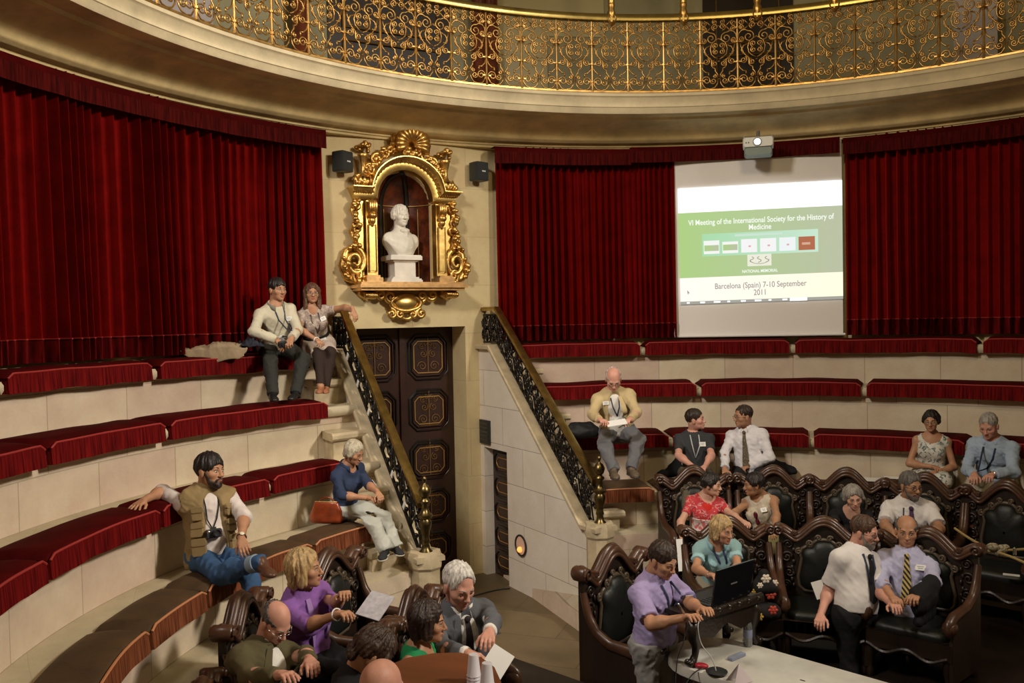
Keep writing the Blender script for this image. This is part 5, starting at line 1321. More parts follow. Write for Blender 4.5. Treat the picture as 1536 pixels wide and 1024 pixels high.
# ---- 2 woman beside him
p = person('woman with long brown hair and glasses, arm along the stair railing', (477, 517), seat(0), r=1.036 * K, sc=.94, psi=12, neck=(467, 461), head=(468, 440), hyaw=8, hpitch=0, tone='tan', female=True,
    R=dict(e=(450, 494), w=(475, 510), h=(484, 515), curl=.6), L=dict(e=(517, 461), w=(530, 466), h=(536, 482), curl=.35, en=True, wn=True), legR=dict(k=(478, 533), a=(481, 580), t=(478, 592)), legL=dict(k=(496, 529), a=(489, 580), t=(488, 592)))
body(p, legs=('L', 'R')); face_bits(p, (.06, .03, .02), (.45, .10, .08)); hair(p, hairm('chestnut', (.12, .055, .03)), 'long', .12, seed=4, vol=1.05); glasses(p, r=.021)
blo = blotch('taupe print', [(.46, .38, .32), (.33, .25, .22), (.55, .47, .40)], 30, (.48, .6)); shirt(p, blo, 'blouse', sleeve=.55, hem=.1, seed=13, vneck=.12, g=.014)
f = Field(); f.add(*torso_prims(p, .016)[:2]); f.add(*leg_prims(p, 'L', .02, 1.0), *leg_prims(p, 'R', .02, 1.0)); f.add(rc(p.leg['L']['k'], p.leg['R']['k'], .05, k=.06)); f.cut.append((tl(p, 0, 0, .25), p.T)); d = nrm(p.leg['L']['k'] + p.leg['R']['k'] - 2 * p.H); f.cut.append((p.H + d * .36, d)); f.disp = wrinkle(14, .004)
sdf_obj('skirt', f, cloth('taupe skirt', (.50, .41, .35)), p.root)
mb = MB(); a = np.linspace(0, 2*PI, 30, endpoint=False); mb.tube([tl(p, .140*math.cos(t), .112*math.sin(t), .27) for t in a], .018, 6, closed=True); mb.build('belt', C_BLK, p.root)
f = Field(); 
for k in 'LR': f.add(*leg_prims(p, k, .004, 2.0))
f.cut.append((p.H + d * .30, -d))
for k in 'LR': l = p.leg[k]; f.cut.append((l['a'] + nrm(l['a']-l['k']) * .005, nrm(l['a']-l['k'])))
sdf_obj('leggings', f, cloth('dark brown leggings', (.035, .022, .018)), p.root)
for k in 'RL': shoe(p, k, SH_TAN, sz=.85)
for q in (-1, 1): strap(p, [(q*.045, .92), (q*.05, .75), (q*.02, .58), (0, .42)], mat('dark beads', (.05, .03, .025), rough=.3), name='necklace', w=.010)
badge(p, .085, .76, .07, .045); badge(p, .03, .20, .10, .075, name='badge_card', lift=.03)
mb = MB(); w = p.arm['R']; mb.tube([w['w'] + .031 * (math.cos(t) * nrm(np.cross(w['hd'], ZZ)) + math.sin(t) * nrm(np.cross(w['hd'], np.cross(w['hd'], ZZ)))) for t in a], .005, 6, closed=True); mb.build('bracelet', M_WHITE, p.root)
# ---- 3 bearded man with the vest
p = person('bearded man in khaki photographer vest and jeans, arm spread along the red bench', (318, 832), seat(3), sc=1.02, psi=14, neck=(309, 733), head=(315, 706), hyaw=48, hpitch=-2, hroll=-6, tone='tan', belly=.7, hs=1.06,
    R=dict(e=(243, 737), w=(216, 750), h=(197, 763), curl=.18, splay=.45, en=False), L=dict(e=(366, 775), w=(362, 808), h=(369, 830), curl=.45, pn=(-.2, .6, -.7)), legR=dict(k=(330, 862), a=(391, 842), t=(410, 852), an=True), legL=dict(k=(372, 852), a=(385, 915), t=(395, 935)))
body(p, legs=('R',), headkw=dict(nose=1.15)); face_bits(p, BL, (.3, .11, .09)); hair(p, H_BLK, 'short', seed=7, vol=1.7, fringe=.004); beard(p, H_DK)
shirt(p, cloth('white pink shirt', (.70, .63, .60)), sleeve=1.1, hem=.0, seed=21, g=.014, gf=.020, amp=.0045); collar(p, cloth('white pink shirt', (.70, .63, .60)), .5)
VEST = cloth('khaki vest', (.30, .215, .10), var=.25, bump=.25)
jacket(p, VEST, vest=True, open_=.02, hem=-.16, g=.036, seed=22, name='vest', opn=.85)
mb_ = []
for x, z, w, h in ((-.115, .66, .085, .10), (.12, .66, .08, .09), (-.125, .42, .10, .11), (.13, .42, .09, .10), (-.125, .16, .11, .13), (.14, .16, .10, .12)):
    c = project(p, p.jack, x, z, lift=.010); e1 = nrm(project(p, p.jack, x + .025, z) - project(p, p.jack, x - .025, z)); e2 = nrm(project(p, p.jack, x, z + .06) - project(p, p.jack, x, z - .06)); n = nrm(np.cross(e1, e2)); e2 = np.cross(n, e1)
    mb = MB(); rbox(mb, c, w/2, .013, h/2, .012, np.stack([e1, n, e2], 1)); o = mb.build('vest_pocket', VEST, p.root)
    mb = MB(); rbox(mb, c + e2 * h * .30 + p.Y * .008, w/2 + .004, .012, h * .22, .01, np.stack([e1, n, e2], 1)); mb.build('pocket_flap', VEST, o)
JEANS = cloth('blue denim', (.045, .105, .23), var=.25, bump=.2); trousers(p, JEANS, seed=23, ga=.018, amp=.006)
l = p.leg['R']; d = nrm(l['a'] - l['k']); mb = MB(); mb.tube([l['a'] - d * .10, l['a'] - d * .04], .066, 14); mb.build('jeans_cuff', cloth('pale denim', (.25, .33, .42)), p.root, ang=60)
shoe(p, 'R', SH_BR); shoe(p, 'L', SH_BR)
for q in (-1, 1): strap(p, [(q*.055, .94), (q*.05, .75), (q*.035 - .01, .55), (-.015, .40)], C_BLK, w=.010, name='camera_strap', lift=.01)
c = project(p, p.shirt, -.02, .34, lift=.035); B3 = np.stack([p.X, p.Y, p.T], 1)
cm = thing('camera', 'black and silver camera hanging on the chest of the man in the vest', 'camera', c)
mb = MB(); rbox(mb, c, .058, .026, .034, .01, B3); mb.box(c + p.T * .038, (.04, .03, .02), B3); mb.build('camera_body', M_BLACKP, cm); mb = MB(); mb.lathe([(.001, 0), (.030, 0), (.030, .045), (.024, .05), (.020, .04), (.001, .036)], 18, c=c + p.Y * .02 + p.X * .012, R=np.stack([p.X, p.T, p.Y], 1)); mb.build('lens', mat('lens black', (.03, .03, .035), rough=.1), cm); mb = MB(); mb.ell(c + p.X * -.04 + p.Y * .02 + p.T * .015, (.014, .014, .014)); mb.build('viewfinder', mat('silver', (.7, .7, .7), rough=.2, metal=1), cm)
a_ = p.arm['L']; d = nrm(a_['w'] - a_['e']); c = a_['w'] - d * .02
mb = MB(); u1 = nrm(np.cross(d, ZZ)); u2 = np.cross(d, u1); mb.tube([c + .034 * (math.cos(t) * u1 + math.sin(t) * u2) for t in a], .006, 6, closed=True); wt = mb.build('wristwatch', SH_BR, p.root); tc_ = nrm(CAM - c); tc_ = nrm(tc_ - d * (tc_ @ d)); mb = MB(); mb.ell(c + tc_ * .037, (.018, .018, .007), np.stack([d, np.cross(tc_, d), tc_], 1)); mb.build('dial', mat('watch dial', (.75, .7, .55), rough=.25), wt)
# ---- 4 grey-blonde woman in navy
p = person('grey haired woman in a navy shirt and pale trousers beside the red handbag', (517, 764), seat(3), sc=.94, psi=42, neck=(522, 697), head=(531, 678), hyaw=55, hpitch=24, tone='tan', female=True,
    R=dict(e=(513, 743), w=(555, 747), h=(570, 750), curl=.4), L=dict(e=(553, 727), w=(567, 739), h=(575, 752), curl=.7), legR=dict(k=(552, 765), a=(577, 822), t=(572, 834)), legL=dict(k=(570, 758), a=(592, 818), t=(602, 831)))
body(p); face_bits(p, (.14, .10, .07), lids=True); hair(p, hairm('ash blonde', (.52, .46, .34)), 'bob', -.035, seed=8, vol=.92)
shirt(p, C_NAVY, sleeve=1.25, hem=-.05, seed=31, vneck=.10); collar(p, C_NAVY, .6); badge(p, .085, .78, .045, .06)
trousers(p, cloth('pale grey linen', (.50, .51, .46)), seed=32, g=.018, ga=.040, amp=.007)
for k in 'RL': shoe(p, k, mat('black canvas', (.02, .02, .022), rough=.8), mat('cream rubber', (.72, .68, .58)), sz=.95)
# red leather bag on the cushion beside her
bg = thing('handbag', 'glossy red brown leather handbag on the brown cushion beside the navy-shirted woman', 'bag', at_z(488, 786, seat(3) - .08))
bc = at_z(490, 785, seat(3) - .085) ; bx = nrm(np.cross(ZZ, CAM - bc)); bx[2] = 0; by = nrm(np.cross(ZZ, bx))
bx = nrm(bx * .9 + by * -.35); by = np.cross(ZZ, bx)
M_BAG = mat('red brown glossy leather', (.34, .060, .018), rough=.22, bump=.25, bscale=14, var=.4, vscale=8, coat=.5)
f = Field(); BF = np.stack([bx, by, ZZ], 1); f.add(rc(bc - bx * .11 + ZZ * .05, bc + bx * .11 + ZZ * .05, .055, k=.05), rc(bc - bx * .10 + ZZ * .13, bc + bx * .10 + ZZ * .13, .040, k=.07), rc(bc - bx * .10 + ZZ * .19, bc + bx * .10 + ZZ * .185, .018, k=.06))
f.cut.append((bc + ZZ * .005, -ZZ)); f.disp = wrinkle(33, .006, 18); sdf_obj('bag_body', f, M_BAG, bg, .008)
mb = MB(); mb.tube([bc + bx * .08 * math.cos(t) + by * .02 + ZZ * (.17 + .075 * math.sin(t)) for t in np.linspace(0, PI, 14)], .008, 7); mb.build('bag_handle', M_BAG, bg, ang=180)
mb = MB(); mb.tube([bc + bx * x + ZZ * .205 for x in (-.11, .11)], .006, 6); mb.build('zip', M_BRASS, bg)
# ---- 11 man in beige jacket, reading
p = person('bald man in a beige jacket reading a leaflet, third bench right of the stairs', (926, 647), seat(2), sc=1.0, psi=8, neck=(919, 586), head=(920, 568), hyaw=6, hpitch=38, tone='pink', belly=.5,
    R=dict(e=(888, 622), w=(900, 630), h=(909, 631), curl=.7), L=dict(e=(955, 619), w=(945, 630), h=(936, 631), curl=.7), legR=dict(k=(905, 661), a=(920, 703), t=(924, 715)), legL=dict(k=(958, 657), a=(947, 701), t=(955, 714)))
body(p); face_bits(p, BGR, lids=True); hair(p, hairm('white fringe', (.5, .46, .42)), 'bald', seed=3, vol=.5); glasses(p)
shirt(p, C_WHITE, sleeve=.3, hem=.0, seed=41, g=.004, amp=.002); collar(p, cloth('yellow collar', (.55, .46, .22)), .6, r=.066)
jacket(p, cloth('beige linen', (.52, .41, .22)), seed=42, open_=.035, hem=-.14, opn=1.15); lapels(p, cloth('beige linen', (.52, .41, .22)))
trousers(p, C_GRY, seed=43, g=.02, ga=.028, amp=.007)
for k in 'RL': shoe(p, k, mat('brown walking shoe', (.12, .085, .055), rough=.6, var=.5, vscale=30), mat('dark sole', (.05, .045, .04)))
badge(p, -.105, .84, .07, .04, p.jack); strap(p, [(-.045, .93), (-.035, .72), (.0, .50)], C_LANY); strap(p, [(.045, .93), (.035, .72), (.0, .50)], C_LANY); badge(p, .02, .38, .09, .10, name='badge_card', tilt=.3)
c = (p.arm['R']['w'] + p.arm['L']['w']) / 2 + p.Y * .09 + ZZ * .01; n = nrm(p.Y * .25 + ZZ); lf = tag(MB().box(c, (.21, .15, .004), np.stack([p.X, np.cross(n, p.X), n], 1)).build('leaflet', M_WHITE), 'white leaflet in the hands of the man in the beige jacket', 'leaflet')
# ---- 12 dark tee
p = person('young man in a charcoal t-shirt on the lowest bench, head turned right', (1043, 712), seat(3), sc=.96, psi=6, neck=(1040, 647), head=(1043, 629), hyaw=78, hpitch=-4, tone='pink', hs=1.0,
    R=dict(e=(1018, 683), w=(1040, 700), h=(1048, 707), curl=.8), L=dict(e=(1067, 683), w=(1057, 700), h=(1050, 706), curl=.8), legR=dict(k=(1028, 717), a=(1030, 765)), legL=dict(k=(1064, 716), a=(1058, 765)))
body(p); face_bits(p, BL); hair(p, H_DK, 'short', seed=5, vol=1.0)
shirt(p, cloth('charcoal tee', (.040, .043, .048)), name='t_shirt', sleeve=.72, hem=-.08, seed=51); trousers(p, cloth('brown khaki', (.10, .085, .055)), seed=52)
for k in 'RL': shoe(p, k, SH_BR)
strap(p, [(-.05, .94), (-.035, .72), (.0, .40)], cloth('pale lanyard', (.5, .52, .55))); strap(p, [(.05, .94), (.055, .7), (.0, .40)], cloth('pale lanyard', (.5, .52, .55))); badge(p, .085, .72, .075, .05)
# ---- 13 white shirt and tie
p = person('man in a white shirt and patterned tie on the lowest bench, facing left', (1126, 708), seat(3), sc=1.0, psi=-12, neck=(1119, 642), head=(1115, 624), hyaw=-62, hpitch=4, tone='tan', belly=.7,
    R=dict(e=(1086, 681), w=(1087, 704), h=(1090, 713), curl=.5), L=dict(e=(1155, 686), w=(1119, 701), h=(1108, 704), curl=.7), legR=dict(k=(1105, 720), a=(1108, 765)), legL=dict(k=(1148, 718), a=(1140, 765)))
body(p); face_bits(p, BL); hair(p, H_DK, 'short', seed=6, vol=.5, fringe=-.03); glasses(p)
shirt(p, cloth('white lilac', (.72, .70, .74)), seed=61, g=.018, hem=-.02, amp=.006); collar(p, cloth('white lilac', (.72, .70, .74)), .35); tie(p, blotch('brown tie', [(.14, .10, .05), (.05, .045, .04), (.25, .2, .1)], 70, (.45, .58)), .10)
trousers(p, C_BLK, seed=62)
for k in 'RL': shoe(p, k, SH_BK)
# ---- 14 woman in floral dress
p = person('dark haired woman in a floral sleeveless dress, arms folded, lowest right bench', (1397, 716), seat(3), sc=.95, psi=-2, neck=(1398, 651), head=(1397, 631), hyaw=-8, hpitch=6, tone='tan', female=True,
    R=dict(e=(1364, 695), w=(1400, 700), h=(1411, 702), curl=.5), L=dict(e=(1431, 701), w=(1405, 708), h=(1394, 708), curl=.5), legR=dict(k=(1382, 722), a=(1385, 770)), legL=dict(k=(1415, 722), a=(1410, 770)))
body(p, legs=('L', 'R')); face_bits(p, BL, (.4, .13, .1)); hair(p, H_BLK, 'bob', -.055, seed=9, vol=.9); glasses(p)
FLO = blotch('floral cotton', [(.62, .62, .56), (.62, .62, .56), (.10, .13, .13), (.32, .36, .32)], 26, (.40, .56, .63))
shirt(p, FLO, 'dress', sleeve=.0, hem=.1, seed=71, vneck=.24, neckr=.105, amp=.003, arms=())
f = Field(); f.add(*torso_prims(p, .018)[:2], *leg_prims(p, 'L', .03, 1.0), *leg_prims(p, 'R', .03, 1.0), rc(p.leg['L']['k'], p.leg['R']['k'], .07, k=.06)); f.cut.append((tl(p, 0, 0, .3), p.T)); f.disp = wrinkle(72, .005); sdf_obj('skirt', f, FLO, p.root)
mb = MB(); P = [project(p, p.shirt, x, z, lift=.002) for x, z in ((-.05, .76), (.05, .76), (.0, .56))]; 
for k in 'RL': shoe(p, k, SH_BK, sz=.85)
f = Field(); f.add(el(tl(p, 0, .05, .70), np.array([.075, .075, .11]), np.stack([p.X, p.Y, p.T], 1))); f.cut.append((tl(p, 0, 0, .80), p.T)); sdf_obj('camisole', f, C_WHITE, p.root, .008)
strap(p, [(-.05, .96), (-.02, .88), (0, .86), (.02, .88), (.05, .96)], M_WHITE, name='necklace', w=.004)
# ---- 15 man in pale blue shirt
p = person('white haired man in a pale blue shirt and khaki trousers, rightmost on the lowest bench', (1494, 722), seat(3), sc=1.02, psi=-14, neck=(1488, 659), head=(1483, 638), hyaw=-18, hpitch=24, tone='pink', belly=.8,
    R=dict(e=(1451, 705), w=(1462, 712), h=(1459, 720), curl=.6), L=dict(e=(1520, 708), w=(1489, 712), h=(1480, 716), curl=.5), legR=dict(k=(1470, 728), a=(1463, 775)), legL=dict(k=(1505, 727), a=(1490, 775)))
body(p); face_bits(p, BGR, lids=True); hair(p, H_GRY, 'short', seed=10, vol=.4, fringe=-.02)
SB = cloth('pale blue check', (.36, .46, .60)); shirt(p, SB, seed=81, g=.02, hem=-.05, amp=.007); collar(p, SB, .5); trousers(p, cloth('khaki trousers', (.42, .38, .27)), seed=82)
for k in 'RL': shoe(p, k, SH_BR)
strap(p, [(-.055, .94), (-.045, .70), (-.03, .48)], C_LANY, w=.018); strap(p, [(.055, .94), (.03, .72), (-.03, .48)], C_LANY, w=.018); badge(p, .095, .74, .08, .05)
a_ = p.arm['R']; 
mb = MB(); c = p.arm['L']['w']; d = nrm(c - p.arm['L']['e']); u1 = nrm(np.cross(d, ZZ)); u2 = np.cross(d, u1); mb.tube([c + .034 * (math.cos(t) * u1 + math.sin(t) * u2) for t in a], .007, 6, closed=True); mb.build('wristwatch', mat('silver', (.7, .7, .7), rough=.2, metal=1), p.root)
SB6 = Z(-.145) + .575; SF = SB6
# ---- 16 woman in red
p = person('woman in a red patterned blouse with a dark bun, paper in hand, upper chair row', (1053, 795), SB6, r=.575 * K, sc=.96, psi=14, neck=(1060, 742), head=(1067, 726), hyaw=72, hpitch=8, tone='fair', female=True,
    R=dict(e=(1021, 783), w=(1023, 810), h=(1025, 823), curl=.4), L=dict(e=(1097, 772), w=(1116, 783), h=(1124, 786), curl=.4), legR='sit', legL='sit')
body(p); face_bits(p, BL, (.4, .12, .1)); hair(p, H_BLK, 'bob', -.075, seed=11, vol=1.0)
REDP = blotch('red print', [(.50, .035, .045), (.50, .035, .045), (.62, .30, .28), (.40, .02, .03)], 26, (.45, .55, .62)); shirt(p, REDP, 'blouse', sleeve=.62, hem=-.15, seed=91, vneck=.16, neckr=.09)
f = Field(); f.add(*torso_prims(p, .020)); f.cut.append((tl(p, 0, 0, .52), p.T)); f.cut.append((tl(p, 0, 0, .24), -p.T)); sdf_obj('pale_sash', f, blotch('red and white print', [(.60, .52, .48), (.60, .52, .48), (.5, .12, .13)], 22, (.4, .56)), p.root)
f = Field(); f.add(el(tl(p, 0, .045, .70), np.array([.085, .075, .12]), np.stack([p.X, p.Y, p.T], 1))); f.cut.append((tl(p, 0, 0, .84), p.T)); sdf_obj('camisole', f, cloth('bright red', (.62, .03, .02)), p.root, .008)
trousers(p, C_WHITE, seed=92); 
for k in 'RL': shoe(p, k, SH_BK, sz=.85)
w = p.arm['R']; c = w['w'] + w['hd'] * .14 - ZZ * .06; n = nrm(CAM - c); n = nrm(n + p.X * .3); sx_ = nrm(np.cross(ZZ, n)); MBp = MB().box(c, (.12, .004, .30), np.stack([sx_, n, np.cross(n, sx_) * -1], 1)); tag(MBp.build('paper', M_WHITE), 'white folded sheet hanging from the hand of the woman in red', 'paper')
# ---- 17 woman in cream
p = person('dark haired woman in a cream sleeveless top leaning towards the woman in red', (1151, 798), SB6, r=.575 * K, sc=.97, psi=-22, neck=(1138, 741), head=(1131, 726), hyaw=-76, hpitch=8, tone='olive', female=True,
    R=dict(e=(1103, 768), w=(1082, 781), h=(1076, 784), curl=.4), L=dict(e=(1165, 773), w=(1161, 794), h=(1159, 805), curl=.5), legR='sit', legL='sit')
body(p); face_bits(p, BL, (.42, .12, .1)); hair(p, H_BLK, 'bob', -.085, seed=12, vol=1.0)
shirt(p, cloth('cream linen', (.54, .47, .37)), 'top', sleeve=0, hem=-.15, seed=101, vneck=.2, neckr=.085, arms=(), amp=.007); badge(p, .09, .72, .06, .045)
trousers(p, cloth('olive skirt', (.20, .17, .07)), seed=102)
for k in 'RL': shoe(p, k, SH_BK, sz=.85)
mb = MB(); 
for x, z in ((.0, .62), (.0, .48)): mb.ell(project(p, p.shirt, x - .01, z, lift=.008), (.022, .012, .036), np.stack([p.X, p.Y, p.T], 1))
mb.build('sunglasses', mat('maroon lens', (.10, .01, .02), rough=.2), p.root)
# ---- 18 grey haired woman in black
p = person('grey haired woman in a black top smiling behind the standing man', (1277, 813), SB6, r=.575 * K, sc=.94, psi=4, neck=(1277, 764), head=(1280, 745), hyaw=12, hpitch=16, hroll=6, tone='fair', female=True,
    R=dict(e=(1250, 790), w=(1262, 808), h=(1270, 812)), L=dict(e=(1306, 792), w=(1294, 808), h=(1286, 812)), legR='sit', legL='sit')
body(p); face_bits(p, (.2, .17, .14), (.42, .14, .12)); hair(p, hairm('silver', (.30, .275, .24)), 'bob', -.05, seed=13, vol=1.1)
shirt(p, C_BLK, 'top', sleeve=.6, hem=-.15, seed=111, vneck=.15, neckr=.08); trousers(p, C_BLK, seed=112); strap(p, [(-.05, .96), (-.02, .84), (0, .82), (.02, .84), (.05, .96)], M_WHITE, name='necklace', w=.005); badge(p, .085, .70, .04, .06, tilt=.5)
for k in 'RL': shoe(p, k, SH_BK, sz=.85)
# ---- 19 bearded man in white short sleeves
p = person('bearded man in a short sleeved white shirt and purple tie, upper chair row', (1366, 808), SB6, r=.575 * K, sc=1.02, psi=8, neck=(1363, 750), head=(1366, 728), hyaw=36, hpitch=6, tone='olive', belly=.8,
    R=dict(e=(1327, 788), w=(1341, 800), h=(1350, 804)), L=dict(e=(1410, 793), w=(1392, 803), h=(1384, 806)), legR='sit', legL='sit')
body(p); face_bits(p, BL); hair(p, H_SALT, 'short', seed=14, vol=.9); beard(p, H_SALT); glasses(p, mat('dark frame', (.03, .03, .03), rough=.3))
SW_ = cloth('white poplin', (.70, .67, .66)); shirt(p, SW_, sleeve=.80, hem=-.05, seed=121, g=.020, gf=.032); collar(p, SW_, .4); tie(p, blotch('purple tie', [(.05, .02, .07), (.12, .05, .13)], 60, (.55,)), .15); strap(p, [(-.06, .92), (-.07, .7), (-.06, .5)], C_LANY); trousers(p, C_BLK, seed=122)
for k in 'RL': shoe(p, k, SH_BK)
# ---- 20 blonde woman
p = person('blonde woman in a light blue polo shirt seated behind the laptop', (1077, 872), SF, r=.33 * K, sc=.94, psi=8, neck=(1075, 811), head=(1083, 794), hyaw=48, hpitch=10, tone='tan', female=True,
    R=dict(e=(1044, 853), w=(1066, 863), h=(1080, 862), curl=.5), L=dict(e=(1107, 850), w=(1096, 862), h=(1088, 863)), legR='sit', legL='sit')
body(p); face_bits(p, (.15, .09, .05), (.45, .14, .12)); hair(p, H_BLD, 'bob', .0, seed=15, vol=1.05)
AQ = cloth('aqua polo', (.30, .49, .52)); shirt(p, AQ, 'polo_shirt', sleeve=.62, hem=-.1, seed=131, vneck=.14, gf=.024); collar(p, AQ, .55); trousers(p, cloth('beige slacks', (.35, .30, .22)), seed=132)
for k in 'RL': shoe(p, k, SH_BK, sz=.85)
strap(p, [(.04, .93), (.06, .75), (.055, .5), (.04, .30)], C_LANY, w=.018); strap(p, [(-.04, .93), (-.005, .75), (.03, .5), (.04, .30)], C_LANY, w=.018); badge(p, .10, .70, .05, .07)
mb = MB(); w = p.arm['R']; mb.tube([w['w'] + .029 * (math.cos(t) * nrm(np.cross(w['hd'], ZZ)) + math.sin(t) * nrm(np.cross(w['hd'], np.cross(w['hd'], ZZ)))) for t in a], .005, 6, closed=True); mb.build('bracelet', mat('silver', (.7, .7, .7), rough=.2, metal=1), p.root)
# ---- 21 operator
p = person('man in a lilac polo shirt and grey trousers standing typing on the laptop', (980, 962), .95, dep=6.5, sc=1.02, psi=52, neck=(981, 863), head=(994, 839), hyaw=52, hpitch=22, tone='tan', belly=.3, hs=1.02,
    R=dict(e=(977, 936), w=(1029, 926), h=(1046, 920), curl=.4), L=dict(e=(1036, 905), w=(1053, 914), h=(1065, 912), curl=.4), legR='stand', legL='stand')
body(p); face_bits(p, BL, lids=True); hair(p, H_DK, 'short', seed=16, vol=1.0, fringe=-.006)
LIL = cloth('lilac polo', (.34, .28, .50)); shirt(p, LIL, 'polo_shirt', sleeve=.86, hem=.02, seed=141, g=.020, gf=.034, amp=.006); collar(p, LIL, .55)
trousers(p, cloth('light grey trousers', (.30, .30, .29)), seed=142, g=.020, waist=.10, amp=.007)
for k in 'RL': shoe(p, k, SH_BK)
mb = MB(); mb.tube([tl(p, .152*math.cos(t), .12*math.sin(t), .085) for t in a], .020, 6, closed=True); mb.build('belt', C_BLK, p.root)
strap(p, [(-.055, .95), (-.03, .78), (-.02, .6), (.01, .35)], C_LANY, w=.018); strap(p, [(.05, .95), (.05, .78), (.03, .6), (.02, .35)], C_LANY, w=.018); badge(p, .095, .76, .06, .04)
# ---- 22 standing man
p = person('bespectacled bearded man standing in a white short sleeved shirt and black trousers', (1281, 920), .94, dep=7.0, sc=1.0, psi=48, neck=(1284, 818), head=(1297, 797), hyaw=66, hpitch=10, tone='pink', belly=.6,
    R=dict(e=(1243, 884), w=(1231, 922), h=(1228, 940), curl=.5, en=False), L=dict(e=(1318, 886), w=(1338, 906), h=(1348, 910)), legR='stand', legL='stand')
body(p); face_bits(p, (.08, .05, .035)); hair(p, H_BR, 'short', seed=17, vol=.8, fringe=-.02); beard(p, hairm('grey beard', (.28, .24, .21))); glasses(p, mat('dark frame', (.03, .03, .03), rough=.3))
shirt(p, SW_, sleeve=.82, hem=.03, seed=151, g=.024, gf=.038, amp=.003); collar(p, SW_, .4); tie(p, C_BLK, .2); trousers(p, C_BLK, seed=152, waist=.12)
for k in 'RL': shoe(p, k, SH_BK)
strap(p, [(-.05, .95), (-.045, .75), (-.01, .5)], C_LANY, w=.02); strap(p, [(.05, .95), (.045, .75), (.0, .5)], C_LANY, w=.02)
c = at_depth(1229, 884, p.dep + .12); n = nrm(CAM - c); s1 = nrm(np.cross(ZZ, n)); s2 = np.cross(n, s1); tag(MB().box(c, (.09, .14, .004), np.stack([s1 * .94 + s2 * .34, s2 * .94 - s1 * .34, n], 1)).build('paper', M_WHITE), 'white paper tucked behind the forearm of the standing man', 'paper')
# ---- 23 man with striped tie
p = person('balding man in pale lilac shirt with black and yellow striped tie', (1360, 921), .94, dep=7.05, sc=1.0, psi=0, neck=(1360, 820), head=(1360, 796), hyaw=2, hpitch=4, tone='tan', belly=.5,
    R=dict(e=(1321, 872), w=(1339, 897), h=(1350, 902), curl=.6), L=dict(e=(1400, 873), w=(1376, 893), h=(1366, 897), curl=.6), legR='stand', legL='stand')
body(p); face_bits(p, BL); hair(p, H_SALT, 'bald', seed=18, vol=.6)
LIS = cloth('pale lilac', (.45, .45, .64)); shirt(p, LIS, sleeve=1.5, hem=-.05, seed=161, g=.022, amp=.007); collar(p, LIS, .35); tie(p, stripes('striped tie', (.010, .011, .02), (.50, .36, .10), 11, rot=(0, rad(38), 0)), .18, w=.09)
trousers(p, C_BLK, seed=162); badge(p, .10, .76, .08, .045)
for k in 'RL': shoe(p, k, SH_BK)
f = Field(); c = (p.arm['L']['e'] * .5 + p.arm['L']['w'] * .5); d = nrm(p.arm['L']['w'] - p.arm['L']['e']); f.add(rc(c - d * .10 + ZZ * .0, c + d * .12, .070, .062, .05), rc(c - d * .08 - ZZ * .20 + p.Y * .05, c + d * .10 - ZZ * .22 + p.Y * .05, .045, .04, .09), rc(c - d * .08 - ZZ * .1 + p.Y * .06, c + d * .10 - ZZ * .1 + p.Y * .06, .05, .05, .08)); f.disp = wrinkle(163, .012, 16)
jk = thing('folded_jacket', 'black jacket draped over the forearm of the man with the striped tie', 'jacket', c); sdf_obj('jacket_cloth', f, C_BLK, jk, .009)

# ---- 5 woman in purple
p = person('blonde woman in a purple cardigan holding papers, seated in the carved chairs at left', (466, 990), 1.0, dep=5.6, sc=.98, psi=48, neck=(452, 884), head=(456, 852), hyaw=76, hpitch=0, tone='tan', female=True, hs=1.06,
    R=dict(e=(461, 938), w=(507, 921), h=(530, 917), curl=.6), L=dict(e=(503, 905), w=(515, 893), h=(519, 883), curl=.7), legR='sit', legL='sit')
body(p); face_bits(p, (.15, .09, .05), (.45, .14, .12)); hair(p, H_BLD, 'bob', .015, seed=21, vol=1.1)
PUR = cloth('purple knit', (.26, .115, .40), bump=.3); shirt(p, cloth('black top', (.012, .012, .014)), 'top', sleeve=.2, hem=-.1, seed=171, vneck=.1, g=.008)
jacket(p, PUR, g=.020, sleeve=1.15, hem=-.1, seed=172, open_=.0, name='cardigan', opn=.62); lapels(p, cloth('lilac trim', (.36, .22, .52)), xs=((.05, .95), (.075, .72), (.06, .30)), w=.05)
badge(p, .095, .84, .05, .05, p.jack); trousers(p, C_BLK, seed=173)
for k in 'RL': shoe(p, k, SH_BK, sz=.85)
mb = MB(); w = p.arm['R']
for t in np.linspace(0, 2*PI, 22, endpoint=False): mb.ell(w['w'] - w['hd'] * .012 + .033 * (math.cos(t) * nrm(np.cross(w['hd'], ZZ)) + math.sin(t) * nrm(np.cross(w['hd'], np.cross(w['hd'], ZZ)))), (.0055,) * 3, nu=5, nv=7)
mb.build('bracelet', M_WHITE, p.root)
pc_ = [at_depth(558, 885, 5.62), at_depth(592, 895, 5.55), None, at_depth(533, 920, 5.42)]
pc_[2] = pc_[1] + pc_[3] - pc_[0]; n_ = nrm(np.cross(pc_[1] - pc_[0], pc_[3] - pc_[0])); mb = MB(); mb.hexa([q for q in pc_] + [q + n_ * .006 for q in pc_]); tag(mb.build('papers', mat('printed sheet', (.42, .40, .44), rough=.7, var=.25, vscale=30)), 'printed sheets held by the woman in the purple cardigan', 'papers')
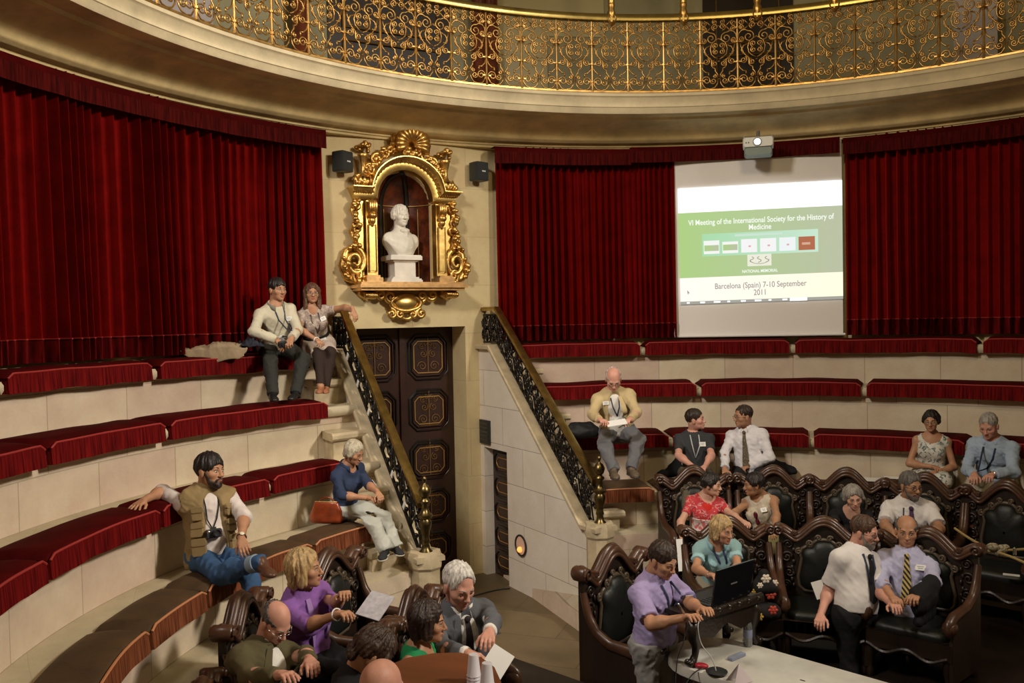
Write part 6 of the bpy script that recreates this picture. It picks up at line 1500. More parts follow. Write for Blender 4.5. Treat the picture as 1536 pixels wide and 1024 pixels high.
# ---- 6 bald man in olive
p = person('elderly bald man in an olive jacket bent over his notes, leftmost carved chair', (392, 1100), 1.0, dep=4.85, sc=.95, psi=34, neck=(398, 964), head=(413, 932), hyaw=42, hpitch=38, tone='pink', belly=.5, hs=.98,
    R=dict(e=(372, 1015), w=(420, 1012), h=(440, 1010)), L=dict(e=(458, 983), w=(464, 990), h=(472, 1002), curl=.5), legR='sit', legL='sit')
body(p); face_bits(p, BGR, lids=True); hair(p, H_SALT, 'bald', seed=22, vol=.3); glasses(p, mat('silver', (.7, .7, .7), rough=.2, metal=1))
shirt(p, C_WHITE, sleeve=.3, seed=181, hem=-.05, g=.004, amp=.002); collar(p, C_WHITE, .5); OLV = cloth('olive jacket', (.105, .09, .045)); jacket(p, OLV, seed=182, open_=.02, hem=-.15); lapels(p, OLV); trousers(p, C_GRY, seed=183)
for k in 'RL': shoe(p, k, SH_BK)
# ---- 10 man in grey suit
p = person('white haired man in a grey suit with dark tie, seated before the staircase', (694, 1024), 1.0, dep=5.55, sc=1.02, psi=24, neck=(688, 908), head=(688, 877), hyaw=34, hpitch=22, tone='pink', hs=1.06,
    R=dict(e=(664, 972), w=(704, 981), h=(720, 986), curl=.4), L=dict(e=(740, 932), w=(734, 948), h=(730, 964), curl=.45), legR='sit', legL='sit')
body(p); face_bits(p, BGR, lids=True); hair(p, H_WHT, 'short', seed=23, vol=.8, fringe=-.05)
shirt(p, C_WHITE, sleeve=1.93, seed=191, hem=-.05, g=.006, amp=.002); collar(p, C_WHITE, .35); tie(p, cloth('dark tie', (.035, .025, .03)), .1)
SUIT = cloth('grey suit', (.105, .11, .125)); jacket(p, SUIT, seed=192, sleeve=1.85, open_=.015, hem=-.2); lapels(p, SUIT); trousers(p, SUIT, seed=193); badge(p, .115, .80, .07, .045, p.jack, tilt=.2)
for k in 'RL': shoe(p, k, SH_BK)
# ---- 9 woman in green
p = person('woman with a dark bob in a bright green sleeveless top', (625, 1088), 1.0, dep=5.05, sc=.93, psi=70, neck=(628, 967), head=(641, 932), hyaw=84, hpitch=6, tone='tan', female=True, hs=1.08,
    R=dict(e=(625, 1010), w=(660, 1010), h=(680, 1008)), L=dict(e=(665, 1005), w=(690, 1008), h=(700, 1008)), legR='sit', legL='sit')
body(p); face_bits(p, BL, (.4, .12, .1)); hair(p, hairm('dark bob', (.030, .016, .012)), 'bob', .0, seed=24, vol=1.15)
shirt(p, cloth('bright green', (.02, .25, .09)), 'top', sleeve=0, seed=201, vneck=.1, neckr=.08, arms=(), hem=-.1); trousers(p, C_BLK, seed=202)
for k in 'RL': shoe(p, k, SH_BK, sz=.85)
# ---- 7 dark haired person leaning forward
p = person('brown haired person in black leaning forward at the wooden desk', (524, 1150), 1.0, dep=4.55, sc=.96, psi=70, neck=(536, 1010), head=(560, 978), hyaw=92, hpitch=44, tone='tan', hs=1.08,
    R=dict(e=(560, 1090), w=(600, 1070), h=(620, 1066)), L=dict(e=(590, 1080), w=(620, 1070), h=(640, 1066)), legR='sit', legL='sit')
body(p); face_bits(p, BL, lids=True); hair(p, hairm('tousled brown', (.050, .026, .016)), 'wavy', -.03, seed=25, vol=1.2)
shirt(p, C_BLK, 'jacket', seed=211, hem=-.15, g=.03); trousers(p, C_BLK, seed=212)
for k in 'RL': shoe(p, k, SH_BK)
# ---- 8 bald man, nearest
p = person('man with a shiny bald head seen from behind at the bottom edge of the photo', (556, 1240), 1.0, dep=3.95, sc=1.0, psi=150, neck=(566, 1082), head=(572, 1034), hyaw=140, hpitch=14, tone='pink', hs=1.08,
    R=dict(e=(600, 1180), w=(620, 1150), h=(630, 1140), en=False, wn=False), L=dict(e=(520, 1180), w=(540, 1150), h=(550, 1140), en=False, wn=False), legR='sit', legL='sit')
body(p); face_bits(p, BGR); glasses(p, mat('dark frame', (.03, .03, .03), rough=.3)); shirt(p, C_BLK, 'jacket', seed=221, hem=-.15, g=.025); trousers(p, C_BLK, seed=222)
for k in 'RL': shoe(p, k, SH_BK)
# ================================================================== CARVED CHAIRS
LEATH = mat('black green leather', (.005, .0065, .0055), rough=.5, bump=.2, bscale=30, coat=.0)
M_SCR = mat('glint toned scroll carving', (.085, .062, .040), rough=.4, bump=.2, bscale=40, coat=.1)  # paler than the walnut: glint on the scrolls put into the colour
def crest(x, w=.40):
    q = abs(x) / w
    if q < .62: return .165 * (.5 + .5 * math.cos(PI * q / .62)) ** .75
    return .075 * math.sin(min(1, (q - .62) / .38) * PI / 2) ** 1.5
def make_chair(label, group):
    t = thing('carved_armchair', label, 'chair', group=group)
    W = .40; Z0 = 1.02
    xs = np.linspace(-W, W, 41)
    # back panel
    poly = [(-W, .08)] + [(W, .08)] + [(x, Z0 + crest(x) - .01) for x in xs[::-1]]
    mb = MB(); mb.prism(poly, -.03, .02); mb.build('back_panel', M_WOOD, t, ang=30)
    # moulded crest: three rolls lying side by side
    mb = MB(); P = [(x, 0, Z0 + crest(x)) for x in xs]
    for dy, dz, r in ((-.012, 0, .036), (.030, -.012, .026), (.046, -.040, .017), (-.05, -.012, .022)):
        mb.tube([(x, dy, z + dz) for x, _, z in P], r, 8)
    for s in (-1, 1):
        mb.lathe([(.001, -.075), (.040, -.07), (.052, -.05), (.052, .055), (.040, .072), (.001, .078)], 14, c=(s * (W + .005), 0, Z0 + .055), R=np.array([[1, 0, 0], [0, 0, 1], [0, -1, 0]]))
        mb.tube([(s * (W + .005) + a * math.cos(b), .080, Z0 + .055 + a * math.sin(b)) for a, b in zip(np.linspace(.045, .006, 20), np.linspace(0, 9, 20))], .010, 6)
        mb.box((s * (W - .14), .03, Z0 + .035), (.035, .06, .03))
    mb.build('crest_rail', M_WOODB, t, ang=50)
    # padded leather back with lobed outline
    def lob(k):   # half outline, top to bottom
        pts = [(0, .99), (.055, .985), (.09, .96), (.105, .925), (.145, .925), (.185, .90), (.20, .86), (.185, .82), (.195, .76), (.215, .66), (.21, .58), (.17, .54), (0, .53)]
        return [(x * k, .74 + (z - .74) * k) for x, z in pts]
    rings = []
    for k, d in ((1.0, .022), (1.0, .045), (.93, .066), (.75, .082), (.4, .092), (.05, .094)):
        h = lob(k); full = h + [(-x, z) for x, z in h[-2:0:-1]]; rings.append([(x, d, z) for x, z in full])
    mb = MB(); mb.grid(np.array(rings), cv=True); mb.build('back_cushion', LEATH, t, ang=180)
    h = lob(1.06); full = h + [(-x, z) for x, z in h[-2:0:-1]]
    mb = MB(); mb.tube([(x, .036, z) for x, z in full], .017, 7, closed=True)
    for s in (-1, 1):
        for (cx, cz, r, a0, tn) in ((.125, .965, .032, -1, 1.4), (.225, .885, .030, 2, -1.4), (.05, 1.02, .026, 0, 1.3)):
            mb.tube([(s * (cx + p[0]), .045, cz + p[1]) for p in spiral((0, 0), r, .004, a0, tn, 18)], .0115, 6)
    mb.build('scroll_frame', M_SCR, t, ang=180)
    # carved stiles left and right of the leather
    for s in (-1, 1):
        mb = MB()
        for (cx, cz, r, a0, tn) in ((.315, .94, .045, 0, 1.6), (.33, .82, .055, 3, -1.6), (.31, .68, .05, 1, 1.6), (.335, .57, .04, 4, -1.5), (.265, .99, .028, 2, 1.4)):
            mb.tube([(s * (cx + p[0]), .028, cz + p[1]) for p in spiral((0, 0), r, .006, a0, tn, 20)], .011, 6)
        for i in range(7): mb.ell((s * (.27 + .015 * (i % 2)), .028, .56 + i * .055), (.017, .014, .026), nu=5, nv=7)
        mb.build('carving', M_WOOD, t, ang=180)
    # seat
    mb = MB(); mb.box((0, .27, .36), (.80, .56, .10)); mb.box((0, .535, .34), (.82, .03, .14))
    mb.tube([(x, .555, .275 + .03 * math.cos(x * 15)) for x in np.linspace(-.38, .38, 20)], .016, 6); mb.build('seat_frame', M_WOOD, t)
    P = []
    for k, z in ((1.0, .41), (1.02, .44), (.97, .468), (.8, .482), (.3, .488)):
        P.append([(.345 * k * sx_, .28 + .245 * k * sy_, z) for sx_, sy_ in [(math.copysign(abs(math.cos(a)) ** .25, math.cos(a)), math.copysign(abs(math.sin(a)) ** .25, math.sin(a))) for a in np.linspace(0, 2*PI, 36, endpoint=False)]])
    mb = MB(); mb.grid(np.array(P), cv=True); mb.add(P[-1], [list(range(36))]); mb.build('seat_cushion', LEATH, t, ang=60)
    for s in (-1, 1):
        side = [(.0, .08), (.54, .08), (.54, .40), (.50, .56), (.40, .60), (.22, .63), (.10, .74), (.02, .92), (0, .95)]
        mb = MB(); mb.prism([(y, z) for y, z in side], s * .385, s * .415, fr=lambda V: np.stack([V[:, 1], V[:, 0], V[:, 2]], 1)); mb.build('side_panel', M_WOOD, t, ang=30)
        mb = MB(); sp_ = [(.02, .95), (.07, .80), (.14, .705), (.26, .645), (.40, .635), (.50, .625), (.565, .585), (.58, .535), (.555, .50)]
        tt = np.linspace(0, len(sp_) - 1, 30); sp_ = np.array(sp_); pts = np.stack([np.interp(tt, range(len(sp_)), sp_[:, k]) for k in (0, 1)], 1)
        mb.tube([(s * .40, y, z) for y, z in pts], np.interp(tt, [0, 3, 6, 8], [.030, .040, .050, .034]), 9)
        mb.lathe([(.001, -.06), (.04, -.055), (.055, -.03), (.055, .03), (.04, .055), (.001, .06)], 14, c=(s * .40, .555, .555), R=np.array([[0, 0, 1], [0, 1, 0], [-1, 0, 0]]))
        mb.build('arm', M_WOODB, t, ang=60)
        for y in (.50, .03):
            mb = MB(); mb.lathe([(.034, 0), (.044, .02), (.040, .06), (.030, .10), (.042, .16), (.045, .26), (.038, .32)], 10, c=(s * .36, y, 0)); mb.build('leg', M_WOOD, t)
    for ch in [o for o in bpy.data.objects if o.parent is t]:
        me = ch.data; co = np.empty(len(me.vertices) * 3); me.vertices.foreach_get('co', co); co = co.reshape(-1, 3)
        co[:, 0] *= 1 - .30 * np.clip(co[:, 1] - .05, 0, .6); me.vertices.foreach_set('co', co.ravel()); me.update()
    return t
CH = make_chair('', 'carved walnut armchairs in two curved rows')
CHN = [0]
def put_chair(pos, face, label, sx=1.0, sz=1.0, group=None):
    f = np.array(face, float); f[2] = 0; f = nrm(f); xx = np.cross(f, ZZ)
    m = frame_mat(pos, xx * sx, f, ZZ * sz)
    if CHN[0] == 0: CH.matrix_basis = m; CH['label'] = label; o = CH
    else: o = copy_tree(CH, m, label)
    CHN[0] += 1; return o
def ring_chair(px, r, z, label, sx=1.0, sz=1.0):
    q = at_r(*px, r * K); th = math.atan2(q[0], q[1]); p = pol(r, th, z); return put_chair(p, (-p[0], -p[1], 0), label, sx, sz)
PZ = P6[1]
for px, lb in (((1040, 722), 'carved armchair behind the woman in the red blouse, upper right row'), ((1160, 722), 'carved armchair behind the woman in the cream top, upper right row'), ((1270, 722), 'carved armchair behind the grey haired woman in black, upper right row'), ((1388, 722), 'carved armchair behind the bearded man in white short sleeves'), ((1510, 722), 'empty carved armchair at the right edge, behind the rope')):
    ring_chair(px, .672, PZ, lb, .93, 1.04)
for px, lb in (((1088, 787), 'carved armchair of the blonde woman in light blue, lower right row'), ((1236, 787), 'empty carved armchair left of the standing man, lower right row'), ((1392, 790), 'carved armchair behind the man with the striped tie, lower right row')):
    ring_chair(px, .365, PZ, lb, .93, .93)
zP = Z(PZ)
put_chair(np.array([-3.46, -1.20, zP]), (1, .34, 0), 'carved armchair with tall scrolled crest behind the woman in purple', .92, .98)
put_chair(np.array([-3.49, -.10, zP]), (1, -.03, 0), 'empty carved armchair with pale scrolls below the red handbag', .92, .98)
put_chair(np.array([-2.44, -.80, zP]), (1, .05, 0), 'carved armchair of the white haired man in grey suit', .80, .98)
put_chair(np.array([-2.36, -1.50, zP]), (1, .20, 0), 'carved armchair behind the woman in the green top', .80, .98)
put_chair(np.array([-3.16, -1.95, zP]), (.86, .5, 0), 'carved armchair holding the elderly man in olive', .78, .80)
d_ = at_depth(918, 838, 7.25); rr_ = nrm(np.cross(ZZ, CAM - d_)); tc2 = CAM - d_; tc2[2] = 0; tc2 = nrm(tc2)
put_chair(np.array([d_[0], d_[1], 0.0]), tc2 * .62 + rr_ * .78, 'large carved armchair standing behind the man in lilac, next to the pale parapet', 1.0, 1.19)
# ================================================================== MARBLE TABLE AND WHAT STANDS ON IT
tx = nrm(np.array([.895, -.446, 0])); ty = np.cross(ZZ, tx); tcn = np.array([-1.03, .80, 0]) + tx * 1.02 - ty * .02
M_MTOP = mat('worn white marble top', (.60, .585, .53), rough=.3, var=.18, vscale=4, bump=.05)
tb_ = thing('marble_table', 'long white marble table with rounded end at the bottom of the photo', 'table', tcn)
n = 14; out = [(1.02 - .36 + .36 * math.sin(t), .36 * math.cos(t)) for t in np.linspace(0, PI, n)] + [(-1.02 + .36 - .36 * math.sin(t), -.36 * math.cos(t)) for t in np.linspace(0, PI, n)]
mb = MB(); P = [[tcn + tx * x * k + ty * y * k + ZZ * z for x, y in out] for k, z in ((.97, .775), (1.0, .785), (1.0, .83), (.985, .85), (.95, .852), (.5, .852), (.02, .852))]
mb.grid(np.array(P), cv=True); mb.build('table_top', M_MTOP, tb_, ang=40)
mb = MB(); mb.lathe([(.40, 0), (.40, .06), (.30, .10), (.16, .2), (.14, .5), (.26, .7), (.40, .77)], 20, c=tcn); mb.build('pedestal', mat('dark stone pedestal', (.10, .09, .08), rough=.5), tb_)
def tt_(px, z): return at_z(*px, z)
# bookstand with carved legs
bs = thing('bookstand', 'black carved wooden bookstand with claw feet on the marble table', 'bookstand', tt_((1080, 990), .855))
la, lb_ = at_depth(1036, 938, 6.12), at_depth(1142, 898, 6.55)
la[2] = lb_[2] = 1.215
ex = nrm(lb_ - la); away = np.cross(ZZ, ex); away = away if away @ FWD > 0 else -away; Ls = np.linalg.norm(lb_ - la)
mb = MB(); up_ = nrm(np.cross(ex, away)); up_ = up_ if up_[2] > 0 else -up_
cB = (la + lb_) / 2 + away * .15; mb.box(cB - ZZ * .02, (Ls, .36, .035), np.stack([ex, away, ZZ], 1)); mb.tube([la, lb_], .026, 10); mb.tube([la + away * .34, lb_ + away * .34], .022, 10)
for i in range(7): mb.ell(la + ex * Ls * (.08 + .14 * i) - away * .02, (.03, .022, .022), np.stack([ex, away, ZZ], 1), 6, 8)
mb.build('board', M_IRON if False else mat('ebonised wood', (.020, .014, .010), rough=.3, bump=.3, bscale=40), bs, ang=50)
EB = MATS['ebonised wood']
for u in (.08, .90):
    for v in (.02, .30):
        b0 = la + ex * Ls * u + away * v - ZZ * .04; mb = MB(); h_ = b0[2] - .86
        sp_ = [(0, 1.0, .035), (.02, .8, .05), (.015, .6, .042), (-.01, .4, .03), (0, .2, .024), (.025, .07, .03), (.04, .03, .036)]
        mb.tube([b0 + ex * (dx if u > .5 else -dx) - ZZ * h_ * (1 - q) for dx, q, _ in sp_], [r for _, _, r in sp_], 9)
        for k in (-1, 0, 1): mb.ell(b0 + ex * ((.055 if u > .5 else -.055)) + away * k * .022 - ZZ * (h_ - .022), (.028, .016, .022), np.stack([ex, away, ZZ], 1), 6, 8)
        mb.build('leg', EB, bs, ang=180)
mb = MB(); mb.prism([(0.05, 0), (Ls - .05, 0), (Ls - .06, -.16), (Ls * .7, -.20), (Ls * .5, -.12), (Ls * .3, -.20), (.06, -.16)], 0, .02, fr=lambda V: la + np.outer(V[:, 0], ex) + np.outer(V[:, 1], away) + np.outer(V[:, 2], ZZ)); mb.build('apron', EB, bs)
# laptop seen from behind its lid
l0, l1 = at_depth(1067, 914, 6.22), at_depth(1124, 897, 6.50); l0[2] = l1[2] = 1.245
lx = nrm(l1 - l0); law = np.cross(ZZ, lx); law = law if law @ FWD > 0 else -law; Lw = np.linalg.norm(l1 - l0)
lap = thing('laptop', 'open black laptop on the bookstand, seen from behind its lid', 'laptop', (l0 + l1) / 2)
mb = MB(); rbox(mb, (l0 + l1) / 2 + law * .13 - ZZ * .005, Lw / 2, .13, .011, .004, np.stack([lx, law, ZZ], 1)); mb.build('base', M_BLACKP, lap)
lu = nrm(ZZ + law * -.18); ln_ = np.cross(lx, lu); Hl = .275
mb = MB(); rbox(mb, (l0 + l1) / 2 + lu * Hl / 2, Lw / 2, .006, Hl / 2, .006, np.stack([lx, ln_, lu], 1)); lid = mb.build('lid', mat('gloss black lid', (.006, .006, .008), rough=.15), lap)
sgn = 1 if ln_ @ FWD > 0 else -1
mb = MB(); mb.box((l0 + l1) / 2 + lu * Hl / 2 + ln_ * sgn * .0075, (Lw * .92, .002, Hl * .88), np.stack([lx, ln_, lu], 1)); mb.build('screen', mat('laptop glow', (.1, .1, .1), emit=((.75, .85, 1), 1.2)), lid)
mb = MB()
for i in range(5): mb.box((l0 + l1) / 2 + lu * (Hl / 2) - ln_ * sgn * .0072 + lx * (-.03 + i * .015), (.009, .002, .010), np.stack([lx, ln_, lu], 1))
mb.build('logo', mat('grey print', (.25, .25, .27), rough=.4), lid)
mb = MB()
for i in range(10):
    for j in range(4): mb.box((l0 + l1) / 2 + lx * (-Lw * .4 + i * Lw * .088) + law * (.06 + j * .024) + ZZ * .0075, (.020, .018, .004), np.stack([lx, law, ZZ], 1))
mb.build('keyboard', M_BLACKP, lap)
# bottle, tent card, cables
bw = tt_((1122, 968), .855); bo = thing('water_bottle', 'clear plastic water bottle on the marble table behind the bookstand', 'bottle', bw)
mb = MB(); mb.lathe([(.001, 0), (.03, 0), (.033, .01), (.033, .06), (.030, .08), (.033, .10), (.033, .15), (.025, .18), (.014, .20), (.013, .215)], 16, c=bw); mb.build('plastic', mat('clear plastic', (.75, .8, .85), rough=.1, trans=.85), bo)
mb = MB(); mb.lathe([(.0335, .065), (.0338, .066), (.0338, .125), (.0335, .126)], 16, c=bw); mb.build('bottle_wrap', mat('blue grey wrap', (.25, .28, .42)), bo)
mb = MB(); mb.lathe([(.016, .21), (.016, .235), (.001, .236)], 12, c=bw); mb.build('cap', M_WHITE, bo)
q = [tt_((1095, 1024), .855), tt_((1122, 1018), .855)]; ap = (q[0] + q[1]) / 2 + ZZ * .12
mb = MB(); d2 = nrm(np.cross(ZZ, q[1] - q[0])) * .05
for s in (-1, 1): mb.hexa([q[0] + d2 * s, q[1] + d2 * s, ap, ap, q[0] + d2 * s * .93, q[1] + d2 * s * .93, ap - ZZ * .004, ap - ZZ * .004])
tag(mb.build('tent_card', mat('pinkish card', (.55, .48, .50))), 'small folded paper tent on the near part of the marble table', 'card')
def cable(label, pts, m, r=.004):
    pts = np.array(pts); t = np.linspace(0, len(pts) - 1, len(pts) * 8); 
    def cr(k):
        o = []
        for u in t:
            i = min(int(u), len(pts) - 2); f = u - i; p0, p1, p2, p3 = pts[max(i-1, 0)], pts[i], pts[i+1], pts[min(i+2, len(pts)-1)]
            o.append(.5 * ((2*p1) + (-p0 + p2) * f + (2*p0 - 5*p1 + 4*p2 - p3) * f*f + (-p0 + 3*p1 - 3*p2 + p3) * f**3))
        return np.array(o)
    mb = MB(); mb.tube(cr(0), r, 6); return tag(mb.build('cable', m, ang=180), label, 'cable')
cable('thin pale cable hanging from the laptop down to the marble table', [at_depth(1052, 922, 6.1), at_depth(1047, 940, 6.05), at_depth(1052, 965, 6.02), at_depth(1068, 988, 6.0), tt_((1076, 1012), .86)], mat('pale cable', (.5, .5, .48)))
cable('black cable trailing over the left end of the marble table', [at_depth(1030, 930, 6.05), at_depth(1026, 960, 6.0), at_depth(1017, 985, 6.0), at_depth(1014, 1010, 5.98), at_depth(1013, 1040, 5.95)], M_BLACKP)
cable('second black cable looping across the marble table top', [tt_((1075, 1004), .865), tt_((1055, 1002), .862), tt_((1040, 1010), .862), tt_((1030, 1024), .862), tt_((1026, 1040), .862)], M_BLACKP)
c = tt_((1052, 998), .87); mb = MB(); mb.ell(c, (.05, .03, .02)); tag(mb.build('plug', mat('red plastic', (.35, .01, .02), rough=.4), ang=180), 'small red plug lying between the feet of the bookstand', 'plug')
c = tt_((1105, 984), .865); mb = MB(); rbox(mb, c, .08, .022, .012, .005, np.stack([lx, law, ZZ], 1)); tag(mb.build('remote_control', mat('grey blue plastic', (.25, .28, .38))), 'grey remote control on the marble table beside the bookstand foot', 'remote control')
c = tt_((1075, 1006), .875); mb = MB(); mb.lathe([(.07, -.012), (.075, 0), (.05, .012), (.001, .018)], 18, c=c); tag(mb.build('microphone_base', M_BLACKP), 'round black base on the marble table in front of the bookstand', 'microphone base')
# gooseneck clip lamp by the operator
cable('bent silver gooseneck microphone beside the hands of the man in lilac', [at_depth(1036, 938, 6.08), at_depth(1030, 925, 6.0), at_depth(1022, 913, 5.95), at_depth(1017, 905, 5.95)], mat('brushed silver', (.5, .5, .52), rough=.25, metal=1), .008)
# embroidered bag on the front seat
bgp = at_depth(1147, 926, 7.05); eb = thing('embroidered_bag', 'black bag with gold and red embroidered flowers on the lower chair row', 'bag', bgp)
f = Field(); bxr = nrm(np.cross(FWD, ZZ)); byr = np.cross(ZZ, bxr); f.add(rc(bgp - bxr * .06 + ZZ * .05, bgp + bxr * .06 + ZZ * .05, .07, k=.06), rc(bgp - bxr * .04 + ZZ * .25, bgp + bxr * .04 + ZZ * .25, .065, k=.08), rc(bgp + ZZ * .34, bgp + ZZ * .36, .04, k=.08)); f.disp = wrinkle(300, .004); sdf_obj('bag_body', f, cloth('black canvas bag', (.014, .012, .012)), eb, .009)
rg2 = random.Random(12)
GE = mat('gold embroidery', (.55, .36, .07), rough=.6); RE = mat('red embroidery', (.42, .05, .03), rough=.7); CE = mat('cream embroidery', (.66, .56, .45), rough=.7)
for (x, z, m, s) in ((-.07, .15, GE, 1.0), (.04, .20, RE, 1.2), (.05, .08, RE, 1.1), (-.06, .03, GE, .9), (0, .33, CE, 1.1), (.075, .29, CE, .8), (-.05, .28, CE, .7), (-.085, .22, GE, .8)):
    P = (bgp + bxr * x + ZZ * z - byr * .3)[None]
    for _ in range(50):
        v = f(P)[0]
        if v < .002: break
        P = P + byr * max(.7 * v, .001)
    if f(P)[0] > .01: continue
    mb = MB(); o = P[0]
    for k in range(6):
        a = k * PI / 3; mb.ell(o + (bxr * math.cos(a) + ZZ * math.sin(a)) * .018 * s, np.array([.014, .007, .020]) * s, np.stack([bxr * math.cos(a + PI/2) + ZZ * math.sin(a + PI/2), byr, bxr * math.cos(a) + ZZ * math.sin(a)], 1), 6, 8)
    mb.ell(o - byr * .004, np.array([.010, .008, .010]) * s, nu=6, nv=8); mb.build('flower', m, eb, ang=180)
# ================================================================== DESK AT THE BOTTOM LEFT
M_DESK = mat('reddish desk wood', (.15, .046, .017), rough=.5, var=.35, vscale=5, vstretch=(.3, 1, 1), coat=.0, spec=.25)
zD = 1.60
dc = at_depth(660, 1060, 4.05); dc[2] = zD
dr = nrm(np.cross(FWD, ZZ)); da = np.cross(ZZ, dr)
dk = thing('round_desk', 'reddish brown wooden desk with curved edge in the bottom left foreground', 'desk', (dc[0], dc[1], zP))
e0 = at_z(690, 979, zD); e1 = at_z(575, 998, zD); e2 = at_z(752, 1012, zD)
cen = at_z(668, 1100, zD); 
pts = [at_z(x, y, zD) for x, y in ((545, 1030), (575, 1000), (610, 986), (650, 979), (690, 978), (722, 985), (742, 1000), (752, 1022), (756, 1060), (750, 1110), (700, 1150), (600, 1150), (545, 1090))]
pc2 = np.mean(pts, 0); P = [[pc2 + (q - pc2) * k + ZZ * z for q in pts] for k, z in ((.92, -.06), (.99, -.05), (1.0, -.02), (.995, 0), (.9, .002), (.02, .002))]
mb = MB(); mb.grid(np.array(P), cv=True); mb.build('desk_top', M_DESK, dk, ang=40)
mb = MB(); mb.grid(np.array([[pc2 + (q - pc2) * .8 + ZZ * (z - zD) for q in pts] for z in (zP, zD - .05)]), cv=True); mb.build('desk_body', M_WOOD, dk, ang=20)
CUPM = mat('white plastic cup', (.62, .60, .66), rough=.4)
for px, lb in (((711, 1022), 'left one of the two stacks of white plastic cups on the wooden desk'), ((731, 1036), 'right one of the two stacks of white plastic cups on the wooden desk')):
    c = at_z(*px, zD + .004); t = thing('plastic_cups', lb, 'cups', c, 'stacks of plastic cups on the desk')
    for i in range(3):
        mb = MB(); z = i * .016; mb.lathe([(.001, z + .1), (.022, z + .1), (.0235, z + .098), (.033, z + .004), (.0355, z + .002), (.0355, z), (.033, z), (.021, z + .096), (.001, z + .097)], 20, c=c); mb.build('cup', CUPM, t, ang=50)
c = at_depth(741, 1000, 4.7); mb = MB(); n_ = nrm(CAM - c + np.array([0, 0, 1.5])); s1 = nrm(np.cross(n_, ZZ)); s2 = np.cross(s1, n_)
c1, s_1 = math.cos(.6), math.sin(.6); s1, s2 = s1 * c1 + s2 * s_1, s2 * c1 - s1 * s_1
mb.box(c, (.13, .21, .005), np.stack([s1, s2, n_], 1)); lf = mb.build('programme_sheet', M_WHITE); tag(lf, 'white folded programme held over the knee of the man in grey suit', 'leaflet')
# ================================================================== THINGS LEFT ON THE BENCHES
def heap(label, cat, name, c, parts, m, seed, amp=.010, h=.009, floorz=None):
    t = thing(name, label, cat, c); f = Field(); f.add(*parts); f.disp = wrinkle(seed, amp, 17)
    if floorz is not None: f.cut.append((np.array([0, 0, floorz]), -ZZ))
    sdf_obj(name + '_cloth', f, m, t, h); return t
def fr_(c):
    rx = nrm(np.cross(FWD, ZZ)); t = CAM - c; t[2] = 0; t = nrm(t); rx = nrm(np.cross(ZZ, t)); return rx, t
zt = seat(0) - .08
def drape(label, cat, name, c, rx, tw, half, back, top, hang, m, seed, skew=.0):
    # a cloth lying on the bench and falling over its front edge
    t = thing(name, label, cat, c); n1, n2, n3 = noise1(seed), noise1(seed + 1), noise1(seed + 2); nu, nv = 40, 34; P = []
    for u in np.linspace(-1, 1, nu):
        row = []; wl_ = 1 + .35 * float(n3(u * 2.2)); hg = hang * max(.10, .55 + .9 * float(n3(u * 2.6 + .7)) + .35 * (1 - abs(u - skew))) 
        for v in np.linspace(0, 1, nv):
            L_ = v * (back + hg); e = back
            fold = .030 * float(n1(u * 7 + v * 2.5)) + .018 * float(n2(u * 15 - v * 4)); hump = .055 * math.exp(-((u - skew) / .6) ** 2)
            if L_ < e: y, zz = L_, top * (1 - .2 * v) + hump + fold
            else: y, zz = e + .035 + .4 * max(fold, -.02), (top * .8 + hump * .6) - (L_ - e) + fold * .3
            edge = min(1, (1 - abs(u)) / .06 + .3, (v + .02) / .12)
            row.append(c + rx * (half * u * (1 - .10 * v) + .05 * float(n2(v * 6 + 3 * u))) + tw * (y - back * .5) + ZZ * (max(zz, -hang * 1.2) * (.55 + .45 * edge) if L_ < e else zz))
        P.append(row)
    mb = MB(); mb.grid(np.array(P)); o = mb.build(name + '_cloth', m, t, ang=180); md = o.modifiers.new('thickness', 'SOLIDIFY'); md.thickness = .012; return t
c = at_r(322, 524, 1.052 * K); c[2] = zt + .02; rx, tw = fr_(c)
drape('crumpled beige coat on the topmost left bench beside the man in cream shirt', 'coat', 'coat', c, rx, tw, .33, .26, .085, .16, cloth('beige coat', (.33, .25, .16), var=.3), 401, .25)
c2 = c + rx * .36 + tw * .03; drape('dark folded jumper lying on the end of the beige coat', 'jumper', 'jumper', c2 + ZZ * .03, rx, tw, .12, .22, .09, .05, cloth('navy black knit', (.025, .028, .04)), 402)
c = at_z(872, 655, seat(2) - .06); rx, tw = fr_(c)
heap('black shoulder bag on the third bench left of the man in beige jacket', 'bag', 'shoulder_bag', c, [rc(c - rx * .12 + ZZ * .05, c + rx * .14 + ZZ * .06, .07, .075, .06), rc(c - rx * .10 + ZZ * .13 - tw * .03, c + rx * .10 + ZZ * .14 - tw * .03, .035, k=.07)], cloth('black nylon', (.014, .015, .016), rough=.6), 403, .008)
c = at_z(1003, 716, seat(3) - .06); rx, tw = fr_(c)
heap('black jacket heaped beside the young man in the charcoal t-shirt', 'jacket', 'jacket', c, [rc(c - rx * .10 + ZZ * .03, c + rx * .12 + ZZ * .08, .05, .07, .06), rc(c + rx * .05 + ZZ * .10 - tw * .04, c + rx * .13 + ZZ * .22 - tw * .06, .06, .045, .06)], C_BLK, 404, .010)
c = at_z(1168, 710, seat(3) - .06); rx, tw = fr_(c)
heap('dark coat bundled on the lowest bench right of the man in white shirt', 'coat', 'coat', c, [rc(c - rx * .10 + ZZ * .13, c + rx * .14 + ZZ * .05, .07, .05, .07), rc(c - rx * .05 + ZZ * .06 + tw * .06, c + rx * .18 + ZZ * .03 + tw * .03, .05, .03, .06)], C_BLK, 405, .012)
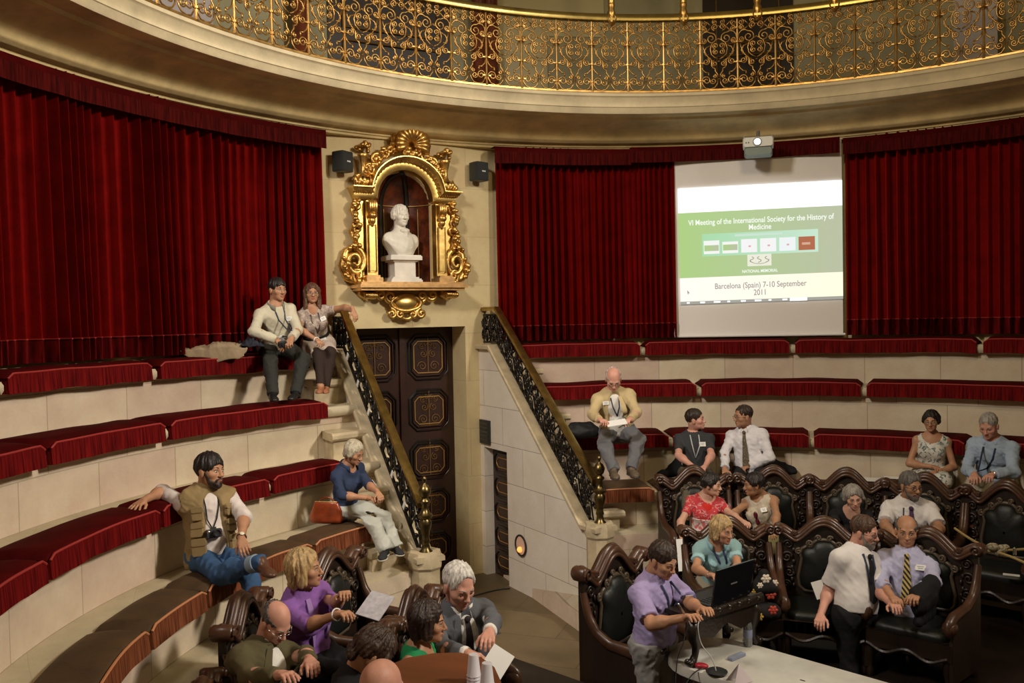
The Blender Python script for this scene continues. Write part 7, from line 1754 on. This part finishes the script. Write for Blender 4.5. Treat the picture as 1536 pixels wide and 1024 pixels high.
for px, sz, lb in (((1312, 719), (.30, .21), 'white sheets lying on the lowest bench left of the floral dress'), ((1338, 716), (.16, .12), 'small white leaflet next to the sheets on the lowest bench')):
    c = at_z(*px, seat(3) - .045); rx, tw = fr_(c); tag(MB().box(c, (*sz, .006), np.stack([rx, tw, ZZ], 1)).build('sheets', M_WHITE), lb, 'papers')
c = at_z(1346, 708, seat(3) - .02); rx, tw = fr_(c); mb = MB(); rbox(mb, c, .07, .03, .05, .012, np.stack([rx, tw, ZZ], 1)); tag(mb.build('case', C_BLK), 'small black case on the lowest bench beside the white leaflet', 'case')
c = at_z(1517, 862, zP + .53); rx, tw = fr_(c); tag(MB().box(c, (.13, .05, .006), np.stack([rx, tw, ZZ], 1)).build('card', M_WHITE), 'small white card on the leather seat of the empty armchair at right', 'card')
# rope across the aisle at the right
M_ROPE = mat('golden rope', (.34, .24, .09), rough=.6, bump=.4, bscale=120)
ra_, rb_ = at_depth(1432, 792, 7.8), at_depth(1438, 827, 7.3)
rp = thing('barrier_rope', 'two golden barrier ropes with a tassel strung before the empty armchair at right', 'rope', ra_)
mb = MB(); P = [ra_ + (at_depth(1540, 823, 7.0) - ra_) * t - ZZ * .08 * math.sin(PI * t) for t in np.linspace(0, 1, 14)] + [at_depth(1600, 826, 6.9)]; mb.tube(P, .011, 7); mb.build('rope_strand', M_ROPE, rp)
mb = MB(); P = [rb_ + (at_depth(1540, 845, 6.7) - rb_) * t + ZZ * .05 * math.sin(PI * t) for t in np.linspace(0, 1, 14)] + [at_depth(1600, 865, 6.6)]; mb.tube(P, .011, 7); mb.build('rope_strand', M_ROPE, rp)
c = at_depth(1497, 822, 6.95); mb = MB()
for dx, dz, w_, h_ in ((-.04, .01, .05, .035), (.03, -.01, .045, .04), (0, -.03, .03, .04), (.06, .01, .03, .02)): mb.ell(c + nrm(np.cross(FWD, ZZ)) * dx + ZZ * dz, (w_, .03, h_), nu=7, nv=10)
mb.build('tassel', blotch('tassel silk', [(.16, .12, .06), (.32, .28, .20)], 60, (.5,)), rp)
mb = MB(); c = at_depth(1522, 826, 6.95); mb.lathe([(.001, .03), (.012, .02), (.014, -.03), (.001, -.035)], 10, c=c); mb.build('clasp', mat('silver', (.7, .7, .7), rough=.2, metal=1), rp)
# dark cable on the stone floor by the side door
cable('black cable lying on the stone floor by the small side door', [at_z(705, 895, .01), at_z(730, 888, .01), at_z(748, 884, .01), at_z(765, 882, .01)], M_BLACKP, .008)
# ================================================================== MARBLE BUST IN THE NICHE
bst = thing('marble_bust', 'white marble bust of a man in cravat on a veined plinth in the gilded niche', 'bust', sw(S0 - .02, NC, .4315))
p = Person(); p.sc = 1.12; p.hs = 1.12; p.female = False; p.tone = 'fair'; p.belly = 0
cb = sw(S0 + .012, NC, .4315)
face = nrm(-UU * .86 + VV * .25); lft = np.cross(ZZ, face)
p.T = ZZ; p.X = lft; p.Y = face; p.XH = lft; p.YH = face
top_z = Z(.5995)
p.HC = np.array([cb[0], cb[1], top_z - .125 * 1.12]); p.N = p.HC - ZZ * .185 * 1.1 - face * .01; p.H = p.N - ZZ * .50 * 1.12
fh = nrm(-UU * .93 + VV * .12); p.R3 = np.stack([np.cross(ZZ, fh), fh, ZZ], 1)
p.sh = {'L': p.N - ZZ * .085 + lft * .185, 'R': p.N - ZZ * .085 - lft * .185}
f = Field(); A = torso_prims(p, .012)[2:]; f.add(*A)
f.add(el(p.sh['L'] - ZZ * .04, (.085, .085, .11), None, .05), el(p.sh['R'] - ZZ * .04, (.085, .085, .11), None, .05))
base_z = Z(.4985)
f.disp = wrinkle(500, .006, 22)
f.cut.append((p.N - ZZ * .19 + lft * .20, nrm(-ZZ * .66 + lft * .75))); f.cut.append((p.N - ZZ * .19 - lft * .20, nrm(-ZZ * .66 - lft * .75)))
f.add(rc(np.array([cb[0], cb[1], base_z]), p.N - ZZ * .25, .09, .12, .06))
g = Field()   # cravat and coat edges
for q in (-1, 1): g.add(rc(p.N + face * .075 + lft * q * .035 - ZZ * .0, p.N + face * .125 + lft * q * .05 - ZZ * .20, .022, .028, .02))
g.add(rc(p.N + face * .09 + ZZ * .015 - lft * .04, p.N + face * .09 + ZZ * .015 + lft * .04, .028, k=.02), rc(p.N + face * .10, p.N + face * .12 - ZZ * .18, .026, .034, .03)); g.disp = wrinkle(501, .008, 38)
g2 = Field(); g2.add(rc(p.N + ZZ * .02 - face * .02, p.N + ZZ * .055 - face * .01, .078, .074, .02))
sdf_obj('bust_figure', [(f, .009), (g, .006), (g2, .007), (head_field(p, nose=1.1), .0048)], M_MARB, bst)
fx = Field(); s = p.hs; E = lambda c, r, k=.02: el(hl(p, c), np.array(r) * s, p.R3, k * s)
p.root = bst; hair(p, M_MARB, 'bob', -.07, seed=40, vol=.75)
for q in (-1, 1):
    mb = MB(); mb.ell(hl(p, (q * .032, .078, -.003)), np.array([.0135, .0125, .0115]) * s, p.R3, 8, 12); mb.build('eye', M_MARB, bst, ang=180)
mb = MB()
pz = lambda z: Z(z) - 0
for hw, z0, z1 in ((.036, .4315, .4375), (.034, .4375, .4405), (.030, .4405, .444), (.024, .444, .4765), (.028, .4765, .480), (.036, .480, .4885), (.034, .4885, .4905)):
    mb.box(np.array([cb[0], cb[1], (Z(z0) + Z(z1)) / 2]), (2 * hw * K, 2 * hw * K * .8, Z(z1) - Z(z0)), np.stack([VV, UU, ZZ], 1))
mb.build('plinth', M_VEIN, bst)
# ================================================================== LIGHT
def area(name, loc, target, size, power, col, sy=None, spread=None):
    d = bpy.data.lights.new(name, 'AREA'); d.energy = power; d.color = col; d.shape = 'RECTANGLE'; d.size = size; d.size_y = sy or size
    if spread: d.spread = rad(spread)
    o = bpy.data.objects.new(name, d); COL.objects.link(o); o.location = loc
    o.rotation_euler = (Vector(target) - Vector(loc)).to_track_quat('-Z', 'Y').to_euler(); return o
WARM = (1.0, .70, .34)
area('unseen_side_light', (6.3, -.6, 8.3), (-6.0, -.2, 2.9), .9, 232, (1, .90, .76), 1.4, 75)  # unseen area light added as key for the left side; no window there
area('unseen_side_light', (-4.2, -4.3, 8.0), (-2.4, 3.8, 1.9), .9, 140, (1, .91, .80), 1.4, 80)  # second added light, unseen, aimed to brighten the right parapet; no window
pl = bpy.data.lights.new('chandelier_light', 'POINT'); pl.energy = 210; pl.color = (1, .77, .44); pl.shadow_soft_size = .35
po = bpy.data.objects.new('chandelier_light', pl); COL.objects.link(po); po.location = (0, .2, 6.75)
w = bpy.data.worlds.new('world'); S.world = w; w.use_nodes = True
w.node_tree.nodes['Background'].inputs[0].default_value = (1, .8, .55, 1); w.node_tree.nodes['Background'].inputs[1].default_value = .03
S.view_settings.view_transform = 'Standard'; S.view_settings.look = 'None'; S.view_settings.exposure = -0.15; S.view_settings.gamma = 1
S.view_settings.use_curve_mapping = False
